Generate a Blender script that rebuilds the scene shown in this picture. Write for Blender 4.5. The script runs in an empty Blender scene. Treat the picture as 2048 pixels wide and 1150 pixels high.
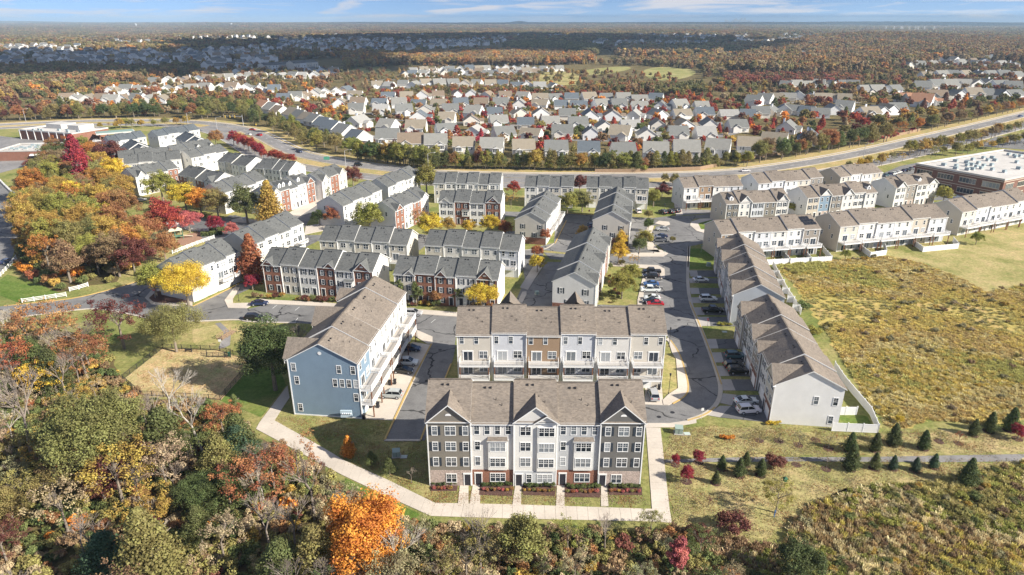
import bpy, bmesh, math, random
import numpy as np
from mathutils import Vector, Matrix, noise
from mathutils.geometry import tessellate_polygon

# ------------------------------------------------------------------ camera, sky, sun, exposure
S = bpy.context.scene
COL = S.collection
FPX = 1330.0; CAMH = 72.0; PITCH = math.atan(535 / FPX)
cd = bpy.data.cameras.new('camera'); cam = bpy.data.objects.new('camera', cd); COL.objects.link(cam)
cam.location = (0, 0, CAMH); cam.rotation_euler = (math.pi / 2 - PITCH, 0, 0)
cd.sensor_width = 36; cd.lens = FPX / 2048 * 36; cd.clip_start = 0.5; cd.clip_end = 80000
S.camera = cam
SUN_EL = math.radians(32); SUN_V = Vector((0.92, -0.392, 0)).normalized()
SUN_AZ = math.atan2(SUN_V.x, SUN_V.y)
sl = bpy.data.lights.new('sun', 'SUN'); sun = bpy.data.objects.new('sun', sl); COL.objects.link(sun)
sdir = Vector((SUN_V.x * math.cos(SUN_EL), SUN_V.y * math.cos(SUN_EL), math.sin(SUN_EL)))
sun.rotation_euler = sdir.to_track_quat('Z', 'Y').to_euler(); sun.location = (0, 0, 300)
sl.energy = 5.0; sl.angle = math.radians(0.53); sl.color = (1.0, 0.93, 0.81)
S.view_settings.view_transform = 'Standard'; S.view_settings.look = 'None'
S.view_settings.gamma = 1; S.view_settings.use_curve_mapping = False
S.view_settings.exposure = 0.88
S.cycles.max_bounces = 4; S.cycles.diffuse_bounces = 2; S.cycles.glossy_bounces = 2; S.cycles.transmission_bounces = 2
S.cycles.transparent_max_bounces = 4; S.cycles.volume_bounces = 0
S.cycles.use_denoising = True
try:
    S.cycles.denoiser = 'OPENIMAGEDENOISE'; S.cycles.denoising_input_passes = 'RGB_ALBEDO_NORMAL'
except Exception: pass
S.cycles.use_adaptive_sampling = False
S.cycles.caustics_reflective = False; S.cycles.caustics_refractive = False
S.cycles.volume_step_rate = 10

w = bpy.data.worlds.new('World'); S.world = w; w.use_nodes = True
nt = w.node_tree; N = nt.nodes; L = nt.links
for n in list(N): N.remove(n)
sky = N.new('ShaderNodeTexSky'); sky.sky_type = 'NISHITA'; sky.sun_disc = False
sky.sun_elevation = SUN_EL; sky.sun_rotation = SUN_AZ
sky.altitude = 300; sky.air_density = 1.0; sky.dust_density = 0.0; sky.ozone_density = 3.0
bg = N.new('ShaderNodeBackground'); bg.inputs[1].default_value = 0.076
bgc = N.new('ShaderNodeBackground'); bgc.inputs[0].default_value = (0.95, 0.93, 0.97, 1); bgc.inputs[1].default_value = 0.47
geo = N.new('ShaderNodeTexCoord'); sep = N.new('ShaderNodeSeparateXYZ'); L.new(geo.outputs['Generated'], sep.inputs[0])
def wmath(op, a, b=None, c=None):
    m = N.new('ShaderNodeMath'); m.operation = op
    for i, v in enumerate((a, b, c)):
        if v is None: continue
        if isinstance(v, (int, float)): m.inputs[i].default_value = v
        else: L.new(v, m.inputs[i])
    return m.outputs[0]
den = wmath('ADD', wmath('MAXIMUM', sep.outputs[2], 0.0), 0.012)
cu = wmath('MULTIPLY', sep.outputs[0], 8.0); cv = wmath('MULTIPLY', sep.outputs[1], 8.0)
ce = wmath('MULTIPLY', wmath('LOGARITHM', wmath('ADD', wmath('MAXIMUM', sep.outputs[2], 0.0), 0.02), 2.71828), 3.2)
comb = N.new('ShaderNodeCombineXYZ'); L.new(cu, comb.inputs[0]); L.new(cv, comb.inputs[1]); L.new(ce, comb.inputs[2])
nz = N.new('ShaderNodeTexNoise'); L.new(comb.outputs[0], nz.inputs[0]); nz.inputs['Scale'].default_value = 1.0; nz.inputs['Detail'].default_value = 7; nz.inputs['Roughness'].default_value = 0.55; nz.inputs['Distortion'].default_value = 0.6
rr = N.new('ShaderNodeValToRGB'); L.new(nz.outputs[0], rr.inputs[0]); rr.color_ramp.elements[0].position = 0.48; rr.color_ramp.elements[1].position = 0.62
rr.color_ramp.elements[1].color = (.9, .9, .9, 1)
mxw = N.new('ShaderNodeMixShader'); L.new(rr.outputs[0], mxw.inputs[0]); L.new(bg.outputs[0], mxw.inputs[1]); L.new(bgc.outputs[0], mxw.inputs[2])
vm = N.new('ShaderNodeVectorMath'); vm.operation = 'ADD'; vm.inputs[1].default_value = (0, 0, .13); L.new(geo.outputs['Generated'], vm.inputs[0]); vn = N.new('ShaderNodeVectorMath'); vn.operation = 'NORMALIZE'; L.new(vm.outputs[0], vn.inputs[0]); L.new(vn.outputs[0], sky.inputs[0])
tn = N.new('ShaderNodeMix'); tn.data_type = 'RGBA'; tn.blend_type = 'MULTIPLY'; tn.inputs[0].default_value = 1; tn.inputs[7].default_value = (.92, .94, 1.06, 1); L.new(sky.outputs[0], tn.inputs[6]); L.new(tn.outputs[2], bg.inputs[0])
wo = N.new('ShaderNodeOutputWorld'); L.new(mxw.outputs[0], wo.inputs[0])

# ------------------------------------------------------------------ where a point of the photograph lies in the place
def W(px, py, z=0.0):
    v = (py - 575) / FPX; u = (px - 1024) / FPX
    y = math.cos(PITCH) - v * math.sin(PITCH); zz = -math.sin(PITCH) - v * math.cos(PITCH)
    t = (CAMH - z) / -zz
    return Vector((u * t, y * t, z))
def W2(p, z=0.0):
    q = W(p[0], p[1], z); return (q.x, q.y)
rng = random.Random(11)
nrg = np.random.default_rng(11)

# ------------------------------------------------------------------ materials
MATS = {}
def mat(name, col=(.5, .5, .5), rough=.8, kind=None, spec=.3, **k):
    if name in MATS: return MATS[name]
    m = bpy.data.materials.new(name); m.use_nodes = True; MATS[name] = m
    nt = m.node_tree; b = nt.nodes['Principled BSDF']
    b.inputs['Base Color'].default_value = (*col, 1); b.inputs['Roughness'].default_value = rough
    b.inputs['Specular IOR Level'].default_value = spec
    if kind: kind(m, nt, b, col, **k)
    return m
class NT:
    def __init__(s, nt): s.nt = nt
    def new(s, t, **kw):
        n = s.nt.nodes.new(t)
        for k, v in kw.items():
            if k.startswith('i_'):
                key = k[2:].replace('_', ' ')
                n.inputs[key].default_value = v
            else: setattr(n, k, v)
        return n
    def link(s, a, b): s.nt.links.new(a, b)
    def math(s, op, a, b=None, c=None, clamp=False):
        m = s.new('ShaderNodeMath'); m.operation = op; m.use_clamp = clamp
        for i, v in enumerate((a, b, c)):
            if v is None: continue
            if isinstance(v, (int, float)): m.inputs[i].default_value = v
            else: s.link(v, m.inputs[i])
        return m.outputs[0]
    def noise(s, vec, scale, detail=4, rough=.6, dist=0):
        n = s.new('ShaderNodeTexNoise'); s.link(vec, n.inputs['Vector']); n.inputs['Scale'].default_value = scale
        n.inputs['Detail'].default_value = detail; n.inputs['Roughness'].default_value = rough; n.inputs['Distortion'].default_value = dist
        return n.outputs['Fac']
    def ramp(s, fac, stops):
        r = s.new('ShaderNodeValToRGB'); s.link(fac, r.inputs[0]); e = r.color_ramp.elements
        while len(e) < len(stops): e.new(.5)
        for el, (p, c) in zip(e, stops):
            el.position = p; el.color = (*c, 1) if len(c) == 3 else c
        return r.outputs[0]
    def mix(s, fac, a, b, mode='MIX'):
        m = s.new('ShaderNodeMix'); m.data_type = 'RGBA'; m.blend_type = mode
        for inp, v in ((m.inputs[0], fac), (m.inputs[6], a), (m.inputs[7], b)):
            if isinstance(v, (int, float)): inp.default_value = v
            elif isinstance(v, tuple): inp.default_value = (*v, 1) if len(v) == 3 else v
            else: s.link(v, inp)
        return m.outputs[2]
    def pos(s): return s.new('ShaderNodeNewGeometry').outputs['Position']
    def objco(s): return s.new('ShaderNodeTexCoord').outputs['Object']
    def bump(s, h, b, strength=.3, dist=.05):
        n = s.new('ShaderNodeBump'); n.inputs['Strength'].default_value = strength; n.inputs['Distance'].default_value = dist
        s.link(h, n.inputs['Height']); s.link(n.outputs[0], b.inputs['Normal'])
    def objcol(s): return s.new('ShaderNodeObjectInfo').outputs['Color']
def varied(v):   # grey multiplier ramp for value noise
    return ((0.25, (1 - v,) * 3), (0.75, (1 + v,) * 3))
def k_siding(m, nt, b, col):
    t = NT(nt); o = t.objco(); sp = t.new('ShaderNodeSeparateXYZ'); t.link(o, sp.inputs[0])
    fr = t.math('FRACT', t.math('MULTIPLY', sp.outputs[2], 6.5))
    lap = t.ramp(fr, ((0.0, (.80, .80, .80)), (0.16, (1, 1, 1))))
    n = t.ramp(t.noise(o, .45, 3), varied(.06))
    c = t.mix(1.0, t.objcol(), lap, 'MULTIPLY'); c = t.mix(1.0, c, n, 'MULTIPLY'); t.link(c, b.inputs['Base Color'])
    t.bump(fr, b, .25, .03)
def k_shingle(m, nt, b, col):
    t = NT(nt); o = t.objco()
    v = t.new('ShaderNodeTexVoronoi', i_Scale=2.3); mp = t.new('ShaderNodeMapping'); mp.inputs['Scale'].default_value = (1, 2.2, 2.2)
    t.link(o, mp.inputs[0]); t.link(mp.outputs[0], v.inputs['Vector'])
    sp = t.new('ShaderNodeSeparateColor'); t.link(v.outputs['Color'], sp.inputs[0])
    tab = t.ramp(sp.outputs[0], ((0.0, (.82, .81, .80)), (0.5, (1, 1, 1)), (1.0, (1.17, 1.15, 1.12))))
    n = t.ramp(t.noise(o, 1.4, 6, .8), ((.3, (.84, .84, .84)), (.7, (1.15, 1.15, 1.15))))
    st = t.ramp(t.noise(o, .13, 3, .6), ((.35, (.9, .9, .9)), (.65, (1.08, 1.07, 1.05))))
    c = t.mix(1.0, t.objcol(), tab, 'MULTIPLY'); c = t.mix(1.0, c, n, 'MULTIPLY'); c = t.mix(1.0, c, st, 'MULTIPLY'); t.link(c, b.inputs['Base Color'])
    t.bump(sp.outputs[0], b, .35, .04)
def k_brick(m, nt, b, col):
    t = NT(nt); o = t.objco()
    n1 = t.noise(o, 5, 2, .7); n2 = t.noise(o, .5, 4, .6)
    c = t.ramp(n1, ((.3, tuple(x * .62 for x in col)), (.5, col), (.72, tuple(min(1, x * 1.35 + .03) for x in col))))
    c = t.mix(1.0, c, t.ramp(n2, varied(.12)), 'MULTIPLY'); t.link(c, b.inputs['Base Color'])
    sp = t.new('ShaderNodeSeparateXYZ'); t.link(o, sp.inputs[0])
    t.bump(t.math('FRACT', t.math('MULTIPLY', sp.outputs[2], 12)), b, .2, .02)
def k_asphalt(m, nt, b, col, crack=1.0):
    t = NT(nt); p = t.pos()
    n1 = t.noise(p, 3.0, 5, .75); n2 = t.noise(p, .06, 5, .6); n3 = t.noise(p, .4, 4, .6)
    c = t.ramp(n2, ((.3, tuple(x * .8 for x in col)), (.7, tuple(x * 1.22 for x in col))))
    c = t.mix(1.0, c, t.ramp(n1, ((.3, (.82,) * 3), (.7, (1.2,) * 3))), 'MULTIPLY')
    c = t.mix(1.0, c, t.ramp(n3, ((.32, (.82, .82, .83)), (.5, (1, 1, 1)), (.7, (1.1, 1.1, 1.09)))), 'MULTIPLY')
    st = t.new('ShaderNodeTexVoronoi', i_Scale=.16); st.voronoi_dimensions = '2D'; t.link(p, st.inputs['Vector']); c = t.mix(.5, c, t.mix(1.0, c, t.ramp(st.outputs['Distance'], ((.02, (.45, .45, .46)), (.12, (1, 1, 1)))), 'MULTIPLY'))
    if crack:
        dn = t.new('ShaderNodeTexNoise', i_Scale=.25); t.link(p, dn.inputs['Vector'])
        off = t.new('ShaderNodeVectorMath'); off.operation = 'MULTIPLY_ADD'; t.link(dn.outputs['Color'], off.inputs[0]); off.inputs[1].default_value = (5, 5, 0); t.link(p, off.inputs[2])
        vo = t.new('ShaderNodeTexVoronoi', feature='DISTANCE_TO_EDGE', i_Scale=.085); vo.voronoi_dimensions = '2D'; t.link(off.outputs[0], vo.inputs['Vector'])
        line = t.ramp(vo.outputs['Distance'], ((.009, (1, 1, 1)), (.018, (0, 0, 0))))
        mask = t.ramp(t.noise(p, .045, 2), ((.40, (0, 0, 0)), (.48, (1, 1, 1))))
        f = t.mix(1.0, line, mask, 'MULTIPLY'); f = t.math('MULTIPLY', f, .85 * crack)
        c = t.mix(f, c, (.012, .012, .014))
    t.link(c, b.inputs['Base Color']); t.bump(n1, b, .3, .02)
def k_concrete(m, nt, b, col):
    t = NT(nt); p = t.pos(); n1 = t.noise(p, 2.5, 5, .7); n2 = t.noise(p, .15, 4)
    c = t.mix(1.0, t.ramp(n2, ((.3, tuple(x * .85 for x in col)), (.7, tuple(x * 1.1 for x in col)))), t.ramp(n1, varied(.10)), 'MULTIPLY')
    t.link(c, b.inputs['Base Color'])
def k_grass(m, nt, b, cols, s=1.0):
    # cols: list of colours from coarse noise, mixed with fine blade noise
    t = NT(nt); p = t.pos()
    n1 = t.noise(p, .055 * s, 6, .68, .4); n2 = t.noise(p, 1.3 * s, 6, .78); n3 = t.noise(p, .32 * s, 4, .6)
    k = len(cols)
    c = t.ramp(n1, [(.32 + .36 * i / (k - 1), cc) for i, cc in enumerate(cols)])
    c = t.mix(1.0, c, t.ramp(n2, ((.3, (.55, .56, .5)), (.7, (1.4, 1.38, 1.35)))), 'MULTIPLY')
    c = t.mix(.75, c, t.mix(1.0, c, t.ramp(n3, ((.35, (.8, .9, .7)), (.65, (1.2, 1.08, 1.1)))), 'MULTIPLY'))
    t.link(c, b.inputs['Base Color']); t.bump(n2, b, .8, .15)
def k_leaf(m, nt, b, col, inst=False, spread=.45):
    t = NT(nt)
    if inst:
        a = t.new('ShaderNodeAttribute', attribute_type='INSTANCER', attribute_name='tcol'); base = a.outputs['Color']
    else: base = t.objcol()
    tint = t.new('ShaderNodeAttribute', attribute_type='GEOMETRY', attribute_name='tint').outputs['Fac']
    hs = t.new('ShaderNodeHueSaturation'); t.link(base, hs.inputs['Color'])
    t.link(t.math('MULTIPLY_ADD', tint, .03, .485), hs.inputs['Hue'])
    t.link(t.math('MULTIPLY_ADD', tint, spread * 1.5, 1 - spread * .62), hs.inputs['Value'])
    hs.inputs['Saturation'].default_value = 1.0
    t.link(hs.outputs[0], b.inputs['Base Color'])
    out = nt.nodes['Material Output']; tr = t.new('ShaderNodeBsdfTranslucent'); t.link(hs.outputs[0], tr.inputs[0])
    mx = t.new('ShaderNodeMixShader'); mx.inputs[0].default_value = .28; t.link(b.outputs[0], mx.inputs[1]); t.link(tr.outputs[0], mx.inputs[2]); t.link(mx.outputs[0], out.inputs[0])
def k_objcol(m, nt, b, col, v=.06, s=.6):
    t = NT(nt); c = t.mix(1.0, t.objcol(), t.ramp(t.noise(t.objco(), s, 4), varied(v)), 'MULTIPLY'); t.link(c, b.inputs['Base Color'])
def k_noisy(m, nt, b, col, v=.2, s=.5):
    t = NT(nt); c = t.mix(1.0, (*col, 1), t.ramp(t.noise(t.pos(), s, 5, .7), varied(v)), 'MULTIPLY'); t.link(c, b.inputs['Base Color'])
def k_glass(m, nt, b, col):
    b.inputs['Metallic'].default_value = 0; b.inputs['IOR'].default_value = 1.5
    t = NT(nt); v = t.new('ShaderNodeObjectInfo').outputs['Random']
    c = t.ramp(v, ((0, (.015, .02, .028)), (.6, (.05, .065, .085)), (.85, (.16, .18, .2)), (1, (.38, .40, .42)))); t.link(c, b.inputs['Base Color'])
def k_inst(m, nt, b, col, attr='tcol'):
    t = NT(nt); a = t.new('ShaderNodeAttribute', attribute_type='INSTANCER', attribute_name=attr); t.link(a.outputs['Color'], b.inputs['Base Color'])

M_SIDE = mat('siding', rough=.55, kind=k_siding)
M_SHIN = mat('shingle_roof', rough=.9, kind=k_shingle, spec=.15)
M_BRICK = mat('brick_red', (.25, .118, .08), .9, k_brick)
M_BRICK2 = mat('brick_pale', (.42, .34, .30), .9, k_brick)
M_BRICK3 = mat('brick_brown', (.20, .105, .08), .9, k_brick)
M_TRIM = mat('white_trim', (.80, .80, .79), .5)
M_GLASS = mat('window_glass', (.03, .04, .05), .08, k_glass, spec=.6)
M_SHUT = mat('shutter_dark', (.035, .045, .06), .6)
M_DARK = mat('dark_metal', (.03, .03, .035), .5)
M_DOOR = mat('door_paint', (.03, .03, .04), .5)
M_ASPH = mat('asphalt', (.185, .182, .18), .9, k_asphalt)
M_ASPHS = mat('asphalt_shade_toned', (.13, .13, .132), .85, k_asphalt, crack=.6)  # darker than the streets: shade on the driveways is put into this colour
M_ASPHW = mat('asphalt_worn', (.23, .22, .215), .9, k_asphalt, crack=.3)
M_CONC = mat('concrete', (.56, .50, .43), .9, k_concrete)
M_CONCG = mat('concrete_grey', (.42, .39, .36), .9, k_concrete)
M_KERB = mat('kerb_concrete', (.50, .45, .38), .9, k_concrete)
M_YEL = mat('kerb_yellow', (.52, .36, .13), .7, k_concrete)
M_WPAINT = mat('paint_white', (.72, .72, .70), .7)
M_YPAINT = mat('paint_yellow', (.65, .45, .08), .7)
M_LAWN = mat('lawn', rough=1, spec=.05, kind=lambda m, nt, b, col: k_grass(m, nt, b, [(.14, .18, .055), (.25, .25, .10), (.35, .30, .15)]))
M_LAWNG = mat('lawn_green', rough=1, spec=.05, kind=lambda m, nt, b, col: k_grass(m, nt, b, [(.085, .15, .03), (.13, .19, .05), (.22, .23, .08)]))
M_LAWND = mat('lawn_dry', rough=1, spec=.05, kind=lambda m, nt, b, col: k_grass(m, nt, b, [(.20, .21, .075), (.36, .32, .155), (.46, .37, .21)]))
M_VERGE = mat('verge_dry', rough=1, spec=.05, kind=lambda m, nt, b, col: k_grass(m, nt, b, [(.30, .27, .13), (.40, .32, .16), (.46, .35, .19)]))
M_DIRT = mat('bare_dirt', rough=1, spec=.05, kind=lambda m, nt, b, col: k_grass(m, nt, b, [(.34, .34, .16), (.50, .40, .23), (.48, .34, .20)], s=1.6))
M_MEAD = mat('meadow', rough=1, spec=.05, kind=lambda m, nt, b, col: k_grass(m, nt, b, [(.32, .28, .10), (.44, .36, .13), (.42, .31, .15), (.46, .40, .20)]))
M_FOREST = mat('forest_floor', rough=1, spec=.05, kind=lambda m, nt, b, col: k_grass(m, nt, b, [(.10, .095, .045), (.15, .12, .065), (.20, .165, .09)]))
M_MULCH = mat('mulch', (.10, .055, .045), 1, k_noisy, v=.4, s=2)
M_BARK = mat('bark', (.24, .20, .16), .95, k_noisy, v=.3, s=3)
M_BARKP = mat('bark_pale', (.42, .38, .33), .95, k_noisy, v=.2, s=3)
M_LEAF = mat('leaves', rough=.6, spec=.2, kind=k_leaf)
M_LEAFI = mat('leaves_massed', rough=.7, spec=.15, kind=k_leaf, inst=True)
M_WALLF = mat('far_wall', rough=.7, kind=k_objcol, v=.04)
M_FROOF = mat('low_roof', rough=.9, kind=k_objcol, v=.12, s=.8)
M_PAINT = mat('car_paint', rough=.25, kind=lambda m, nt, b, col: (NT(nt).link(NT(nt).objcol(), b.inputs['Base Color']), b.inputs['Coat Weight'].__setattr__('default_value', .6)), spec=.5)
M_CARGL = mat('car_glass', (.015, .018, .022), .06, spec=.6)
M_TYRE = mat('tyre', (.02, .02, .02), .9)
M_RIM = mat('rim', (.45, .45, .47), .35)
M_LAMPW = mat('headlight_glass', (.75, .78, .8), .15)
M_LAMPR = mat('taillight_red', (.45, .02, .02), .25)
M_WROOF = mat('membrane_roof', (.54, .52, .49), .8, k_concrete)
M_WOOD = mat('brown_wood', (.20, .09, .05), .8, k_noisy, v=.2, s=3)
M_FWOOD = mat('fence_wood', (.33, .23, .15), .9, k_noisy, v=.2, s=2)
M_VINYL = mat('white_vinyl', (.82, .82, .82), .45)
M_GREENM = mat('green_metal', (.23, .33, .29), .6)
M_WATER = mat('pond_water', (.05, .10, .17), .06, spec=.6)

# ------------------------------------------------------------------ mesh helpers
class MB:
    def __init__(s): s.v = []; s.f = []; s.m = []
    def face(s, pts, mi=0):
        i = len(s.v); s.v.extend(tuple(p) for p in pts); s.f.append(tuple(range(i, i + len(pts)))); s.m.append(mi)
    def box(s, x0, x1, y0, y1, z0, z1, mi=0, skip=()):
        i = len(s.v)
        s.v += [(x0, y0, z0), (x1, y0, z0), (x1, y1, z0), (x0, y1, z0), (x0, y0, z1), (x1, y0, z1), (x1, y1, z1), (x0, y1, z1)]
        q = {'b': (0, 3, 2, 1), 't': (4, 5, 6, 7), 'f': (0, 1, 5, 4), 'r': (1, 2, 6, 5), 'k': (2, 3, 7, 6), 'l': (3, 0, 4, 7)}
        for k, fc in q.items():
            if k in skip: continue
            s.f.append(tuple(i + j for j in fc)); s.m.append(mi)
    def tube(s, p0, p1, r0, r1, n=5, mi=0, cap=False):
        p0 = Vector(p0); p1 = Vector(p1); d = (p1 - p0)
        if d.length < 1e-6: return
        d.normalize(); a = d.orthogonal().normalized(); b = d.cross(a); i = len(s.v)
        for p, r in ((p0, r0), (p1, r1)):
            for k in range(n):
                an = 2 * math.pi * k / n; s.v.append(tuple(p + a * math.cos(an) * r + b * math.sin(an) * r))
        for k in range(n):
            s.f.append((i + k, i + (k + 1) % n, i + n + (k + 1) % n, i + n + k)); s.m.append(mi)
        if cap: s.f.append(tuple(i + n + k for k in range(n))); s.m.append(mi)
    def prism(s, poly, z0, z1, mi=0, mt=None):
        """poly: ccw list of (x, y)"""
        n = len(poly); i = len(s.v)
        s.v += [(x, y, z0) for x, y in poly] + [(x, y, z1) for x, y in poly]
        for k in range(n): s.f.append((i + k, i + (k + 1) % n, i + n + (k + 1) % n, i + n + k)); s.m.append(mi)
        for t in tessellate_polygon([[Vector((x, y, 0)) for x, y in poly]]):
            s.f.append(tuple(i + n + j for j in t)); s.m.append(mi if mt is None else mt)
    def mesh(s, name, mats):
        me = bpy.data.meshes.new(name); me.from_pydata(s.v, [], s.f)
        for m in mats: me.materials.append(m)
        if len(mats) > 1: me.polygons.foreach_set('material_index', s.m)
        me.update(); return me
def put(name, me, parent=None, loc=(0, 0, 0), rz=0.0, col=None, scale=None):
    o = bpy.data.objects.new(name, me); COL.objects.link(o)
    if parent is not None: o.parent = parent
    o.location = loc
    if rz: o.rotation_euler = (0, 0, rz)
    if scale is not None: o.scale = scale if hasattr(scale, '__len__') else (scale,) * 3
    if col is not None: o.color = (*col, 1)
    return o
def tag(o, label, cat, group=None):
    o['label'] = label; o['category'] = cat
    if group: o['group'] = group
    return o
def thing(name, label, cat, loc=(0, 0, 0), rz=0.0, group=None):
    return tag(put(name, None, None, loc, rz), label, cat, group)
def structure(o): o['kind'] = 'structure'; return o
def stuff(o): o['kind'] = 'stuff'; return o
def ccw(poly):
    a = sum(poly[i][0] * poly[(i + 1) % len(poly)][1] - poly[(i + 1) % len(poly)][0] * poly[i][1] for i in range(len(poly)))
    return poly if a > 0 else poly[::-1]
def smooth_poly(pts, closed=True, it=1):
    for _ in range(it):
        out = []; n = len(pts)
        rngk = range(n) if closed else range(n - 1)
        if not closed: out.append(pts[0])
        for i in rngk:
            a, b = pts[i], pts[(i + 1) % n]
            out.append((a[0] * .75 + b[0] * .25, a[1] * .75 + b[1] * .25)); out.append((a[0] * .25 + b[0] * .75, a[1] * .25 + b[1] * .75))
        if not closed: out.append(pts[-1])
        pts = out
    return pts
def sheet(name, px, z, m, it=0, world=False, jag=0):
    """flat ground sheet from a list of ground points"""
    poly = [tuple(p) for p in px] if world else [W2(p) for p in px]
    if it: poly = smooth_poly(poly, True, it)
    if jag:
        out = []
        for i in range(len(poly)):
            a = Vector(poly[i]); b = Vector(poly[(i + 1) % len(poly)]); k = max(1, int((b - a).length / (jag * 2)))
            for j in range(k):
                q = a.lerp(b, j / k); out.append((q.x + rng.uniform(-jag, jag), q.y + rng.uniform(-jag, jag)))
        poly = out
    poly = ccw(poly); vs = [(x, y, z) for x, y in poly]
    tris = tessellate_polygon([[Vector(v) for v in vs]])
    me = bpy.data.meshes.new(name); me.from_pydata(vs, [], [tuple(t) for t in tris]); me.materials.append(m); me.update()
    if len(me.polygons) and sum(p.normal.z for p in me.polygons) < 0: me.flip_normals()
    return structure(put(name, me))
def slab(name, px, z0, z1, m, it=0, mside=None, world=False):
    poly = [tuple(p) for p in px] if world else [W2(p) for p in px]
    if it: poly = smooth_poly(poly, True, it)
    b = MB(); b.prism(ccw(poly), z0, z1, 0)
    return structure(put(name, b.mesh(name, [m])))
def strip_mesh(name, pts, width, z0, z1, m):
    """raised strip along a world polyline"""
    b = MB(); n = len(pts); L_, R_ = [], []
    for i, p in enumerate(pts):
        a = Vector(pts[max(0, i - 1)]); c = Vector(pts[min(n - 1, i + 1)]); d = (c - a)
        if d.length < 1e-6: d = Vector((1, 0))
        d.normalize(); nn = Vector((-d.y, d.x)) * width / 2
        L_.append(Vector(p) + nn); R_.append(Vector(p) - nn)
    for i in range(n - 1):
        q = [R_[i], R_[i + 1], L_[i + 1], L_[i]]
        b.face([(v.x, v.y, z1) for v in q])
        if z1 - z0 > .03:
            b.face([(R_[i].x, R_[i].y, z0), (R_[i + 1].x, R_[i + 1].y, z0), (R_[i + 1].x, R_[i + 1].y, z1), (R_[i].x, R_[i].y, z1)])
            b.face([(L_[i + 1].x, L_[i + 1].y, z0), (L_[i].x, L_[i].y, z0), (L_[i].x, L_[i].y, z1), (L_[i + 1].x, L_[i + 1].y, z1)])
    return b.mesh(name, [m])
def kerb(px, m=M_KERB, width=.35, it=2, h=.14, world=False):
    pts = [tuple(p) for p in px] if world else [W2(p) for p in px]
    if it: pts = smooth_poly(pts, False, it)
    return structure(put('kerb', strip_mesh('kerb', pts, width, 0, h, m)))
def inside(x, y, poly):
    c = False; n = len(poly); j = n - 1
    for i in range(n):
        xi, yi = poly[i]; xj, yj = poly[j]
        if (yi > y) != (yj > y) and x < (xj - xi) * (y - yi) / (yj - yi) + xi: c = not c
        j = i
    return c
# ------------------------------------------------------------------ ground: one sheet to the horizon, then roads, paths, lawns
def hill(x, y):
    d = math.hypot(x, y)
    if d < 1500: return 0.0
    k = min(1, (d - 1500) / 3000)
    n = noise.noise(Vector((x * .00022, y * .00022, 3.1))) * 26 + noise.noise(Vector((x * .0009, y * .0009, 8.1))) * 7
    z = n * k
    # low wooded ridge on the far skyline and the small far hills
    for hx, hy, hw, hh in ((140, 13500, 420, 62), (-4800, 15500, 700, 90), (-5900, 13500, 500, 60), (-3600, 17000, 2500, 40), (-11000, 15000, 3000, 60), (1200, 2300, 420, 14), (900, 1700, 260, 8)):
        r = math.hypot((x - hx) / hw, (y - hy) / (hw if hy > 4000 else hw * .6))
        if r < 1: z += hh * (1 - r) ** 2 * (1 + 2 * r)
    return z
ys = [-150, 0, 100, 250, 500, 800, 1100, 1500] + [1500 * 1.085 ** i for i in range(1, 37)]
xn = [0] + [120 * 1.16 ** i for i in range(37)]
xs = [-x for x in xn[::-1]] + xn[1:]
V = [(x, y, hill(x, y)) for y in ys for x in xs]; nx = len(xs)
Fc = [(j * nx + i, j * nx + i + 1, (j + 1) * nx + i + 1, (j + 1) * nx + i) for j in range(len(ys) - 1) for i in range(nx - 1)]
gm = bpy.data.meshes.new('ground'); gm.from_pydata(V, [], Fc); gm.materials.append(M_FOREST); structure(put('ground', gm)).location.z = -0.06

sheet('lawn', [(-1400, 1500), (3400, 1500), (3000, 560), (2350, 260), (2100, 215), (2040, 228), (1690, 312), (1500, 341), (1015, 350), (800, 338), (602, 305), (487, 256), (330, 241), (100, 246), (-200, 256), (-700, 330), (-900, 700)], -.03, M_LAWN)
# wooded ground, near left
WOOD1 = [(-500, 1500), (-500, 600), (0, 655), (90, 660), (200, 690), (250, 770), (290, 798), (430, 808), (500, 870), (640, 935), (700, 985), (830, 1045), (1000, 1062), (1345, 1070), (1440, 1110), (1700, 1300), (1700, 1500)]
sheet('wood_ground', WOOD1, -.01, M_FOREST, jag=1.0)
WOOD2 = [(50, 330), (190, 300), (240, 380), (265, 460), (285, 530), (250, 560), (110, 585), (30, 545), (34, 430)]
sheet('wood_ground', WOOD2, -.01, M_FOREST, jag=.8)
sheet('parking_lot', [(1950, 292), (1990, 274), (2100, 262), (2200, 300), (2060, 300)], .018, M_ASPH)
sheet('parking_lot', [(1860, 400), (1900, 384), (1990, 392), (1960, 402)], .02, M_ASPH)
sheet('lawn_patch', [(0, 545), (0, 608), (140, 595), (60, 560)], -.006, M_LAWNG, it=1)
sheet('meadow', [(1547, 531), (1665, 519), (1772, 510), (1841, 524), (1928, 558), (1972, 583), (2048, 569), (2600, 640), (2700, 850), (2048, 838), (1960, 850), (1860, 842), (1790, 862), (1768, 845), (1730, 800), (1700, 745), (1640, 650), (1590, 570)], -.012, M_MEAD, jag=.8)
sheet('field_lawn', [(1668, 515), (1745, 495), (1900, 470), (2048, 440), (2400, 430), (2600, 640), (2048, 569), (1972, 583), (1928, 558), (1841, 524), (1772, 510)], -.01, M_LAWND, jag=.6)
sheet('scrub_ground', [(1620, 1010), (1720, 975), (1850, 965), (2048, 925), (2600, 930), (3400, 1500), (1500, 1500), (1440, 1110), (1560, 1090), (1590, 1040)], -.008, M_MEAD, jag=1.0)
sheet('lawn_strip', [(1345, 850), (1540, 858), (1665, 872), (1760, 870), (2048, 850), (2500, 850), (2500, 905), (2048, 906), (1729, 912), (1498, 912), (1330, 917)], -.008, M_LAWND, jag=.6)
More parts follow.
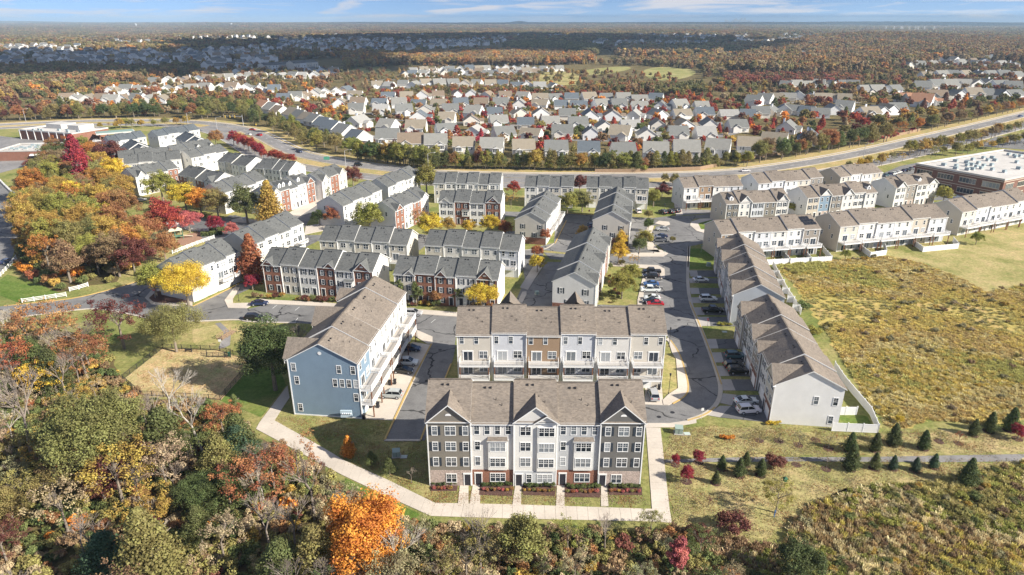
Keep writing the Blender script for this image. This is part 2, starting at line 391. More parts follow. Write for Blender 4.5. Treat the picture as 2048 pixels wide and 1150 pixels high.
sheet('lawn_strip', [(1330, 926), (1615, 924), (1871, 926), (2048, 924), (2200, 924), (2048, 935), (1850, 965), (1720, 985), (1640, 1000), (1560, 1060), (1440, 1110), (1350, 1060)], -.008, M_LAWND, jag=.6)
DOG = [(326, 697), (440, 700), (508, 724), (441, 799), (282, 791), (246, 762)]
sheet('bare_ground', [(325, 696), (441, 700), (509, 724), (442, 800), (281, 792), (245, 760)], -.004, M_DIRT)
sheet('lawn_patch', [(385, 648), (590, 650), (560, 690), (520, 720), (440, 699), (385, 695)], -.006, M_LAWND, it=1)
sheet('lawn_patch', [(441, 801), (508, 726), (560, 740), (572, 770), (522, 835), (500, 825)], -.006, M_LAWNG, it=0)
sheet('lawn_patch', [(550, 842), (560, 832), (590, 836), (765, 843), (770, 884), (850, 884), (855, 960), (858, 985), (868, 1004), (692, 920), (635, 888)], -.006, M_LAWN)
sheet('lawn_patch', [(690, 955), (840, 1028), (820, 1045), (690, 985)], -.006, M_LAWNG)
sheet('bare_ground', [(225, 560), (290, 520), (310, 450), (380, 450), (440, 480), (330, 560), (260, 575)], -.007, M_LAWND, it=1)

# arterial road: two carriageways and a dry grass median
EPX = [(-160, 258), (-60, 252), (0, 248), (100, 243), (196, 239.5), (333, 239), (424, 244), (487, 253), (526, 264.6), (553, 277), (602, 302), (650, 314), (722, 326), (800, 335), (868, 343), (1015, 347), (1150, 348), (1294, 347), (1400, 344.5), (1500, 337.7), (1687, 308), (1848, 271), (1968, 244), (2048, 224), (2140, 203)]
EW = smooth_poly([W2(p) for p in EPX], False, 2)
def offset(pts, d):
    out = []
    for i, p in enumerate(pts):
        a = Vector(pts[max(0, i - 1)]); c = Vector(pts[min(len(pts) - 1, i + 1)]); t = (c - a).normalized()
        out.append((p[0] + t.y * d, p[1] - t.x * d))
    return out
def band(name, pts, d0, d1, z, m):
    a = offset(pts, d0); b_ = offset(pts, d1); b = MB()
    for i in range(len(pts) - 1):
        b.face([(*b_[i], z), (*b_[i + 1], z), (*a[i + 1], z), (*a[i], z)])
    return structure(put(name, b.mesh(name, [m])))
band('verge', EW, -11, 0, -.01, M_VERGE)
band('road', EW, 0, 31, .01, M_ASPHW)
n_ = len(EW)
seg = lambda u0, u1: EW[int(n_ * u0):int(n_ * u1) + 1]
band('median', seg(0, .27), 11, 20, .05, M_VERGE); band('median', seg(.325, .60), 11, 20, .05, M_VERGE); band('median', seg(.63, .97), 11, 20, .05, M_VERGE)
for d, sname in ((0, 'kerb'), (31, 'kerb')): structure(put('kerb', strip_mesh('kerb', offset(EW, d), .6, 0, .14, M_CONC)))
for d in (11, 20):
    for u0, u1 in ((0, .27), (.325, .60), (.63, .97)): structure(put('kerb', strip_mesh('kerb', offset(seg(u0, u1), d), .5, 0, .15, M_CONC)))
band('sidewalk', EW, -3.2, -1.6, .06, M_CONC)
def dashes(name, pts, d, dash, gap, wd, m, z=.02):
    pts = offset(pts, d); b = MB(); on = True; left = dash
    for i in range(len(pts) - 1):
        a = Vector(pts[i]); c = Vector(pts[i + 1]); Lg = (c - a).length; t = (c - a) / max(Lg, 1e-6); n = Vector((-t.y, t.x)) * wd / 2; s = 0
        while s < Lg:
            e = min(Lg, s + left)
            if on:
                p, q = a + t * s, a + t * e
                b.face([(*(p - n), z), (*(q - n), z), (*(q + n), z), (*(p + n), z)])
            left -= e - s; s = e
            if left <= 1e-6: on = not on; left = dash if on else gap
    return structure(put(name, b.mesh(name, [m])))
for d in (5.5, 25.5): dashes('road_marking', EW, d, 3, 9, .2, M_WPAINT)
for d in (1.2, 29.8): dashes('road_marking', EW, d, 400, .1, .15, M_WPAINT)
for d in (9.9, 21.1): dashes('road_marking', EW, d, 400, .1, .15, M_YPAINT)

# neighbourhood streets
sheet('road', [(-300, 650), (8, 612), (139, 599), (205, 584), (278, 562), (330, 560), (345, 590), (385, 612), (469, 572), (525, 540), (545, 548), (506, 575), (449, 600), (456, 615), (500, 617), (537, 608), (655, 613.5), (807, 626), (915, 634), (1040, 618), (1056, 580), (1088, 530), (1086, 500), (1140, 506), (1180, 515), (1219, 519), (1246, 513.4), (1326, 513.4), (1336, 507), (1312, 498), (1306, 452), (1330, 448), (1305, 436), (1192, 430), (1129, 426), (1010, 423), (900, 422), (900, 431), (1020, 433), (1112, 441), (1108, 486), (1050, 500), (1040, 500), (1050, 560), (1030, 605), (1000, 640), (915, 655), (905, 720), (849, 860), (841, 881), (769, 881), (827, 756), (863, 684), (830, 655), (660, 650), (592, 646), (491, 644), (480, 638.5), (385, 644), (303, 640), (277, 632), (195, 616.5), (136, 621.6), (20, 637), (-300, 700)], .012, M_ASPH)
sheet('road', [(1306, 436), (1330, 433), (1400, 430), (1425, 427), (1560, 416), (1700, 402), (1900, 380), (1910, 390), (1700, 412), (1560, 426), (1423, 436), (1390, 437), (1380, 444), (1380, 451), (1393, 462), (1417, 469), (1560, 462), (1680, 448), (1900, 425), (1900, 440), (1680, 465), (1560, 476), (1440, 480), (1378, 493), (1374.5, 551), (1378, 599), (1395, 642), (1413, 686), (1431, 737), (1442, 770), (1439, 803), (1413, 829), (1376.5, 841.5), (1340, 847), (1291, 847), (1180, 846), (1000, 846), (860, 846), (850, 881), (835, 881), (880, 800), (1000, 808), (1290, 808), (1337, 811), (1368, 795), (1377, 780), (1372, 750), (1358, 705), (1336, 676), (1330, 660), (1310, 656), (1100, 656), (915, 656), (915, 634), (1100, 606), (1280, 612), (1276, 600), (1284, 560), (1284, 540), (1326, 540), (1316, 531), (1219, 527), (1100, 518), (1088, 505), (1219, 515), (1246, 512), (1336, 507), (1300, 480), (1312, 452), (1332, 448)], .016, M_ASPH)
sheet('alley', [(1032, 612), (1056, 578), (1094, 524), (1126, 524), (1112, 612)], .02, M_ASPH)
sheet('alley', [(1112, 487), (1133, 442), (1174, 441), (1150, 490)], .02, M_ASPH)
sheet('alley', [(769, 881), (841, 881), (849, 860), (905, 722), (912, 690), (863, 690), (827, 756)], .02, M_ASPH)
sheet('street', [(560, 440), (640, 400), (656, 412), (625, 430), (600, 470), (640, 470), (700, 455), (860, 470), (1030, 462), (1030, 474), (860, 484), (840, 500), (820, 500), (825, 482), (640, 480), (600, 500), (575, 470), (420, 500), (400, 470), (460, 430), (540, 450)], .018, M_ASPH)
sheet('parking_lot', [(340, 420), (430, 440), (470, 430), (560, 455), (470, 490), (430, 470), (330, 452)], .022, M_ASPHS)
sheet('parking_lot', [(-200, 290), (0, 272), (100, 283), (190, 278), (235, 290), (240, 330), (196, 350), (180, 352), (140, 300), (90, 300), (60, 330), (-200, 400)], .018, M_ASPHW)
sheet('parking_lot', [(-300, 380), (0, 361), (28, 383), (38, 420), (38, 460), (26, 512), (0, 545), (-300, 620)], .02, M_ASPH)
sheet('parking_lot', [(1745, 356), (1770, 345), (1800, 332), (1832, 326), (1850, 345), (1800, 365)], .018, M_ASPH)
# sidewalk and kerb islands
Z1_ = .13
slab('sidewalk', [(449, 601), (470, 574), (480, 576), (466, 597), (466, 607), (500, 606), (520, 598), (537, 600), (655, 605.5), (655, 613), (537, 608), (502, 612), (493, 617), (456, 616)], 0, Z1_, M_CONC)
slab('sidewalk', [(655, 606), (700, 610), (808, 617), (915, 625), (915, 634), (807, 626), (700, 618), (655, 613)], 0, Z1_, M_CONC)
slab('kerb_island', [(290, 596), (302, 582), (340, 575), (385, 594), (385, 612), (350, 612), (328, 614), (303, 609)], 0, Z1_, M_CONC)
slab('planting_bed', [(298, 597), (312, 584), (345, 578), (380, 594), (378, 607), (350, 606), (325, 607), (306, 604)], .1, .16, M_MULCH)
slab('sidewalk', [(1246, 513.4), (1246, 506), (1290, 506), (1320, 505), (1300, 478), (1308, 452), (1296, 450), (1290, 470), (1295, 500), (1322, 500), (1336, 507), (1326, 513.4)], 0, Z1_, M_CONC)
slab('sidewalk', [(1219, 527), (1316, 531), (1329, 538), (1330, 556), (1322, 558), (1318, 541), (1280, 536), (1219, 532)], 0, Z1_, M_CONC)
slab('sidewalk', [(1288, 554), (1284, 560), (1275, 600), (1275, 612), (1284, 612), (1291, 560)], 0, Z1_, M_CONC)
slab('kerb_island', [(1310, 447), (1318, 442), (1338, 444), (1340, 449), (1330, 452)], 0, Z1_, M_CONC)
slab('kerb_island', [(1380, 451), (1393, 462), (1417, 469), (1424, 467), (1424, 437), (1400, 438), (1382, 444)], 0, Z1_, M_CONC)
sheet('lawn_patch', [(1396, 447), (1424, 440), (1424, 460), (1402, 459)], .14, M_LAWNG)
slab('sidewalk', [(1336, 676), (1358, 705), (1372, 750), (1377, 780), (1368, 796), (1337, 811), (1327, 810), (1325, 801), (1337, 789), (1356, 777), (1352, 718), (1344, 706), (1337, 684), (1331, 680)], 0, Z1_, M_CONC)
sheet('lawn_patch', [(1325, 690), (1337, 688), (1343, 706), (1351, 719), (1355, 776), (1335, 788), (1324, 795)], .01, M_LAWND)
slab('sidewalk', [(1291, 847), (1340, 847), (1376.5, 841.5), (1392, 838), (1393, 846), (1345, 855), (1321, 855), (1291, 856)], 0, Z1_, M_CONC)
slab('kerb_island', [(826, 657), (865, 674), (865, 688), (855, 688), (828, 672)], 0, Z1_, M_CONC)
slab('kerb_island', [(1040, 575), (1062, 540), (1075, 522), (1090, 522), (1086, 532), (1056, 580)], 0, Z1_, M_CONCG)
slab('kerb_island', [(1035, 604), (1045, 584), (1053, 583), (1053, 590), (1044, 607)], 0, Z1_, M_CONCG)
slab('kerb_island', [(608, 470), (612, 452), (640, 448), (660, 452), (645, 462), (625, 466)], 0, Z1_, M_CONC)
slab('kerb_island', [(465, 444), (462, 440), (480, 436), (560, 446), (540, 450)], 0, Z1_, M_CONC)
slab('sidewalk', [(570, 430), (640, 392), (656, 396), (600, 432)], 0, Z1_, M_CONC)
slab('kerb_island', [(158, 303), (165, 297), (196, 300), (230, 305), (230, 308), (195, 308), (172, 309)], 0, Z1_, M_CONC)
sheet('lawn_patch', [(168, 299), (195, 296), (197, 304), (175, 304)], .14, M_LAWNG)
# kerbs
kerb([(8, 612), (139, 599), (205, 584), (278, 562)], M_YEL, .4)
kerb([(385, 613), (469, 573), (500, 555)], M_YEL, .35)
kerb([(769, 881), (827, 756), (863, 688)], M_YEL, .35, it=0)
kerb([(841, 881), (849, 860), (902, 728)], M_YEL, .3, it=0)
kerb([(20, 637), (136, 621.6), (195, 616.5), (277, 632), (303, 640), (385, 644), (480, 638.5), (491, 644), (592, 646)], M_CONC, .5)
kerb([(1378, 493), (1374.5, 551), (1378, 599), (1395, 642), (1413, 686), (1431, 737), (1442, 770), (1439, 803), (1413, 829), (1376, 841.5)], M_KERB, .9)
kerb([(1377.5, 493), (1376, 535)], M_YEL, .4)
kerb([(1379, 604), (1396, 642), (1414, 686), (1432, 737), (1443, 770)], M_YEL, .3, h=.16)
kerb([(1341, 681), (1359, 706), (1373, 750), (1378, 780), (1369, 795), (1345, 808)], M_YEL, .3, h=.16)
kerb([(1375, 842), (1412, 830), (1430, 815)], M_YEL, .35, h=.16)
kerb([(1110, 487), (1133, 441)], M_YEL, .3, it=0); kerb([(1130, 426.5), (1192, 430.5)], M_YEL, .3, it=0)
kerb([(1050, 500), (1090, 500), (1108, 487)], M_KERB, .4)
kerb([(769, 881), (841, 881)], M_CONC, .5, it=0)
# front footpath made of slabs
def path_of_slabs(name, left, right, step=1.5, z=.05, m=M_CONC, gap=.03):
    """paving between two px polylines of the same length; each slab its own piece"""
    root = structure(put(name, None))
    L0 = [Vector(W2(p)) for p in left]; R0 = [Vector(W2(p)) for p in right]
    for i in range(len(L0) - 1):
        ln = max((L0[i + 1] - L0[i]).length, (R0[i + 1] - R0[i]).length); k = max(1, round(ln / step))
        for j in range(k):
            a, c = j / k, (j + 1) / k; g = gap / max(ln, .1) * .5
            p = [L0[i].lerp(L0[i + 1], a + g), L0[i].lerp(L0[i + 1], c - g), R0[i].lerp(R0[i + 1], c - g), R0[i].lerp(R0[i + 1], a + g)]
            b = MB(); b.prism(ccw([(q.x, q.y) for q in p]), 0, z + rng.uniform(0, .006)); o = put('paving_slab', b.mesh('paving_slab', [m]), root)
    return root
path_of_slabs('footpath', [(575, 771), (519, 845), (512, 858), (600, 905), (682, 949), (760, 986), (861, 1032)], [(579, 795), (549, 841), (556, 845), (640, 892), (691, 922), (780, 962), (870, 1006)], 2.0)
path_of_slabs('footpath', [(861, 1032), (1025, 1037), (1308, 1043)], [(870, 1006), (1025, 1009), (1304, 1018)], 1.7)
path_of_slabs('footpath', [(1292, 856), (1304, 1018), (1308, 1043)], [(1321, 856), (1339, 1018), (1344, 1046)], 1.6)
for (a, c, d, e) in (((916, 1008), (937, 1008), (920, 968), (937, 968)), ((939, 1008), (960, 1008), (946, 969), (961, 969)), ((1025, 1009), (1042, 1010), (1031, 967), (1043, 967)), ((1112, 1012), (1129, 1012), (1114, 971), (1129, 971)), ((1202, 1013), (1217, 1013), (1202, 970), (1214, 970))):
    path_of_slabs('garden_path', [a, d], [c, e], 1.3)
sheet('asphalt_path', [(1327, 919), (1498, 914), (1729, 914), (2048, 908), (2400, 904), (2400, 918), (2048, 922.6), (1871, 924.5), (1615, 922.6), (1327, 925)], .01, M_ASPHW)
sheet('asphalt_path', [(430, 647), (441, 645), (462, 664), (460, 690), (446, 697), (436, 697), (446, 676), (447, 664)], .01, M_ASPHW)
# garage aprons beside the blue block
slab('driveway', [(727, 838), (790, 841), (863, 690), (826, 684), (800, 700)], 0, .03, M_CONC)
slab('driveway', [(1290, 776), (1324, 776), (1326, 802), (1337, 811), (1290, 809)], 0, .04, M_CONC)
# driveways of the two rows along the curving street
def quad(name, px, z, m): return slab(name, px, 0, z, m)
R2Y = [(541, 553), (557, 566), (576, 588), (595, 606), (615, 630), (634, 652)]
R2X = [(1375, 1394, 1425), (1375, 1396, 1430), (1376, 1397, 1438), (1378, 1400, 1446), (1381, 1406, 1452), (1389, 1417, 1462)]
for (y0, y1), (x0, x1, x2) in zip(R2Y, R2X):
    k = (y1 - y0) * .35
    quad('driveway', [(x0 + 3, y0), (x1, y0), (x1 + k * .6, y1), (x0 + 3 + k * .8, y1)], .05, M_CONCG)
    quad('driveway', [(x1, y0), (x2 + 12, y0), (x2 + 14, y1 + 1), (x1 + k * .6, y1)], .04, M_ASPHS)  # dark tone carries the shade beside the terrace
R1D = [((1411, 678), (1432, 678), (1437, 697), (1418, 697), 1470, 1478), ((1421, 705), (1442, 705), (1448, 725), (1429, 725), 1482, 1490), ((1431, 732), (1450, 732), (1459, 752), (1438, 752), 1494, 1502), ((1441, 759), (1462, 759), (1471, 781), (1446, 781), 1508, 1518), ((1446, 787), (1473, 790), (1463, 811), (1440, 806), 1520, 1528), ((1440, 812), (1462, 812), (1440, 835), (1412, 830), 1530, 1540)]
for a, b_, c, d, x2, x3 in R1D:
    quad('driveway', [a, b_, c, d], .05, M_CONCG); quad('driveway', [b_, (x2, b_[1]), (x3, c[1] + (10 if b_[1] == 812 else 1)), c], .04, M_ASPHS)
sheet('lawn_patch', [(1379, 497), (1434, 497), (1425, 538), (1378, 538)], .03, M_LAWNG)
sheet('lawn_patch', [(1400, 654), (1465, 652), (1468, 674), (1410, 676)], .03, M_LAWN)
for x0, y0 in ((1455, 366), (1500, 404), (1640, 360)): pass
quad('driveway', [(1362, 418), (1420, 420), (1424, 427), (1366, 430)], .05, M_ASPHW)
quad('driveway', [(1347, 400), (1358, 400), (1366, 430), (1352, 432)], .06, M_CONC)
# bays
b = MB()
def line_px(b, p, q, wd=.12, z=.03):
    a = Vector(W2(p)); c = Vector(W2(q)); t = (c - a).normalized(); n = Vector((-t.y, t.x)) * wd / 2
    b.face([(*(a - n), z), (*(c - n), z), (*(c + n), z), (*(a + n), z)])
for x in (545, 590, 636, 668, 700, 862): line_px(b, (x + 9, 610 + (x - 545) * .09), (x, 617 + (x - 545) * .09))
for x in (540, 590): line_px(b, (x + 6, 636), (x, 643))
for y in (551, 562, 572, 583, 594, 605): line_px(b, (1288, y), (1326, y + 1))
for y in (462, 471, 481, 491): line_px(b, (1312, y), (1336, y + .5))
b_ = b.mesh('road_marking', [M_WPAINT]); structure(put('road_marking', b_))
# planting beds along the front row
for p in ([(884, 966), (916, 966), (914, 982), (862, 982), (860, 966)], [(960, 969), (1027, 970), (1024, 992), (958, 990)], [(1043, 970), (1112, 972), (1110, 992), (1046, 990)], [(1129, 972), (1200, 973), (1201, 995), (1130, 994)], [(1215, 972), (1284, 974), (1284, 990), (1218, 990)]):
    slab('planting_bed', p, 0, .06, M_MULCH)
M_FAIR = mat('fairway', rough=1, spec=.05, kind=lambda m, nt, b, col: k_grass(m, nt, b, [(.18, .20, .08), (.30, .29, .13), (.38, .34, .19)], s=.5))
# golf course and pond far off
sheet('fairway', [(1280, 138), (1345, 132), (1400, 142), (1372, 158), (1300, 163)], .1, M_FAIR, it=2)
sheet('fairway', [(1150, 142), (1240, 132), (1270, 136), (1230, 146), (1170, 152)], .1, M_FAIR, it=2)
sheet('fairway', [(690, 134), (735, 128), (790, 140), (770, 147), (700, 146)], .1, M_FAIR, it=2)
sheet('fairway', [(1050, 150), (1130, 140), (1180, 160), (1150, 172), (1060, 170)], .1, M_LAWND, it=2)
sheet('pond', [(1094, 116), (1120, 113), (1132, 119), (1110, 124), (1092, 122)], .15, M_WATER, it=2)

for pts_ in ([(770, 262), (900, 274), (1100, 279), (1300, 282), (1420, 277), (1480, 262)], [(700, 236), (900, 244), (1100, 254), (1300, 256), (1420, 250)], [(690, 226), (900, 228), (1100, 236), (1380, 236), (1500, 240)], [(660, 209), (900, 211), (1150, 217), (1400, 218)], [(740, 197), (1000, 197), (1250, 201), (1340, 203)], [(730, 160), (900, 158), (1110, 162)], [(560, 220), (620, 240), (700, 262), (760, 278)], [(200, 187), (400, 184), (560, 184), (700, 200)], [(1470, 212), (1600, 204), (1720, 205)]):
    structure(put('road', strip_mesh('road', smooth_poly([W2(p) for p in pts_], False, 2), 8, -.02, -.012, M_ASPHW)))

for px_, py_ in ((1395, 560), (1358, 640), (1400, 760), (1345, 825), (1318, 834), (660, 630), (560, 625), (880, 700), (420, 625), (1350, 470), (1180, 434)):
    q = W2((px_, py_)); b = MB(); b.face([(q[0] + math.cos(k * .628) * .45, q[1] + math.sin(k * .628) * .45, .045) for k in range(10)]); structure(put('manhole_cover', b.mesh('manhole_cover', [M_DARK])))
# ------------------------------------------------------------------ windows, doors, decks shared by the houses
def win_mesh(name, wd, ht, n=1, arch=False, muntin=True, trim=.10):
    b = MB(); W_ = wd * n
    x0, x1, z0, z1 = -W_ / 2, W_ / 2, -ht / 2, ht / 2
    b.box(x0 - trim, x1 + trim, -.05, .02, z1, z1 + trim * 1.5); b.box(x0 - trim, x1 + trim, -.06, .02, z0 - trim, z0)
    b.box(x0 - trim, x0, -.05, .02, z0, z1); b.box(x1, x1 + trim, -.05, .02, z0, z1)
    for k in range(1, n): b.box(x0 + wd * k - .05, x0 + wd * k + .05, -.05, .02, z0, z1)
    for k in range(n):
        a, c = x0 + wd * k + (.05 if k else 0), x0 + wd * (k + 1) - (.05 if k < n - 1 else 0)
        b.box(a, c, -.035, .015, -.035, .035)
        if muntin:
            b.box((a + c) / 2 - .015, (a + c) / 2 + .015, -.03, .015, .035, z1)
            b.box(a, c, -.03, .015, ht * .25 - .015, ht * .25 + .015)
        b.face([(a, -.012, z0), (c, -.012, z0), (c, -.012, z1), (a, -.012, z1)], 1)
    return b.mesh(name, [M_TRIM, M_GLASS])
WM = {'s': win_mesh('window', .78, 1.55), 'd': win_mesh('window', .80, 1.55, 2), 't': win_mesh('window', .80, 1.55, 3), 'q': win_mesh('window', .55, 1.1, 1, muntin=False),
      'f': win_mesh('window', .72, 1.4, 1, muntin=False, trim=.08), 'g': win_mesh('window', .75, 1.4, 2, muntin=False, trim=.08), 'p': win_mesh('window', .8, 2.0, 2, muntin=False, trim=.1)}
b = MB(); b.box(-.2, .2, -.05, .02, -.8, .8)
for i in range(5): b.box(-.16, .16, -.06, -.05, -.7 + i * .3, -.62 + i * .3)
SHUT = b.mesh('shutter', [M_SHUT])
def door_mesh(name, wd, ht, m, glass=False, surround=True):
    b = MB()
    if surround:
        b.box(-wd / 2 - .14, -wd / 2, -.06, .02, 0, ht); b.box(wd / 2, wd / 2 + .14, -.06, .02, 0, ht); b.box(-wd / 2 - .2, wd / 2 + .2, -.08, .02, ht, ht + .25)
    b.box(-wd / 2, wd / 2, -.02, .01, 0, ht, 1)
    if glass:
        b.box(-.02, .02, -.05, 0, 0, ht); b.box(-wd / 2 + .08, -.06, -.03, -.02, .1, ht - .1, 2); b.box(.06, wd / 2 - .08, -.03, -.02, .1, ht - .1, 2)
    return b.mesh(name, [M_TRIM, m, M_GLASS])
DOOR = door_mesh('front_door', 1.0, 2.2, M_DOOR); SLID = door_mesh('patio_door', 1.9, 2.1, M_TRIM, True)
b = MB(); b.box(-1.3, 1.3, -.04, .02, 0, 2.15); 
for i in range(1, 4): b.box(-1.25, 1.25, -.055, -.04, i * .53 - .02, i * .53 + .02)
b.box(-1.45, -1.3, -.06, .02, 0, 2.3); b.box(1.3, 1.45, -.06, .02, 0, 2.3); b.box(-1.45, 1.45, -.06, .02, 2.15, 2.3)
GARAGE = b.mesh('garage_door', [M_VINYL])
b = MB(); b.box(-.14, .14, -.14, .14, 0, .28); VENT = b.mesh('roof_vent', [M_DARK])
b = MB(); b.tube((0, 0, 0), (0, 0, .45), .06, .05, 6, cap=True); PIPE = b.mesh('vent_pipe', [M_DARK])
def half_moon():
    b = MB(); pts = [(-.5, -.05, 0), (.5, -.05, 0)] + [(math.cos(a) * .5, -.05, math.sin(a) * .42) for a in [math.pi * k / 8 for k in range(1, 8)]]
    b.face(pts); return b.mesh('gable_vent', [M_TRIM])
MOON = half_moon()
def round_vent():
    b = MB(); n = 12
    b.face([(math.cos(2 * math.pi * k / n) * .38, -.06, math.sin(2 * math.pi * k / n) * .38) for k in range(n)]); return b.mesh('gable_vent', [M_TRIM])
ROUND = round_vent()
DECKC = {}
def deck_meshes(wd, dp, posts):
    key = (round(wd, 1), dp)
    if key in DECKC: return DECKC[key]
    b = MB(); b.box(0, wd, -dp, 0, -.28, 0, 0); b.box(.05, wd - .05, -dp + .05, 0, 0, .02, 1); fl = b.mesh('deck_floor', [M_VINYL, M_CONCG])
    b = MB()
    def run(x0, y0, x1, y1):
        dx, dy = x1 - x0, y1 - y0; ln = math.hypot(dx, dy); t = .03
        for z in (.98, .12):
            if abs(dx) > abs(dy): b.box(x0, x1, y0 - t, y0 + t, z, z + .08)
            else: b.box(x0 - t, x0 + t, min(y0, y1), max(y0, y1), z, z + .08)
        k = max(2, int(ln / .24))
        for i in range(k + 1):
            q = i / k; b.box(x0 + dx * q - .028, x0 + dx * q + .028, y0 + dy * q - .028, y0 + dy * q + .028, .12, 1.0, skip=('b', 't'))
    run(.05, -dp + .05, wd - .05, -dp + .05); run(.05, -dp, .05, 0); run(wd - .05, -dp, wd - .05, 0)
    for x in (.06, wd - .06): b.box(x - .07, x + .07, -dp - .02, -dp + .12, 0, 1.15)
    DECKC[key] = (fl, b.mesh('railing', [M_VINYL])); return DECKC[key]
POSTC = {}
def post_mesh(h):
    h = round(h, 1)
    if h not in POSTC:
        b = MB(); b.box(-.1, .1, -.1, .1, 0, h); POSTC[h] = b.mesh('post', [M_WOOD])
    return POSTC[h]
# ------------------------------------------------------------------ palette of facades
FC = {'w': (.72, .71, .68), 'c': (.58, .54, .475), 't': (.50, .45, .38), 'g': (.46, .47, .48), 'G': (.155, .15, .142), 'T': (.22, .20, .17), 'b': (.205, .285, .37), 'l': (.62, .62, .62), 'n': (.32, .225, .15),
      'm': (.28, .25, .22), 'v': (.57, .585, .62), 'B': 'brick', 'P': 'pale', 'k': (.66, .64, .61)}
GREY = (.122, .127, .127); BROWN = (.205, .176, .15); BLUEG = (.10, .115, .13); DGREY = (.12, .125, .13)

class Row:
    """a terrace: a and b are the ends of one eave (left to right as seen facing that side), pixels; dp is its depth away from that side"""
    def __init__(s, label, a, b, h, dp, n, roof, pitch=.55, group='rows of townhouses', step=.35, over=.3, ridge=.5, name='townhouse_row', world=None):
        if world: A, B = Vector(world[0]), Vector(world[1])
        else: A, B = W(a[0], a[1], h), W(b[0], b[1], h)
        A.z = B.z = 0; d = B - A; s.L = d.length; s.rz = math.atan2(d.y, d.x); s.h = h; s.dp = dp; s.n = n; s.uw = s.L / n; s.roof = roof; s.pitch = pitch; s.step = step; s.over = over; s.rg = ridge
        s.root = thing(name, label, 'townhouses', A, s.rz, group)
        s.walls = {}; s.rf = {}; s.dz = {}; s.dy = {}; s.bh = {}
    def unit(s, i, col='w', dz=0.0, dy=0.0, base=None, ends=('w', 'w'), basecol=None, w0=None, w1=None):
        x0 = s.uw * i if w0 is None else w0; x1 = s.uw * (i + 1) if w1 is None else w1
        h = s.h + dz; dp = s.dp; yr = dp * s.rg; zr = h + yr * s.pitch; zb = zr - (dp - yr) * (s.pitch * s.rg / (1 - s.rg))
        o = s.over; b = MB(); c = FC[col]; brick = isinstance(c, str)
        y0 = dy
        sec = [(y0, 0), (dp, 0), (dp, h), (yr, zr - .02), (y0, h - (0 if dy == 0 else dy * -s.pitch * 0))]
        # front and rear
        b.face([(x0, y0, 0), (x1, y0, 0), (x1, y0, h), (x0, y0, h)], 0); b.face([(x1, dp, 0), (x0, dp, 0), (x0, dp, h), (x1, dp, h)], 1)
        b.face([(x0, p[0], p[1]) for p in sec[::-1]], 1); b.face([(x1, p[0], p[1]) for p in sec], 1)
        m0 = {'brick': M_BRICK, 'pale': M_BRICK2}.get(c, M_SIDE) if brick else M_SIDE
        wall = put('house_wall', b.mesh('house_wall', [m0, M_SIDE]), s.root, col=(.80, .78, .74) if brick else c)
        if basecol:
            s.bh[i] = basecol[1]
            b = MB(); b.box(x0 + .01, x1 - .01, y0 - .06, y0 + .05, 0, basecol[1]); put('brick_base', b.mesh('brick_base', [basecol[0]]), wall, col=basecol[2] if len(basecol) > 2 else (.5, .5, .5))
        # white corner trims
        b = MB()
        for x in (x0, x1): b.box(x - .09, x + .09, y0 - .075, y0 + .05, 0, h)
        b.box(x0 + .09, x1 - .09, y0 - .07, y0 + .04, h - .28, h - .02); put('corner_trim', b.mesh('corner_trim', [M_TRIM]), wall)
        # roof
        ox0 = o if i == 0 else .06; ox1 = o if i == s.n - 1 else .06
        a, c2 = x0 - ox0, x1 + ox1; t = .18; b = MB()
        ye, yb = y0 - o, dp + o; ze = h - (o) * s.pitch; zk = h - o * s.pitch * s.rg / (1 - s.rg)
        b.face([(a, ye, ze), (c2, ye, ze), (c2, yr, zr), (a, yr, zr)], 0); b.face([(a, yr, zr), (c2, yr, zr), (c2, yb, zk), (a, yb, zk)], 0)
        b.face([(a, ye, ze - t), (c2, ye, ze - t), (c2, ye, ze), (a, ye, ze)], 1); b.face([(c2, yb, zk - t), (a, yb, zk - t), (a, yb, zk), (c2, yb, zk)], 1)
        b.face([(a, ye, ze - t), (a, yr, zr - t), (c2, yr, zr - t), (c2, ye, ze - t)], 1); b.face([(a, yr, zr - t), (a, yb, zk - t), (c2, yb, zk - t), (c2, yr, zr - t)], 1)
        for x, sg in ((a, -1), (c2, 1)):
            P = [(x, ye, ze - t), (x, yr, zr - t), (x, yr, zr), (x, ye, ze)]; Q = [(x, yr, zr - t), (x, yb, zk - t), (x, yb, zk), (x, yr, zr)]
            b.face(P if sg < 0 else P[::-1], 1); b.face(Q if sg < 0 else Q[::-1], 1)
        shade = rng.uniform(.93, 1.07); rf = put('roof', b.mesh('roof', [M_SHIN, M_TRIM]), s.root, col=tuple(v * shade for v in s.roof))
        b = MB(); b.box(a + .25, c2 - .25, yr - .16, yr + .16, zr - .04, zr + .07); put('ridge_cap', b.mesh('ridge_cap', [M_SHIN]), rf, col=tuple(v * .8 for v in s.roof))
        s.walls[i] = wall; s.rf[i] = rf; s.dz[i] = dz; s.dy[i] = dy; s.cur = (x0, x1)
        u = x1 - x0
        for fx, fy, me, nm in ((.32, .62, VENT, 'roof_vent'), (.45, .62, VENT, 'roof_vent'), (.72, .35, PIPE, 'vent_pipe'), (.58, .48, PIPE, 'vent_pipe')):
            if s.rg < .5: fy = fy * .8
            yy = yr * fy + (0 if fy < .5 else yr * .15); yy = min(yr - .5, yy + .5)
            put(nm, me, rf, (x0 + u * fx, yy, h + yy * s.pitch - .06))
        return wall
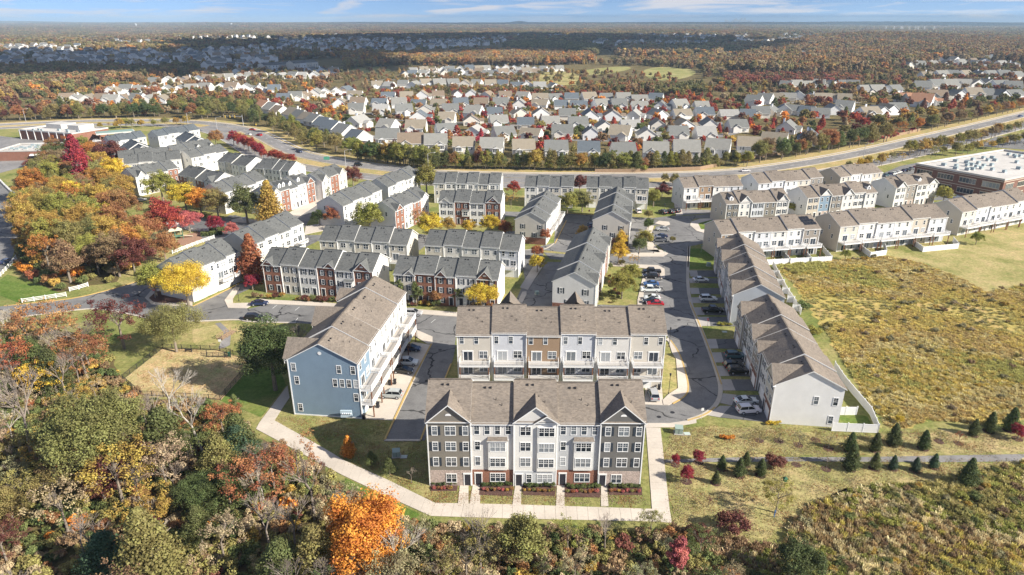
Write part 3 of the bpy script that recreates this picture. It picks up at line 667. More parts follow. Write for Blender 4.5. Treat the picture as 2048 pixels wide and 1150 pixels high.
    def add(s, i, me, fx, z, face='F', name=None, shut=False, x=None, col=None, prox=0.0):
        """place a window or door on unit i; fx 0..1 along the facade, or x in metres"""
        x0, x1 = s.uw * i, s.uw * (i + 1)
        if face == 'F' and z < s.bh.get(i, 0) and me is not ROUND: prox += .065
        if face == 'F': loc = (x if x is not None else x0 + (x1 - x0) * fx, s.dy.get(i, 0) - .005 - prox, z); r = 0
        elif face == 'L': loc = (x0 - .005, s.dp * (1 - fx), z); r = -math.pi / 2
        elif face == 'R': loc = (x1 + .005, s.dp * fx, z); r = math.pi / 2
        elif face == 'K': loc = (x1 - (x1 - x0) * fx, s.dp + .005, z); r = math.pi
        o = put(name or me.name.split('.')[0], me, s.walls[i], loc, r)
        if shut:
            wd = me.vertices[0].co.x * -1
            ca, sa = math.cos(r), math.sin(r)
            for sg in (-1, 1):
                q = sg * (wd + .24); put('shutter', SHUT, s.walls[i], (loc[0] + ca * q, loc[1] + sa * q, z), r)
        return o
    def gable(s, i, f0, f1, rise, col=None, wallmat=None, vent=None, fwd=.12, base_z=None, trimz=.0):
        """cross gable over part of unit i's front"""
        x0 = s.uw * i + s.uw * f0; x1 = s.uw * i + s.uw * f1; h = s.h + s.dz[i]; y0 = s.dy[i]; o = .35
        h0 = h if base_z is None else base_z
        xm = (x0 + x1) / 2; sl = rise / ((x1 - x0) / 2); zp = h0 + rise; yb = (zp - h) / s.pitch + .02
        b = MB(); b.face([(x0, y0 - fwd, h0 - .05), (x1, y0 - fwd, h0 - .05), (xm, y0 - fwd, zp - .05)], 0)
        c = FC[col] if col else (.5, .5, .5); m0 = {'brick': M_BRICK, 'pale': M_BRICK2}.get(c, M_SIDE) if isinstance(c, str) else M_SIDE
        g = put('gable_wall', b.mesh('gable_wall', [m0]), s.walls[i], col=c if not isinstance(c, str) else (.5, .5, .5))
        b = MB(); e0, e1, ze = x0 - o, x1 + o, h0 - o * sl; yf = y0 - fwd - o; t = .16; v = .05
        yv = max(y0 - .2, (ze - h) / s.pitch)
        b.face([(e0, yf, ze + v), (xm, yf, zp + v), (xm, yb + .1, zp + v), (e0, yv, ze + v)][::-1], 0); b.face([(xm, yf, zp + v), (e1, yf, ze + v), (e1, yv, ze + v), (xm, yb + .1, zp + v)][::-1], 0)
        for p, q in (((e0, ze), (xm, zp)), ((xm, zp), (e1, ze))):
            b.face([(p[0], yf, p[1] - t), (q[0], yf, q[1] - t), (q[0], yf, q[1] + v), (p[0], yf, p[1] + v)], 1)
            b.face([(p[0], yf, p[1] - t), (p[0], y0, p[1] - t), (q[0], y0, q[1] - t), (q[0], yf, q[1] - t)], 1)
        put('gable_roof', b.mesh('gable_roof', [M_SHIN, M_TRIM]), s.rf[i], col=s.roof)
        if vent: put('gable_vent', vent, s.walls[i], (xm, y0 - fwd - .01, h0 + rise * .30))
    def dormer(s, i, f, wd=1.6, y=1.6):
        h = s.h + s.dz[i]; xm = s.uw * (i + f); zb = h + y * s.pitch; b = MB(); hh = 1.3; rise = .75
        x0, x1 = xm - wd / 2, xm + wd / 2; yb = lambda z: (z - h) / s.pitch
        b.face([(x0, y, zb - .1), (x1, y, zb - .1), (x1, y, zb + hh), (xm, y, zb + hh + rise), (x0, y, zb + hh)], 0)
        b.face([(x0, yb(zb + hh), zb + hh), (x0, y, zb - .1), (x0, y, zb + hh)], 0); b.face([(x1, y, zb - .1), (x1, yb(zb + hh), zb + hh), (x1, y, zb + hh)], 0)
        z1 = zb + hh + rise + .06; z0 = zb + hh - .1
        b.face([(x0 - .2, y - .25, z0), (xm, y - .25, z1), (xm, yb(z1), z1), (x0 - .2, yb(z0), z0)][::-1], 1); b.face([(xm, y - .25, z1), (x1 + .2, y - .25, z0), (x1 + .2, yb(z0), z0), (xm, yb(z1), z1)][::-1], 1)
        d = put('dormer', b.mesh('dormer', [M_TRIM, M_SHIN]), s.rf[i], col=s.roof)
        put('dormer_window', WM['q'], s.rf[i], (xm, y - .01, zb + .55))
    def deck(s, i, f0, f1, z, dp=2.6, posts=True, zbase=0.0):
        x0 = s.uw * (i + f0); wd = s.uw * (f1 - f0); fl, rl = deck_meshes(wd, dp, posts)
        sx = wd / (max(v.co.x for v in fl.vertices))
        d = put('deck', fl, s.root, (x0, s.dy[i], z)); d.scale.x = sx; r = put('railing', rl, d)
        if posts:
            for x in (.15, wd - .15): put('post', post_mesh(z - .28 - zbase), d, (x / sx, -dp + .15, -z + zbase))
        return d
    def bay(s, i, f0, f1, z0, z1, out=.5, col='w', roof=True):
        x0 = s.uw * (i + f0); x1 = s.uw * (i + f1); y = s.dy[i]; b = MB(); b.box(x0, x1, y - out, y, z0, z1)
        o = put('bay', b.mesh('bay', [M_SIDE]), s.walls[i], col=FC[col])
        if roof:
            b = MB(); b.face([(x0 - .2, y - out - .25, z1), (x1 + .2, y - out - .25, z1), (x1, y - .01, z1 + .5), (x0, y - .01, z1 + .5)])
            b.box(x0 - .2, x1 + .2, y - out - .25, y, z1 - .12, z1 - .01, 1); put('bay_roof', b.mesh('bay_roof', [M_SHIN, M_TRIM]), s.walls[i], col=s.roof)
        return o
    # --- standard facades -------------------------------------------------
    def back3(s, i, flip=False, deck=False, f='f', g='g'):
        h = s.h; q = (lambda v: 1 - v) if flip else (lambda v: v); z3, z2 = h - 1.35, h - 4.1
        s.add(i, WM[g], q(.66), z3); s.add(i, WM[f], q(.22), z3 + .1)
        if deck:
            s.add(i, SLID, q(.35), z2 - 1.1); s.add(i, WM[g], q(.74), z2); s.deck(i, .08, .92, h - 5.45, 2.0, False)
        else: s.add(i, WM[g], q(.68), z2); s.add(i, WM[f], q(.25), z2)
        s.add(i, GARAGE, q(.5), 0.0)
    def front3(s, i, flip=False, door=True, shut=True, bay=False):
        h = s.h; q = (lambda v: 1 - v) if flip else (lambda v: v); z3, z2 = h - 1.3, h - 4.0
        for f in (.27, .73): s.add(i, WM['f'], f, z3, shut=shut)
        if bay:
            s.bay(i, .5, .95, z2 - 1.2, z2 + 1.0, .55); s.add(i, WM['g'], .725, z2, prox=.55); s.add(i, WM['f'], .25, z2, shut=shut)
        else:
            for f in (.27, .73): s.add(i, WM['f'], f, z2, shut=shut)
        s.add(i, DOOR, q(.76), .35); s.add(i, WM['f'], q(.3), 1.7, shut=shut)
    def rear_deck(s, i, flip=False, z=None):
        h = s.h; q = (lambda v: 1 - v) if flip else (lambda v: v)
        s.add(i, WM['f'], q(.27), h - 1.25); s.add(i, WM['f'], q(.73), h - 1.25)
        z = h - 5.35 if z is None else z
        s.add(i, SLID, q(.33), z + .02); s.add(i, WM['g'], q(.74), z + 1.35); s.deck(i, .04, .96, z, 2.8)
        s.add(i, SLID, q(.35), .1); s.add(i, WM['f'], q(.78), 1.5)
    def ends(s, side, pts, shut=False, me='f'):
        i = 0 if side == 'L' else s.n - 1
        for fx, z in pts: s.add(i, WM[me], fx, z, side, shut=shut)

# ------------------------------------------------------------------ front condominium row
A0 = W(858, 962, 0); B0 = W(1283, 975, 0)
r = Row('four-storey front row of five homes, alternating dark gabled and pale fronts, brown shingle roof', None, None, 12.2, 12.0, 5, BROWN, pitch=.68, step=0, ridge=.5, name='condominium_row', world=((W(854, 843, 12.2).x, W(854, 846, 12.2).y, 0), (W(1290, 848, 12.2).x, W(1290, 848, 12.2).y, 0)))
C1 = r
Z = (1.55, 4.75, 7.75, 10.75)
BB = [(M_BRICK2, 3.05), (M_BRICK, 3.05), (M_SIDE, 3.0, (.52, .54, .56)), (M_BRICK, 3.05), (M_BRICK2, 3.05)]
for i, c in enumerate('TkwgG'): r.unit(i, c, dz=(.55, 0, .55, 0, .55)[i], dy=(0, .25, 0, .25, 0)[i], basecol=BB[i])
for i in (0, 4):
    for z in Z[1:]:
        r.add(i, WM['s'], .17, z, shut=True); r.add(i, WM['d'], .53, z); r.add(i, WM['s'], .88, z, shut=True)
    r.add(i, WM['d'], .52 if i == 0 else .43, Z[0]); r.add(i, DOOR, .90 if i == 0 else .10, .15); r.gable(i, .02, .98, 3.0, 'T' if i == 0 else 'G', vent=MOON)
for i in (1, 3):
    for f in (.14, .38, .62, .87): r.add(i, WM['s'], f, Z[3])
    r.bay(i, .40, .84, 3.2, 9.0, .35, 'w', True)
    for z in Z[1:3]: r.add(i, WM['t'], .62, z, prox=.35); r.add(i, WM['s'], .15, z)
    r.add(i, WM['t'], .62, Z[0]); r.add(i, DOOR, .16, .15)
r.bay(2, .54, .97, 3.1, 11.6, .3, 'w', False)
for z in Z[1:]: r.add(2, WM['d'], .27, z); r.add(2, WM['t'], .755, z, prox=.3)
r.add(2, WM['s'], .36, Z[0]); r.add(2, WM['t'], .73, Z[0]); r.add(2, DOOR, .12, .15); r.gable(2, .02, .98, 2.7, 'k'); r.gable(2, .5, 1.0, 1.2, 'k', fwd=.42)
r.ends('R', [(.3, 4.7), (.3, 7.7), (.7, 7.7)]); r.ends('L', [(.3, 4.7), (.3, 7.7), (.7, 7.7)])
b = MB()
for i in range(5):  # dark door recesses and entry canopies
    pass
# second condominium row, balconies to the camera
r = Row('four-storey row of six homes with two tiers of white balconies, one front brown', (914, 669), (1332, 672), 12.3, 12.0, 6, BROWN, pitch=.62, name='condominium_row')
C2 = r
for i, c in enumerate('cvnvkc'): r.unit(i, c, dz=(0, .5, 0, .5, 0, .5)[i], dy=(0, .2, 0, .2, 0, .2)[i])
for i in range(6):
    q = 1 if i < 5 else -1
    Q = (lambda v: v) if i < 5 else (lambda v: 1 - v)
    r.add(i, WM['s'], Q(.13), 11.0); r.add(i, WM['s'], Q(.55), 11.0)
    for z in (6.3, 3.15):
        r.add(i, SLID, Q(.30), z + .02); r.add(i, WM['d'], Q(.75), z + 1.4); r.deck(i, .065, .935, z, 2.4, z > 5, 3.2 if z > 5 else 0)
    r.add(i, GARAGE, .5, 0)
for i in (1, 3): # tall cross gables of the far side peep over the ridge
    x0, x1 = r.uw * i, r.uw * (i + 1.0)
    b = MB(); zr = 12.3 + 6 * .62; zp = zr + 1.0; xm = (x0 + x1) / 2; h = 12.3
    b.face([(x0, 12.3, h), (xm, 6.2, zp), (xm, 12.4, zp)][::-1], 0); b.face([(x0, 12.3, h), (xm, 6.2, zp), (xm, 12.4, zp)], 0); b.face([(x1, 12.3, h), (xm, 6.2, zp), (xm, 12.4, zp)], 0)
    b.face([(x1, 12.35, h), (x0, 12.35, h), (xm, 12.35, zp)], 1)
    put('gable_roof', b.mesh('gable_roof', [M_SHIN, M_TRIM]), r.rf[i], col=BROWN)
r.ends('R', [(.3, 10.8), (.3, 7.8), (.7, 4.7)])
# blue-ended block
r = Row('four-storey block with blue clapboard end wall, white balconies and brown roof', None, None, 12.3, 13.7, 5, BROWN, pitch=.52, ridge=.52, name='condominium_row', world=((-29.1, 110.6, 0), (-25.2, 145.0, 0)))
C3 = r
for i, c in enumerate('bvwcw'): r.unit(i, c, dz=(0, .35, .35, 0, .3)[i], dy=(0, .15, -.05, .2, 0)[i])
b = MB(); h = 12.3; dp = 13.7; yr = dp * .52; zr = h + yr * .52
sec = [(-.02, 0), (dp + .02, 0), (dp + .02, h), (yr, zr - .03), (-.02, h)]
b.face([(-.04, y, z) for y, z in sec[::-1]]); b.face([(-.0, y, z) for y, z in sec])
put('end_wall', b.mesh('end_wall', [M_SIDE]), r.walls[0], col=FC['b'])
b = MB(); b.box(-.12, .08, -.1, .1, 0, h); b.box(-.12, .08, dp - .1, dp + .1, 0, h); b.box(-.1, 0, .1, dp - .1, 0, .25); put('corner_trim', b.mesh('corner_trim', [M_TRIM]), r.walls[0])
for fx, z, k in ((.075, 10.6, 's'), (.73, 10.6, 's'), (.93, 10.6, 's'), (.10, 7.75, 's'), (.655, 7.65, 's'), (.755, 7.65, 's'), (.855, 7.65, 's'), (.955, 7.65, 's'), (.94, 4.7, 's'), (.10, 1.7, 's')):
    o = r.add(0, WM[k], fx, z, 'L'); o.location.x -= .04
o = r.add(0, ROUND, .48, 13.9, 'L', name='gable_vent'); o.location.x -= .05
for i in range(5):
    r.add(i, WM['s'], .2, 10.9); r.add(i, WM['s'], .62, 10.9)
    for z in (6.3, 3.2): r.add(i, SLID, .32, z + .02); r.add(i, WM['d'], .75, z + 1.4); r.deck(i, .02, .98, z, 2.3, z > 5, 3.2 if z > 5 else 0)
    for xx in (.12, .88): put('post', post_mesh(2.9), r.root, (r.uw * (i + xx), -2.1, 0))
    r.add(i, GARAGE, .5, 0)
# cross gables on its far (west) side
for i, f0, f1 in ((0, -.02, .9), (2, .0, 1.0), (4, .05, .98)):
    x0, x1 = r.uw * (i + f0), r.uw * (i + f1); xm = (x0 + x1) / 2; h = 12.3 + r.dz[i]; rise = 3.1 if i < 4 else 1.7; zp = h + rise; yk = 13.7
    sl = (7.124 * .52) / (13.7 - 7.124); yi = yk - rise / sl
    b = MB()
    b.face([(x0, yk, h + .04), (xm, yi, zp + .04), (xm, yk + .9, zp + .04), (x0, yk + .9, h + .04)], 0)
    b.face([(xm, yi, zp + .04), (x1, yk, h + .04), (x1, yk + .9, h + .04), (xm, yk + .9, zp + .04)], 0)
    b.face([(x1, yk + .6, h - 1), (x0, yk + .6, h - 1), (x0, yk + .6, h), (xm, yk + .6, zp), (x1, yk + .6, h)], 1)
    put('gable_roof', b.mesh('gable_roof', [M_SHIN, M_TRIM]), r.rf[i], col=BROWN)

# ------------------------------------------------------------------ garage rows along the curving street (fronts face the street)
def street_row(label, near_e, near_w, far_w, n, h, walls, gab, endcol, seed):
    """fronts face west; the near gable end faces the camera"""
    a = W(*far_w, h); b_ = W(*near_w, h); c = W(*near_e, h)
    a.z = b_.z = c.z = 0; dp = (c - b_).length
    r = Row(label, None, None, h, dp, n, BROWN, pitch=.52, ridge=.5, name='townhouse_row', world=(tuple(a), tuple(b_)))
    for i in range(n):
        c_ = walls[i]; r.unit(i, c_, dz=(0, .45, .1)[i % 3], dy=(-.1, .35, 0)[i % 3], basecol=((M_BRICK3, 3.1) if i % 2 else (M_BRICK2, 3.1)) if i % 3 != 1 else None)
        r.add(i, GARAGE, .62, 0.0); r.add(i, DOOR, .17, .1)
        for z in (4.4, 7.2):
            r.add(i, WM['g'], .3, z, shut=(i % 2 == 0)); r.add(i, WM['g'], .74, z, shut=False)
        if i in gab: r.gable(i, *gab[i])
        r.add(i, WM['f'], .3, 7.2, 'K'); r.add(i, WM['f'], .7, 7.2, 'K')
    b = MB(); h_ = h + r.dz[n - 1]; yr = dp * .5; zr = h_ + yr * .52; x = r.L
    for e in (.0, .035): b.face([(x + e, y, z) for y, z in [(r.dy[n - 1] + .02, 0), (dp, 0), (dp, h_), (yr, zr - .03), (r.dy[n - 1] + .02, h_)]])
    put('end_wall', b.mesh('end_wall', [M_SIDE]), r.walls[n - 1], col=endcol)
    return r
R1 = street_row('garage terrace at the near end of the curving street, pale end wall beside lawned yard', (1687, 772), (1551, 768.5), (1478, 611), 6, 8.5, 'tGgmlc', {0: (.1, 1, 2.6, 't'), 2: (.1, .95, 2.4, 'g'), 5: (.05, 1, 2.8, 't'), 3: (.3, .9, 1.8, 'm')}, (.80, .79, .77), 1)
for fx, z in ((.62, 5.6), (.90, 5.6), (.88, 1.6)): o = R1.add(5, WM['s'], fx, z, 'R'); o.location.x += .04
R2 = street_row('garage terrace farther up the curving street, blue-grey end wall, mixed brown fronts', (1567, 590.7), (1468, 588), (1434, 483), 7, 8.5, 'cTtlgkm', {0: (.1, 1, 2.2, 'c'), 2: (.05, .95, 2.4, 't'), 4: (.1, 1, 2.5, 'g'), 6: (.05, 1, 2.7, 'm')}, (.50, .53, .58), 2)

# ------------------------------------------------------------------ grey-roofed townhouse rows
H3 = 8.6
def grey_row(label, a, b, n, cols, style, roof=GREY, dp=11.5, pitch=.55, h=H3, gab=(), decks=(), ends=None, bays=(), dz=(0, .5, .1, .6, 0, .5, .1), dorm=(), flipf=None, shut=True):
    r = Row(label, a, b, h, dp, n, roof, pitch=pitch)
    for i in range(n):
        c = cols[i % len(cols)]
        r.unit(i, c, dz=dz[i % len(dz)], dy=(0, .15)[i % 2])
        fl = bool(i % 2) if flipf is None else flipf
        if style == 'back': r.back3(i, fl, i in decks)
        elif style == 'front': r.front3(i, fl, bay=i in bays, shut=shut)
        elif style == 'deck': r.rear_deck(i, fl)
        for g in gab:
            if g[0] == i: r.gable(*g[:4], col=c, vent=MOON if len(g) > 4 else None)
        for d in dorm:
            if d[0] == i: r.dormer(*d)
    if ends:
        for side, pts in ends.items(): r.ends(side, pts, shut=False)
    return r
RE = [(.3, 7.0), (.7, 7.0), (.35, 4.2)]
grey_row('grey-roofed row of six white homes backing on the main road, behind the four-home row', (868, 366), (1000, 369), 6, 'ckkkcw', 'back', ends={'R': RE})
grey_row('four-home row, white and red brick fronts alternating, behind bright yellow trees', (878, 404), (1001, 408), 4, 'wBwB', 'front', bays=(1,), gab=((0, 0, .7, 1.6), (3, .15, .85, 1.9, 1)), ends={'R': RE})
grey_row('five-home white garage-side row behind the red brick and tan row on the parking street', (639.5, 480), (813, 489.5), 5, 'ckckc', 'back', decks=(4,), ends={'R': RE})
grey_row('five-home white row with a brick-based end, garage side, beside the dark alley', (850.5, 489.5), (1036.5, 501), 5, 'ckkkv', 'back', ends={'R': RE}, decks=(4,))
grey_row('red brick, tan and white row facing the parking street, one dormer gable over brick', (525, 528), (744, 545.6), 6, 'BcwBwB', 'front', gab=((0, 0, .6, 1.6, 1), (3, .45, .95, 1.3), (5, .05, .85, 2.2, 1)), bays=(4,), ends={'R': RE})
grey_row('tan, brick and white row with clipped columnar shrubs at its doors', (788, 547), (994.5, 559), 5, 'cBBwB', 'front', gab=((0, .5, 1, 1.3), (2, .05, .55, 1.5), (4, .05, .75, 2.2, 1)), bays=(3,), ends={'R': RE})
grey_row('four-home grey-roofed row by the main road beyond the park path', (1050, 372.6), (1146, 375.3), 4, 'kkcc', 'back', ends={'R': RE})
grey_row('five-home grey-roofed row by the main road with a white car at its drive', (1174, 374), (1296.6, 377.7), 5, 'ckkkc', 'back', decks=(4,), ends={'R': RE})
# end-on rows: near gable wall faces the camera, long side faces east
def end_row(label, near_w, near_e, far_e, n, cols, fac, rev_gab=(), brick=True, endcol='w', roof=GREY, decks=(), pts=((.3, 6.6), (.75, 6.6), (.75, 3.9)), pitch=.52, h=H3, dzs=(0, .35, .1, .45, .2)):
    a = W(*near_e, h); w_ = W(*near_w, h); f = W(*far_e, h)
    for q in (a, w_, f): q.z = 0
    dp = (a - w_).length
    r = Row(label, None, None, h, dp, n, roof, pitch=pitch, world=(tuple(a), tuple(f)))
    for i in range(n):
        c = cols[i % len(cols)]; r.unit(i, c, dz=dzs[i % len(dzs)], dy=(0, .2)[i % 2])
        if fac == 'front': r.front3(i, bool(i % 2), shut=False)
        else: r.back3(i, bool(i % 2), i in decks)
        for g in rev_gab:
            if g[0] == i: r.gable(*g[:4], col=c)
    b = MB(); yr = dp * .5; zr = h + yr * pitch
    b.face([(-.03, y, z) for y, z in [(0, h), (yr, zr - .03), (dp, h), (dp, 0), (0, 0)]])
    put('end_wall', b.mesh('end_wall', [M_SIDE]), r.walls[0], col=FC[endcol])
    if brick:
        b = MB(); b.box(-.08, -.02, .02, dp - .02, 0, 2.4); put('brick_base', b.mesh('brick_base', [M_BRICK]), r.walls[0])
    for fx, z in pts: o = r.add(0, WM['f'], fx, z, 'L', shut=brick); o.location.x -= .04
    return r
end_row('end-on grey-roofed terrace with white gable wall over a brick base, just behind the balcony row', (1106, 560), (1191.5, 568.4), (1222, 476), 5, 'cBwBc', 'front', rev_gab=((0, .1, .8, 1.6), (2, .1, .8, 1.6), (4, .1, .8, 1.6)), pts=((.2, 6.0), (.77, 6.0), (.78, 2.9), (.36, 2.7)))
end_row('end-on grey-roofed terrace with dormers, cream gable wall, beside two golden trees', (1185.7, 440), (1260, 443), (1267, 393), 4, 'kckc', 'front', rev_gab=((0, .1, .8, 1.6), (1, .1, .8, 1.6), (3, .1, .8, 1.6)), endcol='c', pts=((.33, 6.0), (.77, 6.0), (.55, 3.4)))
end_row('end-on grey-roofed terrace with white garages and balconies on its long side, cream shuttered gable', (1028.7, 440), (1092.6, 442), (1122, 399), 4, 'wkwk', 'back', decks=(1, 2, 3), endcol='c', pts=((.25, 6.2), (.8, 6.2), (.25, 3.3), (.62, 3.3)))
# western cluster
PW = [(.3, 7.0), (.65, 7.0)]
grey_row('cream row with balcony at its far end, behind the fiery red tree at the alley', (502.5, 490.5), (606, 449), 4, 'cwcw', 'back', decks=(3,), ends={'L': [(.2, 7.0), (.75, 7.0)]}, dp=12.5)
grey_row('white row half hidden by two big golden trees at the bend of the road', (377, 546), (476, 507), 4, 'wkwk', 'back', decks=(2, 3), ends={'L': PW}, dp=12.5)
grey_row('white row with pedimented blue-grey end and a rust tree at its corner', (686, 412), (763, 382), 4, 'wwkw', 'back', ends={'L': PW}, dp=12)
grey_row('white row with a tan end wall backing on the main road near the grey lamp', (776, 374), (840, 349.6), 4, 'kwkw', 'back', ends={'L': PW}, dp=11)
grey_row('brick-gabled row with golden shrubs at its door, between the two long white rows', (790, 422), (857, 393), 4, 'BkBk', 'front', gab=((0, .1, .8, 2.0), (3, .2, .95, 1.6)), ends={'L': PW}, dp=11, shut=False)
grey_row('brick and cream row with four arched dormers in a line on its roof', (543, 390.8), (628, 362.4), 5, 'wBwwB', 'front', gab=((0, .05, .95, 2.2), (4, .05, .95, 2.2)), dorm=((1, .3), (1, .75), (2, .5), (3, .5)), dp=11, ends={'L': PW}, shut=False)
grey_row('long white garage row with a pale gable, above the orange and yellow street trees', (446, 386), (533, 360.5), 4, 'wkwk', 'back', ends={'L': PW}, dp=12)
grey_row('twin-gabled cream and brick row beside the dark plum tree', (643.5, 362.4), (692, 343), 3, 'wBc', 'front', gab=((0, .05, .8, 2.2), (2, .1, .9, 2.2)), dp=11, ends={'L': PW}, shut=False)
grey_row('long low-pitched row with a white chimney-like strip, front gable at its wood end', (271, 354), (356, 338), 4, 'wccB', 'front', gab=((0, .2, .9, 2.2),), dp=12, shut=False)
grey_row('grey-roofed row with a narrow strip of white wall, second from the shopping lot', (249, 328), (361, 320), 4, 'ckck', 'back', dp=12)
grey_row('grey-roofed row with small white roof gables nearest the crimson tree lot', (238, 317), (337, 309), 3, 'ckc', 'front', gab=((0, .6, 1, 1.6), (1, .6, 1., 1.6)), dp=11, shut=False)
grey_row('cream three-home row with a chimney breast below the plum and crimson trees', (383, 315.5), (455, 302), 3, 'wkw', 'back', dp=11, ends={'L': PW})
grey_row('grey-roofed row with two tiny roof gables, tucked behind the cream three-home row', (352, 305), (430, 291), 3, 'ckc', 'front', gab=((1, .5, .9, 1.6), (2, .5, .9, 1.6)), dp=11, shut=False)
grey_row('dark-roofed white row nearest the canopy of the filling station', (223, 284.5), (292, 275.5), 4, 'vwkc', 'back', roof=BLUEG, dp=11, ends={'L': PW})
grey_row('dark-roofed lilac and white row beside the traffic signal junction', (316, 272.4), (399, 260.7), 4, 'vkwk', 'back', roof=BLUEG, dp=11, ends={'L': PW})
# rows stepping downhill whose white right gable faces the sun: fronts face south-west
def sw_row(label, a, b, n, cols, dp, roof=GREY, brick=(), style='front', steep=.55, dz=(0, .5, 0, .5), gab=()):
    r = Row(label, a, b, H3, dp, n, roof, pitch=steep)
    for i in range(n):
        c = cols[i % len(cols)]; r.unit(i, c, dz=dz[i % len(dz)], dy=(0, .3)[i % 2]); r.front3(i, False, shut=False)
        for g in gab:
            if g[0] == i: r.gable(*g[:4], col=c)
    r.ends('R', [(.6, 7.0)])
    return r
sw_row('dark shingled row with stepped white rakes and shaded brick fronts above the yellow street tree', (356, 349), (426, 367), 4, 'BcBw', 11.5, gab=((3, .2, .9, 2.0),))
sw_row('row of stepped narrow roofs with sunlit white end, behind the long white garage row', (435.3, 321.5), (491, 334), 4, 'kcww', 12)
sw_row('wide grey-roofed row with broad sunlit white end wall by the red median trees', (511, 335.5), (576, 342), 4, 'ckwk', 12, dz=(0, .3, 0, 0))
sw_row('small dark-roofed row of narrow stepped roofs facing the filling station', (240, 293), (261, 308), 3, 'wkw', 12, roof=BLUEG)
sw_row('small dark-roofed row of narrow stepped roofs below the traffic signal row', (351, 276), (377, 292), 3, 'wkw', 12, roof=BLUEG)

# ------------------------------------------------------------------ brown-roofed cluster on the east side
def brown_row(label, a, b, n, cols, style, gab=(), dorm=(), dp=12, yards=None, endcol='l', dz=(0, .55, .1), h=8.8):
    r = Row(label, a, b, h, dp, n, BROWN, pitch=.5)
    for i in range(n):
        c = cols[i % len(cols)]; r.unit(i, c, dz=dz[i % len(dz)], dy=(0, .2, -.1)[i % 3], basecol=(M_BRICK2, 2.9) if style == 'front' and i % 2 else None)
        if style == 'front': r.front3(i, bool(i % 2), shut=(i % 2 == 0))
        else: r.rear_deck(i, bool(i % 2))
        for g in gab:
            if g[0] == i: r.gable(*g[:4], col='k' if i % 2 else c, vent=None)
        for d in dorm:
            if d[0] == i: r.dormer(*d)
    b = MB(); h_ = h + r.dz[0]; yr = dp * .5; zr = h_ + yr * .5
    b.face([(-.03, y, z) for y, z in [(0, h_), (yr, zr - .03), (dp, h_), (dp, 0), (0, 0)]]); put('end_wall', b.mesh('end_wall', [M_SIDE]), r.walls[0], col=FC[endcol])
    for fx, z in ((.35, 4.6), (.6, 7.2), (.75, 4.6)): o = r.add(0, WM['f'], fx, z, 'L'); o.location.x -= .04
    return r
brown_row('brown-roofed row of four homes with balconies, first beside the upper parking bay', (1369, 375.5), (1485, 371), 4, 'wnkv', 'deck', dp=12)
brown_row('brown-roofed row with pale blue and white backs along the main road, middle of its line', (1518, 367), (1646, 356.5), 5, 'vvwcm', 'deck', dp=12)
brown_row('brown-roofed row with a tan brick end beside the row of parked cars', (1682, 354), (1765, 344), 4, 'cwwt', 'deck', dp=12, endcol='t')
brown_row('dormered brown-roofed row with dark and pale fronts behind the rounded lawn island', (1454, 408), (1579, 402), 5, 'TkvTk', 'front', gab=((1, .1, .95, 2.2), (4, .15, .9, 2.2)), dorm=((0, .5),), dp=12, endcol='t')
brown_row('brown-roofed row with blue, brick and grey fronts and two white pediments', (1616.5, 395.5), (1754, 384.5), 6, 'tbmkkk', 'front', gab=((1, .1, 1, 2.3), (3, .1, 1, 2.3)), dorm=((5, .5),), dp=12)
brown_row('brown-roofed row of cream gabled fronts beside the brick office building', (1793, 375.5), (1876, 365), 4, 'kmkk', 'front', gab=((0, .1, 1, 2.3), (3, .1, 1, 1.9)), dorm=((2, .5),), dp=12)
R7 = brown_row('brown-roofed deck row with black solar panels, white fenced yards, nearest the brown terrace', (1444, 468.6), (1640, 457), 6, 'nwvkwm', 'deck', dp=12, endcol='t')
R8 = brown_row('brown-roofed deck row of six homes facing the open field, tan end wall', (1682, 453), (1894.8, 434), 6, 'ckvktv', 'deck', dp=12.5, endcol='t')
R9 = brown_row('brown-roofed deck row running out of the picture past the tan end wall by the field', (1926, 424), (2062, 401), 5, 'cvvkl', 'deck', dp=12.5, endcol='t')
# solar panels
h = 8.8 + R7.dz[5]
for ix in range(4):
    for iy in range(3):
        if ix == 3 and iy == 2: continue
        y0 = 1.6 + iy * 1.25; x0 = R7.uw * 5 + .7 + ix * 1.15 + (.35 if iy == 0 else 0)
        b = MB(); z = lambda y: h + y * .5 + .1
        b.face([(x0, y0, z(y0)), (x0 + 1.08, y0, z(y0)), (x0 + 1.08, y0 + 1.18, z(y0 + 1.18)), (x0, y0 + 1.18, z(y0 + 1.18))])
        put('solar_panel', b.mesh('solar_panel', [mat('solar_glass', (.012, .014, .02), .15, spec=.5)]), R7.rf[5])
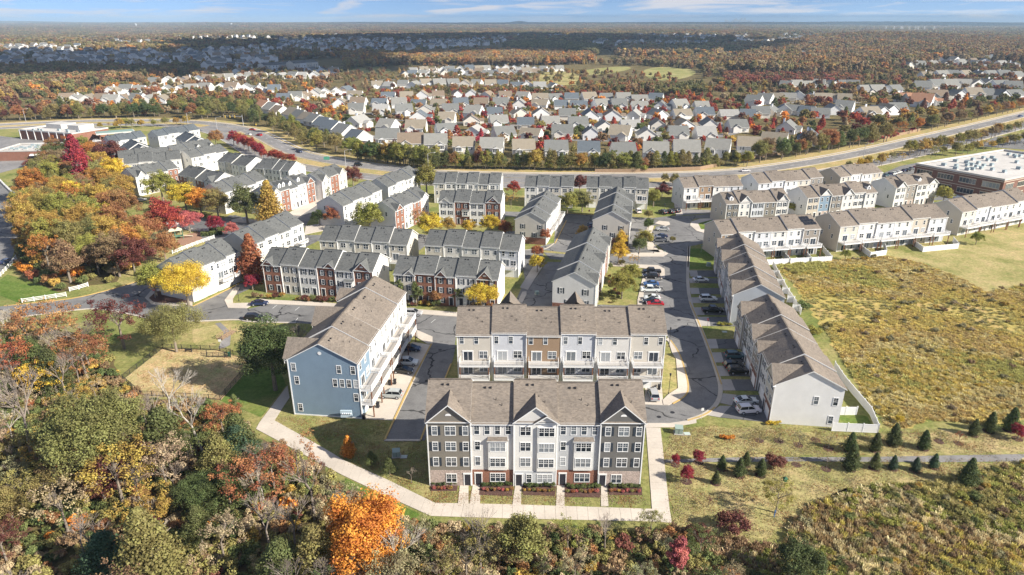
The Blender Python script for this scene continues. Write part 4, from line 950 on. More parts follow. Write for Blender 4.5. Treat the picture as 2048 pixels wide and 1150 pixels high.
# ------------------------------------------------------------------ trees: meshes made once, shared by the copies
def leaf_quads(C, Nrm, size, tint, asp=.75, bend=.25):
    n = len(C); r = nrg.normal(size=(n, 3)); Nn = Nrm + r * .55; Nn /= np.linalg.norm(Nn, axis=1, keepdims=True) + 1e-9
    r2 = nrg.normal(size=(n, 3)); T = np.cross(Nn, r2); T /= np.linalg.norm(T, axis=1, keepdims=True) + 1e-9; B = np.cross(Nn, T)
    s = size[:, None]; V = np.empty((n, 4, 3))
    V[:, 0] = C - T * s; V[:, 1] = C - B * s * asp + Nn * s * bend; V[:, 2] = C + T * s; V[:, 3] = C + B * s * asp - Nn * s * bend * .3
    return V.reshape(-1, 3), tint
def mesh_np(name, V, k, mats, tint=None, extra=None):
    """V: (n*k,3) of polygons of k corners; extra = (MB) geometry appended with material slot 1"""
    n = len(V) // k; me = bpy.data.meshes.new(name)
    ev = np.array(extra.v) if extra else np.zeros((0, 3)); ef = extra.f if extra else []
    nv = len(V) + len(ev); lt = [k] * n + [len(f) for f in ef]; nl = sum(lt)
    me.vertices.add(nv); me.vertices.foreach_set('co', np.concatenate([V, ev]).astype(np.float32).ravel())
    me.loops.add(nl); li = list(range(len(V))); 
    idx = np.concatenate([np.arange(len(V)), np.array([i + len(V) for f in ef for i in f], dtype=int)]) if ef else np.arange(len(V))
    me.loops.foreach_set('vertex_index', idx.astype(np.int32))
    me.polygons.add(len(lt)); st = np.concatenate([[0], np.cumsum(lt)[:-1]]); me.polygons.foreach_set('loop_start', st.astype(np.int32))
    try: me.polygons.foreach_set('loop_total', np.array(lt, dtype=np.int32))
    except Exception: pass
    for m in mats: me.materials.append(m)
    if ef: me.polygons.foreach_set('material_index', np.array([0] * n + [1] * len(ef), dtype=np.int32))
    if tint is not None:
        a = me.attributes.new('tint', 'FLOAT', 'FACE'); a.data.foreach_set('value', np.concatenate([tint, np.full(len(ef), .5)]).astype(np.float32))
    me.update(calc_edges=True); me.validate(); return me
def crown(kind, seed, leaves=3600, lobes=46, leaf=.026):
    """unit-size crown: height about 1, sits from z=.2 to 1; returned as leaf centres"""
    g = np.random.default_rng(seed); P, NN, Tt, Sz = [], [], [], []
    def lobe(c, r, n, t, flat=.8):
        d = g.normal(size=(n, 3)); d /= np.linalg.norm(d, axis=1, keepdims=True); rad = r * (1 - g.random(n) ** 2.2 * .75)
        p = c + d * rad[:, None] * np.array([1, 1, flat]); P.append(p); NN.append(d + np.array([0, 0, .35])); Tt.append(np.clip(t + g.normal(size=n) * .16 + d[:, 2] * .08, 0, 1)); Sz.append(leaf * (.65 + g.random(n) * .8))
    k = lobes; per = leaves // k
    if kind in ('round', 'oval', 'broad', 'sparse', 'column'):
        rx, rz, zc = {'round': (.40, .36, .60), 'oval': (.30, .42, .58), 'broad': (.50, .32, .62), 'sparse': (.42, .38, .60), 'column': (.17, .46, .52)}[kind]
        for i in range(k):
            d = g.normal(size=3); d /= np.linalg.norm(d)
            if d[2] < -.5: d[2] *= -.6
            wob = 1 + .16 * math.sin(3 * math.atan2(d[1], d[0]) + seed) + .12 * math.sin(5 * d[2] + seed * 2)
            q = (.55 + .42 * g.random() ** .6) * wob; c = np.array([d[0] * rx * q, d[1] * rx * q, zc + d[2] * rz * q])
            r = (.092 if kind != 'column' else .06) * (.65 + .6 * g.random()) * (1.15 if kind == 'broad' else 1)
            if kind == 'sparse': r *= .72
            lobe(c, r, per, g.random())
        if kind != 'sparse': lobe(np.array([0, 0, zc]), rx * .62, per * 9, .2, rz / rx)
    elif kind == 'cone':
        for i in range(k):
            t = (i + .5) / k; z = .06 + .90 * t; R_ = (.25 * (1 - t) ** .85 * min(1, .6 + t * 2.6) + .006) * g.uniform(.62, 1.28); a = i * 2.4 + g.random() * .5
            c = np.array([math.cos(a) * R_ * .7, math.sin(a) * R_ * .7, z]); lobe(c, R_ * .5 + .03, per, g.random() * .7 + .1, .7)
    elif kind == 'pine':
        for i in range(k):
            t = (i + .5) / k; z = .22 + .74 * t; R_ = .34 * (1 - t ** 1.6) + .03; a = i * 2.4 + g.random() * .8; q = .35 + .65 * g.random()
            c = np.array([math.cos(a) * R_ * q, math.sin(a) * R_ * q, z + (1 - q) * .05]); lobe(c, .085 + .05 * (1 - t), per, g.random() * .8, .55)
    elif kind == 'bush':
        for i in range(k):
            d = g.normal(size=3); d /= np.linalg.norm(d); d[2] = abs(d[2]); q = .5 + .5 * g.random()
            lobe(np.array([d[0] * .45 * q, d[1] * .45 * q, .35 + d[2] * .45 * q]), .16, per, g.random())
    P = np.concatenate(P); NN = np.concatenate(NN); T_ = np.concatenate(Tt); S_ = np.concatenate(Sz)
    return P, NN, S_, T_
def limbs(seed, h0=.0, h1=.75, spread=.34, levels=3, r0=.022, twigs=4, lean=0.0, start=.28):
    g = random.Random(seed); b = MB()
    def grow(p, d, ln, r, lv):
        q = p + d * ln; b.tube(p, q, r, r * .68, 5 if lv == 0 else (4 if lv == 1 else 3), 0)
        if lv >= levels: return
        for _ in range(2 if lv else 3 + (lv == 0)):
            nd = (d + Vector((g.uniform(-1, 1), g.uniform(-1, 1), g.uniform(-.15, .5))) * .75).normalized(); grow(q, nd, ln * g.uniform(.55, .85), r * .62, lv + 1)
        if lv: grow(q, (d + Vector((g.uniform(-.3, .3), g.uniform(-.3, .3), .1))).normalized(), ln * .8, r * .6, lv + 1)
    b.tube((0, 0, -.02), (lean * .3, 0, start), r0 * 1.25, r0, 7); grow(Vector((lean * .3, 0, start)), Vector((lean, 0, 1)).normalized(), (h1 - start) * .36, r0, 0)
    return b
TM = {}; MW = {}
def tree_kind(key, kind, seed, leaves, lobes, leaf, lim=None):
    P, NN, S_, T_ = crown(kind, seed, leaves, lobes, leaf); V, t = leaf_quads(P, NN, S_, T_)
    cm = mesh_np('crown', V, 4, [M_LEAF], t)
    MW[key] = 2 * float(np.percentile(np.hypot(P[:, 0], P[:, 1]), 96 if kind != 'cone' else 97))
    lm = (lim or limbs(seed)).mesh('trunk', [M_BARK if key[0] != 'x' else M_BARKP]); TM[key] = (cm, lm)
for s in range(3): tree_kind(f'round{s}', 'round', 10 + s, 12000, 110, .0125)
for s in range(2): tree_kind(f'oval{s}', 'oval', 20 + s, 11000, 100, .0125)
for s in range(2): tree_kind(f'broad{s}', 'broad', 30 + s, 15000, 140, .0115)
for s in range(3): tree_kind(f'sparse{s}', 'sparse', 40 + s, 3600, 80, .0105, limbs(40 + s, levels=4, r0=.018))
for s in range(2): tree_kind(f'cone{s}', 'cone', 50 + s, 8000, 80, .016)
for s in range(2): tree_kind(f'pine{s}', 'pine', 60 + s, 8500, 70, .0125)
for s in range(2): tree_kind(f'column{s}', 'column', 70 + s, 5000, 50, .014)
for s in range(3): tree_kind(f'bush{s}', 'bush', 80 + s, 3000, 26, .027, limbs(80 + s, h1=.5, levels=2, start=.08, r0=.02))
for s in range(3): tree_kind(f'thin{s}', 'sparse', 90 + s, 1700, 46, .011, limbs(90 + s, levels=4, r0=.015))
for s in range(3): TM[f'bare{s}'] = (None, limbs(100 + s, levels=5, r0=.017, h1=.9, lean=.1 * (s - 1)).mesh('trunk', [mat('bark_grey', (.24, .20, .17), .95, k_noisy, v=.3, s=3)]))
for s in range(2): TM[f'xbare{s}'] = (None, limbs(110 + s, levels=5, r0=.016, h1=1.0, lean=.15).mesh('trunk', [M_BARKP]))
for k_, kd, sd, nl, nb, sz in (('roundL0', 'round', 311, 30000, 190, .0078), ('roundL1', 'round', 312, 30000, 170, .0078), ('ovalL0', 'oval', 313, 26000, 150, .008), ('coneL0', 'cone', 314, 22000, 150, .009), ('broadL0', 'broad', 315, 30000, 200, .0078)): tree_kind(k_, kd, sd, nl, nb, sz)
VAR = {'roundL': 2, 'ovalL': 1, 'coneL': 1, 'broadL': 1, 'round': 3, 'oval': 2, 'broad': 2, 'sparse': 3, 'cone': 2, 'pine': 2, 'column': 2, 'bush': 3, 'thin': 3, 'bare': 3, 'xbare': 2}
AW = {'round': .86, 'oval': .66, 'broad': 1.06, 'sparse': .9, 'cone': .58, 'pine': .74, 'column': .42, 'bush': 1.1, 'thin': .9, 'bare': .8, 'xbare': .8}
PAL = {'orange': (.62, .25, .05), 'deeporange': (.42, .19, .055), 'yellow': (.58, .42, .06), 'gold': (.42, .28, .075), 'yellowgreen': (.29, .28, .07), 'olive': (.25, .22, .08), 'green': (.145, .165, .06), 'dgreen': (.095, .12, .045), 'bgreen': (.07, .115, .065),
       'rust': (.33, .165, .075), 'brown': (.26, .175, .10), 'plum': (.15, .055, .045), 'red': (.36, .07, .05), 'crimson': (.33, .045, .065), 'pink': (.46, .14, .13), 'tan': (.38, .30, .19), 'brick': (.33, .12, .06), 'grey': (.20, .17, .13), 'straw': (.30, .27, .15)}
ADJ = {'orange': 'bright orange', 'deeporange': 'deep orange', 'yellow': 'bright yellow', 'gold': 'golden', 'yellowgreen': 'yellow-green', 'olive': 'olive green', 'green': 'green', 'dgreen': 'dark green', 'bgreen': 'blue-green', 'rust': 'rust-brown', 'brown': 'brown', 'plum': 'dark plum', 'red': 'red', 'crimson': 'crimson', 'pink': 'pinkish red', 'tan': 'pale tan', 'brick': 'brick red', 'grey': 'grey bare', 'straw': 'straw-coloured'}
NAMES = {'round': 'maple_tree', 'oval': 'maple_tree', 'broad': 'oak_tree', 'sparse': 'thinning_tree', 'cone': 'cedar_tree', 'pine': 'pine_tree', 'column': 'columnar_tree', 'bush': 'shrub', 'thin': 'thinning_tree', 'bare': 'bare_tree', 'xbare': 'bare_tree'}
CATN = {'cone': 'evergreen tree', 'pine': 'pine tree', 'bush': 'shrub'}
def jit(c, a=.12):
    k = 1 + rng.uniform(-a, a); return (c[0] * k * (1 + rng.uniform(-a, a) * .6), c[1] * k * (1 + rng.uniform(-a, a) * .6), c[2] * k)
def tree(x, y, hgt, kind, colname, label, group=None, wid=None, z=0):
    v = rng.randrange(VAR[kind]); cm, lm = TM[f'{kind}{v}']; kv = kind; kind = kind.rstrip('L'); nm = NAMES[kind]; wd = (wid / (hgt * MW.get(f'{kv}{v}', AW[kind]))) if wid else rng.uniform(.92, 1.08)
    t = thing(nm, label, CATN.get(kind, 'tree'), (x, y, z), rng.uniform(0, 6.28), group)
    t.scale = (hgt * wd, hgt * wd, hgt)
    c = jit(PAL[colname])
    if cm: put('crown', cm, t, col=c)
    put('trunk' if kind != 'bush' else 'stem', lm, t)
    return t
def ptree(px, py, rpx, kind, colname, label, group=None, asp=None):
    """px, py: crown centre; rpx: half crown width, full-size pixels"""
    asp = asp or {'round': 1.0, 'oval': 1.3, 'broad': .85, 'sparse': .95, 'cone': 1.75, 'pine': 1.2, 'column': 2.1, 'bush': .75, 'thin': 1.05, 'bare': 1.15, 'xbare': 1.15}[kind]
    z = 0
    for _ in range(3):
        p = W(px, py, z); dist = math.sqrt(p.x ** 2 + p.y ** 2 + (CAMH - z) ** 2); wd = 2 * rpx * dist / FPX; hgt = wd * asp / .95; z = hgt * (.58 if kind not in ('cone', 'bush', 'column') else .45)
    if rpx > 44 and kind + 'L' in VAR: kind += 'L'
    return tree(p.x, p.y, hgt, kind, colname, label, group, wid=wd)
HERO = [
 # px, py, r, kind, colour, label
 (726, 1072, 70, 'oval', 'orange', 'big blazing orange maple rising above the footpath at the wood edge', 1.3),
 (180, 866, 82, 'round', 'olive', 'largest round olive-green crown in the near wood'),
 (230, 945, 62, 'sparse', 'gold', 'half-bare tree with yellow-orange leaves below the big olive crown'),
 (292, 1018, 50, 'sparse', 'gold', 'yellow-orange oak with bronze underside deep in the near wood'),
 (515, 962, 72, 'sparse', 'brick', 'large rust-red half-bare oak with grey limbs showing, beside the footpath'),
 (80, 752, 36, 'sparse', 'yellow', 'bright yellow crown rising beside the pale bare tree'),
 (84, 645, 52, 'sparse', 'rust', 'big rust-brown tree with grey limbs by the road bend'),
 (15, 712, 44, 'sparse', 'brick', 'rust-red tree cut by the picture edge above the wood'),
 (160, 706, 46, 'sparse', 'rust', 'russet tree between the road and the yellow crown'),
 (235, 640, 48, 'sparse', 'plum', 'dark purplish tree beside the white fence road, partly bare'),
 (342, 650, 52, 'broad', 'olive', 'wide olive-yellow tree on the lawn above the dog park'),
 (540, 705, 52, 'oval', 'dgreen', 'tall dark evergreen mass against the blue-ended block'),
 (600, 690, 40, 'bare', 'grey', 'leafless dark thicket tree tucked against the brown roof'),
 (35, 830, 62, 'bare', 'grey', 'big pale bare tree with spreading limbs at the wood edge'),
 (330, 800, 45, 'xbare', 'grey', 'white-limbed bare tree just below the dog park fence'),
 (395, 845, 52, 'xbare', 'grey', 'white-limbed leaning bare tree beside the rust tree'),
 (440, 832, 42, 'sparse', 'brick', 'rusty red tree against the lawn corner of the dog park'),
 (325, 870, 48, 'pine', 'green', 'green pine under the white-limbed bare trees'),
 (475, 888, 38, 'pine', 'bgreen', 'blue-green pine next to the footpath end of the wood'),
 (405, 985, 45, 'round', 'dgreen', 'dark green crown in the middle of the near wood'),
 (300, 1125, 56, 'cone', 'olive', 'wide olive-green cedar at the bottom of the wood'),
 (210, 1110, 42, 'pine', 'bgreen', 'blue-green pine low in the wood beside the wide cedar'),
 (560, 1130, 50, 'pine', 'green', 'green pine at the foot of the wood next to the orange maple'),
 (24, 905, 38, 'thin', 'olive', 'thin olive tree at the outer edge of the wood'),
 (34, 985, 44, 'sparse', 'olive', 'thinning olive tree low down beside the golden half-bare ones'),
 (120, 1010, 50, 'thin', 'tan', 'tan thinning tree with fine twigs in the near wood'),
 (1045, 1075, 42, 'oval', 'olive', 'tall olive-green tree in front of the middle of the footpath'),
 (960, 1100, 58, 'bare', 'grey', 'grey leafless thicket tree right of the orange maple, by the footpath'),
 (1598, 1122, 40, 'round', 'dgreen', 'round dark green juniper in the scrub'),
 (1558, 990, 34, 'sparse', 'yellowgreen', 'yellow-green tree beside the small green bird house'),
 (1396, 1068, 23, 'bush', 'plum', 'purple-brown shrub clump at the scrub edge'),
 (1466, 1048, 30, 'bush', 'plum', 'wide dusty purple shrub beside the clump at the scrub edge'),
 (1418, 1002, 11, 'thin', 'plum', 'thin purplish sapling on the lawn above the purple shrubs'),
 (1355, 1118, 20, 'column', 'pink', 'pink-tipped narrow tree at the scrub edge near the footpath'),
 (1375, 945, 13, 'oval', 'crimson', 'slim scarlet sapling furthest down the lawn by the footpath'),
 (1398, 912, 12, 'round', 'crimson', 'scarlet sapling right at the asphalt path crossing'),
 (1352, 918, 8, 'oval', 'crimson', 'smallest scarlet sapling next to the concrete footpath'),
 (1445, 925, 8.5, 'cone', 'dgreen', 'small cone evergreen in the group of five, first by the asphalt path'),
 (1480, 935, 11.0, 'cone', 'dgreen', 'cone evergreen in the group of five, fullest of them'),
 (1493, 918, 8.5, 'cone', 'dgreen', 'cone evergreen in the group of five, standing on the path edge'),
 (1523, 935, 10.2, 'cone', 'dgreen', 'cone evergreen in the group of five, beside the maroon shrub'),
 (1433, 955, 7.6, 'cone', 'dgreen', 'lowest cone evergreen in the group of five on the lawn'),
 (1550, 920, 19, 'bush', 'plum', 'maroon spreading shrub on the asphalt path'),
 (1705, 915, 14.4, 'cone', 'dgreen', 'largest dark cone evergreen below the asphalt path'),
 (1703, 885, 11.0, 'cone', 'dgreen', 'cone evergreen just above the largest one, across the path'),
 (1752, 922, 9.3, 'cone', 'green', 'bronze-green cone evergreen below the path, second along'),
 (1753, 885, 10.2, 'cone', 'dgreen', 'cone evergreen above the path opposite the bronze one'),
 (1790, 870, 11.9, 'cone', 'dgreen', 'tallest slender evergreen above the path near the meadow'),
 (1850, 880, 10.2, 'cone', 'dgreen', 'lone evergreen above the path with a long shadow'),
 (1788, 925, 7.6, 'cone', 'bgreen', 'small blue-green evergreen below the path, first of three'),
 (1833, 929, 7.6, 'cone', 'bgreen', 'small blue-green evergreen below the path, middle of three'),
 (1870, 922, 7.6, 'cone', 'bgreen', 'small blue-green evergreen below the path, last of three'),
 (1882, 870, 10, 'thin', 'olive', 'thin olive sapling between the evergreens and the russet shrub'),
 (1920, 873, 10, 'thin', 'brick', 'russet-orange sapling by the meadow edge'),
 (1950, 855, 8.5, 'cone', 'dgreen', 'dark evergreen at the meadow edge, first of three in a slanting line'),
 (1983, 845, 10.2, 'cone', 'dgreen', 'dark evergreen at the meadow edge, middle of the slanting line'),
 (2025, 840, 11.9, 'cone', 'dgreen', 'dark evergreen at the meadow edge, biggest of the slanting line'),
 (2040, 862, 12, 'round', 'crimson', 'crimson round sapling with mulch ring at the picture edge'),
 (1800, 838, 7, 'round', 'yellow', 'tiny orange-yellow tree behind the tallest slender evergreen'),
 (1940, 945, 14.4, 'cone', 'dgreen', 'low dark juniper at the edge of the scrub'),
 (1520, 868, 11, 'thin', 'olive', 'planted bed sapling nearest the white wall, first in line'),
 (1560, 870, 10, 'thin', 'olive', 'planted bed sapling, second in line from the orange flower bed'),
 (1600, 875, 13, 'thin', 'straw', 'bare-topped sapling in the middle of the planted beds'),
 (1633, 868, 10, 'thin', 'olive', 'planted bed sapling under the fenced yard corner'),
 (1660, 880, 14, 'thin', 'straw', 'tall pale sapling with see-through crown above the asphalt path'),
 (1595, 920, 8, 'thin', 'olive', 'small twiggy sapling on the lower side of the asphalt path'),
 (1655, 925, 10, 'bare', 'grey', 'leafless sapling on the lower side of the asphalt path'),
 (696, 893, 13, 'cone', 'orange', 'orange-needled sapling in the shade beside the footpath'),
 (742, 915, 13, 'pine', 'green', 'young pine beside the utility box, upper one'),
 (778, 930, 15, 'pine', 'green', 'young pine beside the utility box, lower one with mulch ring'),
 (822, 950, 13, 'bare', 'grey', 'leafless sapling near the corner of the front row'),
 (470, 812, 13, 'cone', 'green', 'small green sapling by the dog park lawn'),
 (305, 555, 30, 'round', 'yellowgreen', 'smaller of the two golden trees at the stop sign island'),
 (368, 562, 48, 'broad', 'yellow', 'larger of the two golden trees at the stop sign island'),
 (502, 520, 26, 'cone', 'brick', 'fiery red tree between the white rows at the alley'),
 (503, 562, 15, 'round', 'crimson', 'small crimson tree by the sidewalk island'),
 (327, 436, 28, 'oval', 'red', 'tall red tree by the playground entrance'),
 (376, 440, 23, 'broad', 'pink', 'pinkish red spreading tree beside the picket fence'),
 (431, 447, 16, 'round', 'crimson', 'small crimson tree above the clipped hedge'),
 (462, 458, 13, 'round', 'pink', 'small pale pink tree next to the hedge end'),
 (288, 457, 30, 'round', 'rust', 'rust-brown tree between the wood and the playground'),
 (326, 492, 26, 'round', 'rust', 'russet tree on the grass below the playground'),
 (262, 508, 34, 'round', 'plum', 'dark maroon tree at the lower tip of the colourful wood'),
 (152, 322, 22, 'cone', 'crimson', 'vivid crimson tree at the shopping lot, upper'),
 (166, 345, 20, 'cone', 'crimson', 'vivid crimson tree at the shopping lot, lower'),
 (220, 308, 26, 'round', 'plum', 'dark plum tree at the corner of the car park'),
 (225, 340, 24, 'round', 'yellow', 'bright yellow tree above the wood by the grey-roofed row'),
 (320, 370, 28, 'round', 'yellowgreen', 'yellow-green tree in front of the white front gable'),
 (368, 392, 26, 'round', 'yellow', 'brilliant yellow street tree under the dark stepped row'),
 (398, 400, 24, 'round', 'orange', 'light orange street tree next to the brilliant yellow one'),
 (432, 405, 26, 'round', 'olive', 'olive-gold street tree at the end of the orange pair'),
 (489, 405, 26, 'oval', 'green', 'leafy green tree at the corner of the long white row'),
 (538, 410, 24, 'cone', 'gold', 'bronze conical tree in front of the dormered row'),
 (645, 375, 13, 'cone', 'green', 'dark green small tree by the twin-gabled row'),
 (705, 352, 19, 'round', 'plum', 'dark plum tree between the rows and the main road'),
 (669, 428, 20, 'round', 'brick', 'rust-red tree at the pedimented white end wall'),
 (638, 432, 15, 'round', 'dgreen', 'small dark green tree left of the rust tree on its kerb island'),
 (738, 432, 30, 'round', 'yellowgreen', 'yellow-green tree over the garage side of the pedimented row'),
 (790, 432, 18, 'bush', 'gold', 'golden shrubby tree at the brick-gabled row'),
 (842, 430, 18, 'thin', 'rust', 'half-bare rusty tree in front of the white end'),
 (852, 355, 22, 'oval', 'yellowgreen', 'yellow-green tree at the end of the row near the road lamp'),
 (858, 448, 26, 'round', 'yellow', 'roundest bright yellow tree in front of the four-home brick row'),
 (896, 450, 16, 'round', 'gold', 'smaller golden tree second before the brick row'),
 (938, 452, 15, 'round', 'yellow', 'small yellow tree third before the brick row'),
 (980, 447, 20, 'round', 'yellow', 'bright yellow tree by the last brick home'),
 (1010, 455, 15, 'round', 'brick', 'rust-red tree at the end of the yellow street trees'),
 (965, 590, 34, 'broad', 'yellow', 'wide golden tree beside the dark alley end'),
 (872, 592, 16, 'round', 'rust', 'bronze young tree before the brick doors'),
 (800, 582, 12, 'column', 'green', 'columnar green shrub first along the brick row'),
 (832, 590, 12, 'column', 'green', 'columnar green shrub beside the brick home door'),
 (916, 592, 11, 'column', 'green', 'columnar green shrub nearest the wide golden tree'),
 (1075, 525, 17, 'round', 'yellow', 'yellow tree on the kerb island of the dark alley'),
 (1074, 502, 13, 'round', 'brick', 'small rust tree above the yellow one on the alley island'),
 (1088, 468, 13, 'oval', 'brick', 'orange-red tree against the cream gable wall'),
 (1165, 463, 13, 'round', 'gold', 'golden-orange tree rising behind the end-on roof'),
 (1202, 462, 14, 'thin', 'gold', 'half-bare golden tree against the cream gable wall'),
 (1243, 476, 12, 'oval', 'yellow', 'yellow tree against the lamp post corner'),
 (1238, 502, 17, 'oval', 'yellow', 'fullest yellow tree at the side street corner'),
 (1290, 476, 18, 'round', 'yellowgreen', 'yellow-green tree over the parking bays, upper'),
 (1280, 489, 15, 'round', 'green', 'green-yellow tree next to the concrete walk'),
 (1297, 447, 10, 'oval', 'dgreen', 'small dark green tree at the top of the bays'),
 (1297, 428, 9, 'round', 'olive', 'small olive tree above the dark green one by the bays'),
 (1268, 518, 12, 'thin', 'gold', 'thin tree on the corner of the side street'),
 (1245, 568, 26, 'round', 'yellowgreen', 'wide soft yellow-green tree beside the parked pickup bays'),
 (1262, 545, 20, 'round', 'yellowgreen', 'soft yellow-green tree above the wide one'),
 (1224, 585, 9, 'bush', 'green', 'low green shrub next to the end-on terrace doors'),
 (1135, 405, 22, 'round', 'yellowgreen', 'yellow-green tree at the end-on terrace, first'),
 (1165, 400, 20, 'round', 'olive', 'olive tree at the end-on terrace, second'),
 (1308, 393, 13, 'oval', 'yellowgreen', 'yellow-green tree beside the upper parking bay'),
 (1325, 380, 18, 'bush', 'plum', 'maroon thicket at the edge of the main road by the rows'),
 (1160, 365, 14, 'oval', 'plum', 'dark red tree between the two roadside rows'),
 (1027, 375, 14, 'round', 'red', 'red tree in the gap after the six-home roadside row'),
 (1022, 398, 14, 'thin', 'gold', 'golden thin tree below the red one in the gap'),
 (1588, 413, 12, 'round', 'yellowgreen', 'small lime tree between the dormered row and its neighbour'),
 (1890, 388, 14, 'round', 'yellowgreen', 'lime-yellow tree under the office building corner'),
 (1345, 478, 6, 'round', 'olive', 'tiny tree in the corner lawn of the tan-ended row'),
 (1692, 508, 9, 'round', 'yellowgreen', 'lime shrub-like tree by the white fenced yard'),
 (1955, 475, 10, 'round', 'yellowgreen', 'lime shrub-like tree under the outgoing deck row'),
 (1608, 610, 14, 'bush', 'green', 'light green shrub at the rear fence corner, upper'),
 (1628, 660, 14, 'bush', 'yellowgreen', 'light green shrub at the rear fence corner, lower'),
 (430, 275, 14, 'round', 'rust', 'rust-red tree beside the junction lamp'),
 (545, 418, 6, 'bush', 'green', 'low shrub at the dormered row')
]
for t in HERO: ptree(*t[:6], asp=t[6] if len(t) > 6 else None)
SEEN = set(HERO[i][5] for i in range(len(HERO)))
def kind_word(k): return {'pine': 'pine', 'cone': 'evergreen', 'bush': 'shrub'}.get(k, 'tree')
def name_tree(q, pts, hr, where, group):
    x, y, hh, k, c = q; t = (hh / (.42 if k == 'bush' else 1) - hr[0]) / max(.1, hr[1] - hr[0]); size = 'tall' if t > .66 else ('low' if t < .33 else 'middling'); near_ = sorted((p for p in pts if p is not q), key=lambda p: (p[0] - x) ** 2 + (p[1] - y) ** 2)[:3]
    half = 'half-bare ' if k in ('sparse', 'thin') else ''
    base = f'{size} {half}{ADJ[c]} {kind_word(k)}'; lab = f'{base} {where}'
    for p in near_:
        lab = f'{base} beside a {ADJ[p[4]]} {kind_word(p[3])} {where}'
        if lab not in SEEN: break
    else:
        if len(near_) > 1:
            lab = f'{base} between {ADJ[near_[0][4]]} and {ADJ[near_[1][4]]} ones {where}'
    SEEN.add(lab); tree(x, y, hh, k, c, lab, group)
def grove(poly_px, n, mind, kinds, cols, hr, where, group, avoid=None, z=0, seed=1):
    """countable trees scattered through a ground polygon (pixels)"""
    poly = [W2(p) for p in poly_px]; xs_ = [p[0] for p in poly]; ys_ = [p[1] for p in poly]; g = random.Random(seed); pts = []; tries = 0
    while len(pts) < n and tries < n * 60:
        tries += 1; x = g.uniform(min(xs_), max(xs_)); y = g.uniform(min(ys_), max(ys_))
        if not inside(x, y, poly) or any((x - q[0]) ** 2 + (y - q[1]) ** 2 < mind ** 2 for q in pts): continue
        k = g.choices([q[0] for q in kinds], [q[1] for q in kinds])[0]; c = g.choices([q[0] for q in cols], [q[1] for q in cols])[0]
        if k in ('pine', 'cone') and c not in ('dgreen', 'green', 'bgreen', 'olive'): c = g.choice(['dgreen', 'green', 'olive'])
        if k in ('bare', 'xbare'): c = 'grey'
        pts.append((x, y, g.uniform(*hr) * (.42 if k == 'bush' else 1), k, c))
    for i, q in enumerate(pts): name_tree(q, pts, hr, where, group)
    return pts
near = [(0, 660), (110, 670), (190, 740), (240, 850), (430, 880), (500, 915), (600, 965), (690, 1000), (820, 1065), (1000, 1085), (1000, 1180), (600, 1330), (-300, 1330), (-300, 700)]
W1PTS = grove(near, 120, 3.3, [('round', 1), ('oval', 1), ('sparse', 5), ('thin', 9), ('bare', 9), ('xbare', 3), ('pine', 3), ('cone', 1), ('bush', 4)],
      [('olive', 6), ('green', 3), ('dgreen', 2), ('brown', 5), ('rust', 3), ('gold', 2), ('tan', 6), ('yellowgreen', 3), ('plum', 1), ('straw', 4)], (6.5, 11), 'in the near wood', 'trees of the near wood', seed=3)
grove([(830, 1062), (1340, 1072), (1440, 1120), (1560, 1260), (700, 1260)], 30, 2.6, [('thin', 4), ('bush', 6), ('bare', 2), ('sparse', 2)], [('tan', 4), ('olive', 4), ('straw', 3), ('yellowgreen', 2), ('green', 3)], (4, 7), 'in the footpath thicket', 'thicket in front of the footpath', seed=5)
grove([(80, 350), (120, 320), (190, 318), (235, 370), (268, 450), (280, 515), (250, 555), (130, 580), (60, 560), (40, 500), (45, 430)], 105, 4.6, [('round', 6), ('oval', 4), ('broad', 3), ('sparse', 4)],
      [('deeporange', 3), ('gold', 7), ('yellow', 1), ('yellowgreen', 7), ('olive', 6), ('brown', 3), ('green', 1), ('rust', 3), ('dgreen', 1)], (9, 14), 'in the colourful wood', 'trees of the colourful wood', seed=7)
grove([(370, 240), (470, 238), (528, 258), (560, 272), (640, 305), (720, 318), (700, 300), (640, 280), (560, 245), (500, 215), (400, 215), (340, 222)], 62, 6, [('pine', 5), ('round', 4), ('oval', 3)],
      [('olive', 6), ('green', 3), ('yellowgreen', 3), ('rust', 1), ('dgreen', 2)], (9, 12), 'behind the traffic signal', 'roadside screen trees', seed=9)
def treeline(a, b, n, kinds, cols, hr, where, group, wob=2.0, seed=1):
    g = random.Random(seed); A = Vector(W2(a)); B = Vector(W2(b)); pts = []
    for i in range(n):
        p = A.lerp(B, (i + g.uniform(.1, .9)) / n); k = g.choices([q[0] for q in kinds], [q[1] for q in kinds])[0]; c = g.choices([q[0] for q in cols], [q[1] for q in cols])[0]
        if k in ('pine', 'cone') and c not in ('dgreen', 'green', 'bgreen', 'olive', 'yellowgreen'): c = g.choice(['olive', 'green', 'olive', 'yellowgreen'])
        pts.append((p.x + g.uniform(-wob, wob), p.y + g.uniform(-wob, wob), g.uniform(*hr) * (.5 if k == 'bush' else 1), k, c))
    for q in pts: name_tree(q, pts, hr, where, group)
RS = [('pine', 5), ('round', 3), ('oval', 2), ('bush', 1)]; RC = [('olive', 6), ('green', 2), ('yellowgreen', 6), ('dgreen', 1), ('gold', 1), ('rust', 1), ('plum', 1)]
treeline((715, 318), (860, 337), 28, RS, RC, (8.5, 12), 'in the screen by the gabled houses', 'roadside screen trees', seed=21)
treeline((860, 336), (1290, 342), 60, RS, RC, (6.5, 10.5), 'in the long roadside screen', 'roadside screen trees', seed=22)
treeline((1290, 336), (1500, 332), 20, RS, RC, (6, 10), 'by the wooden fence', 'roadside screen trees', seed=23)
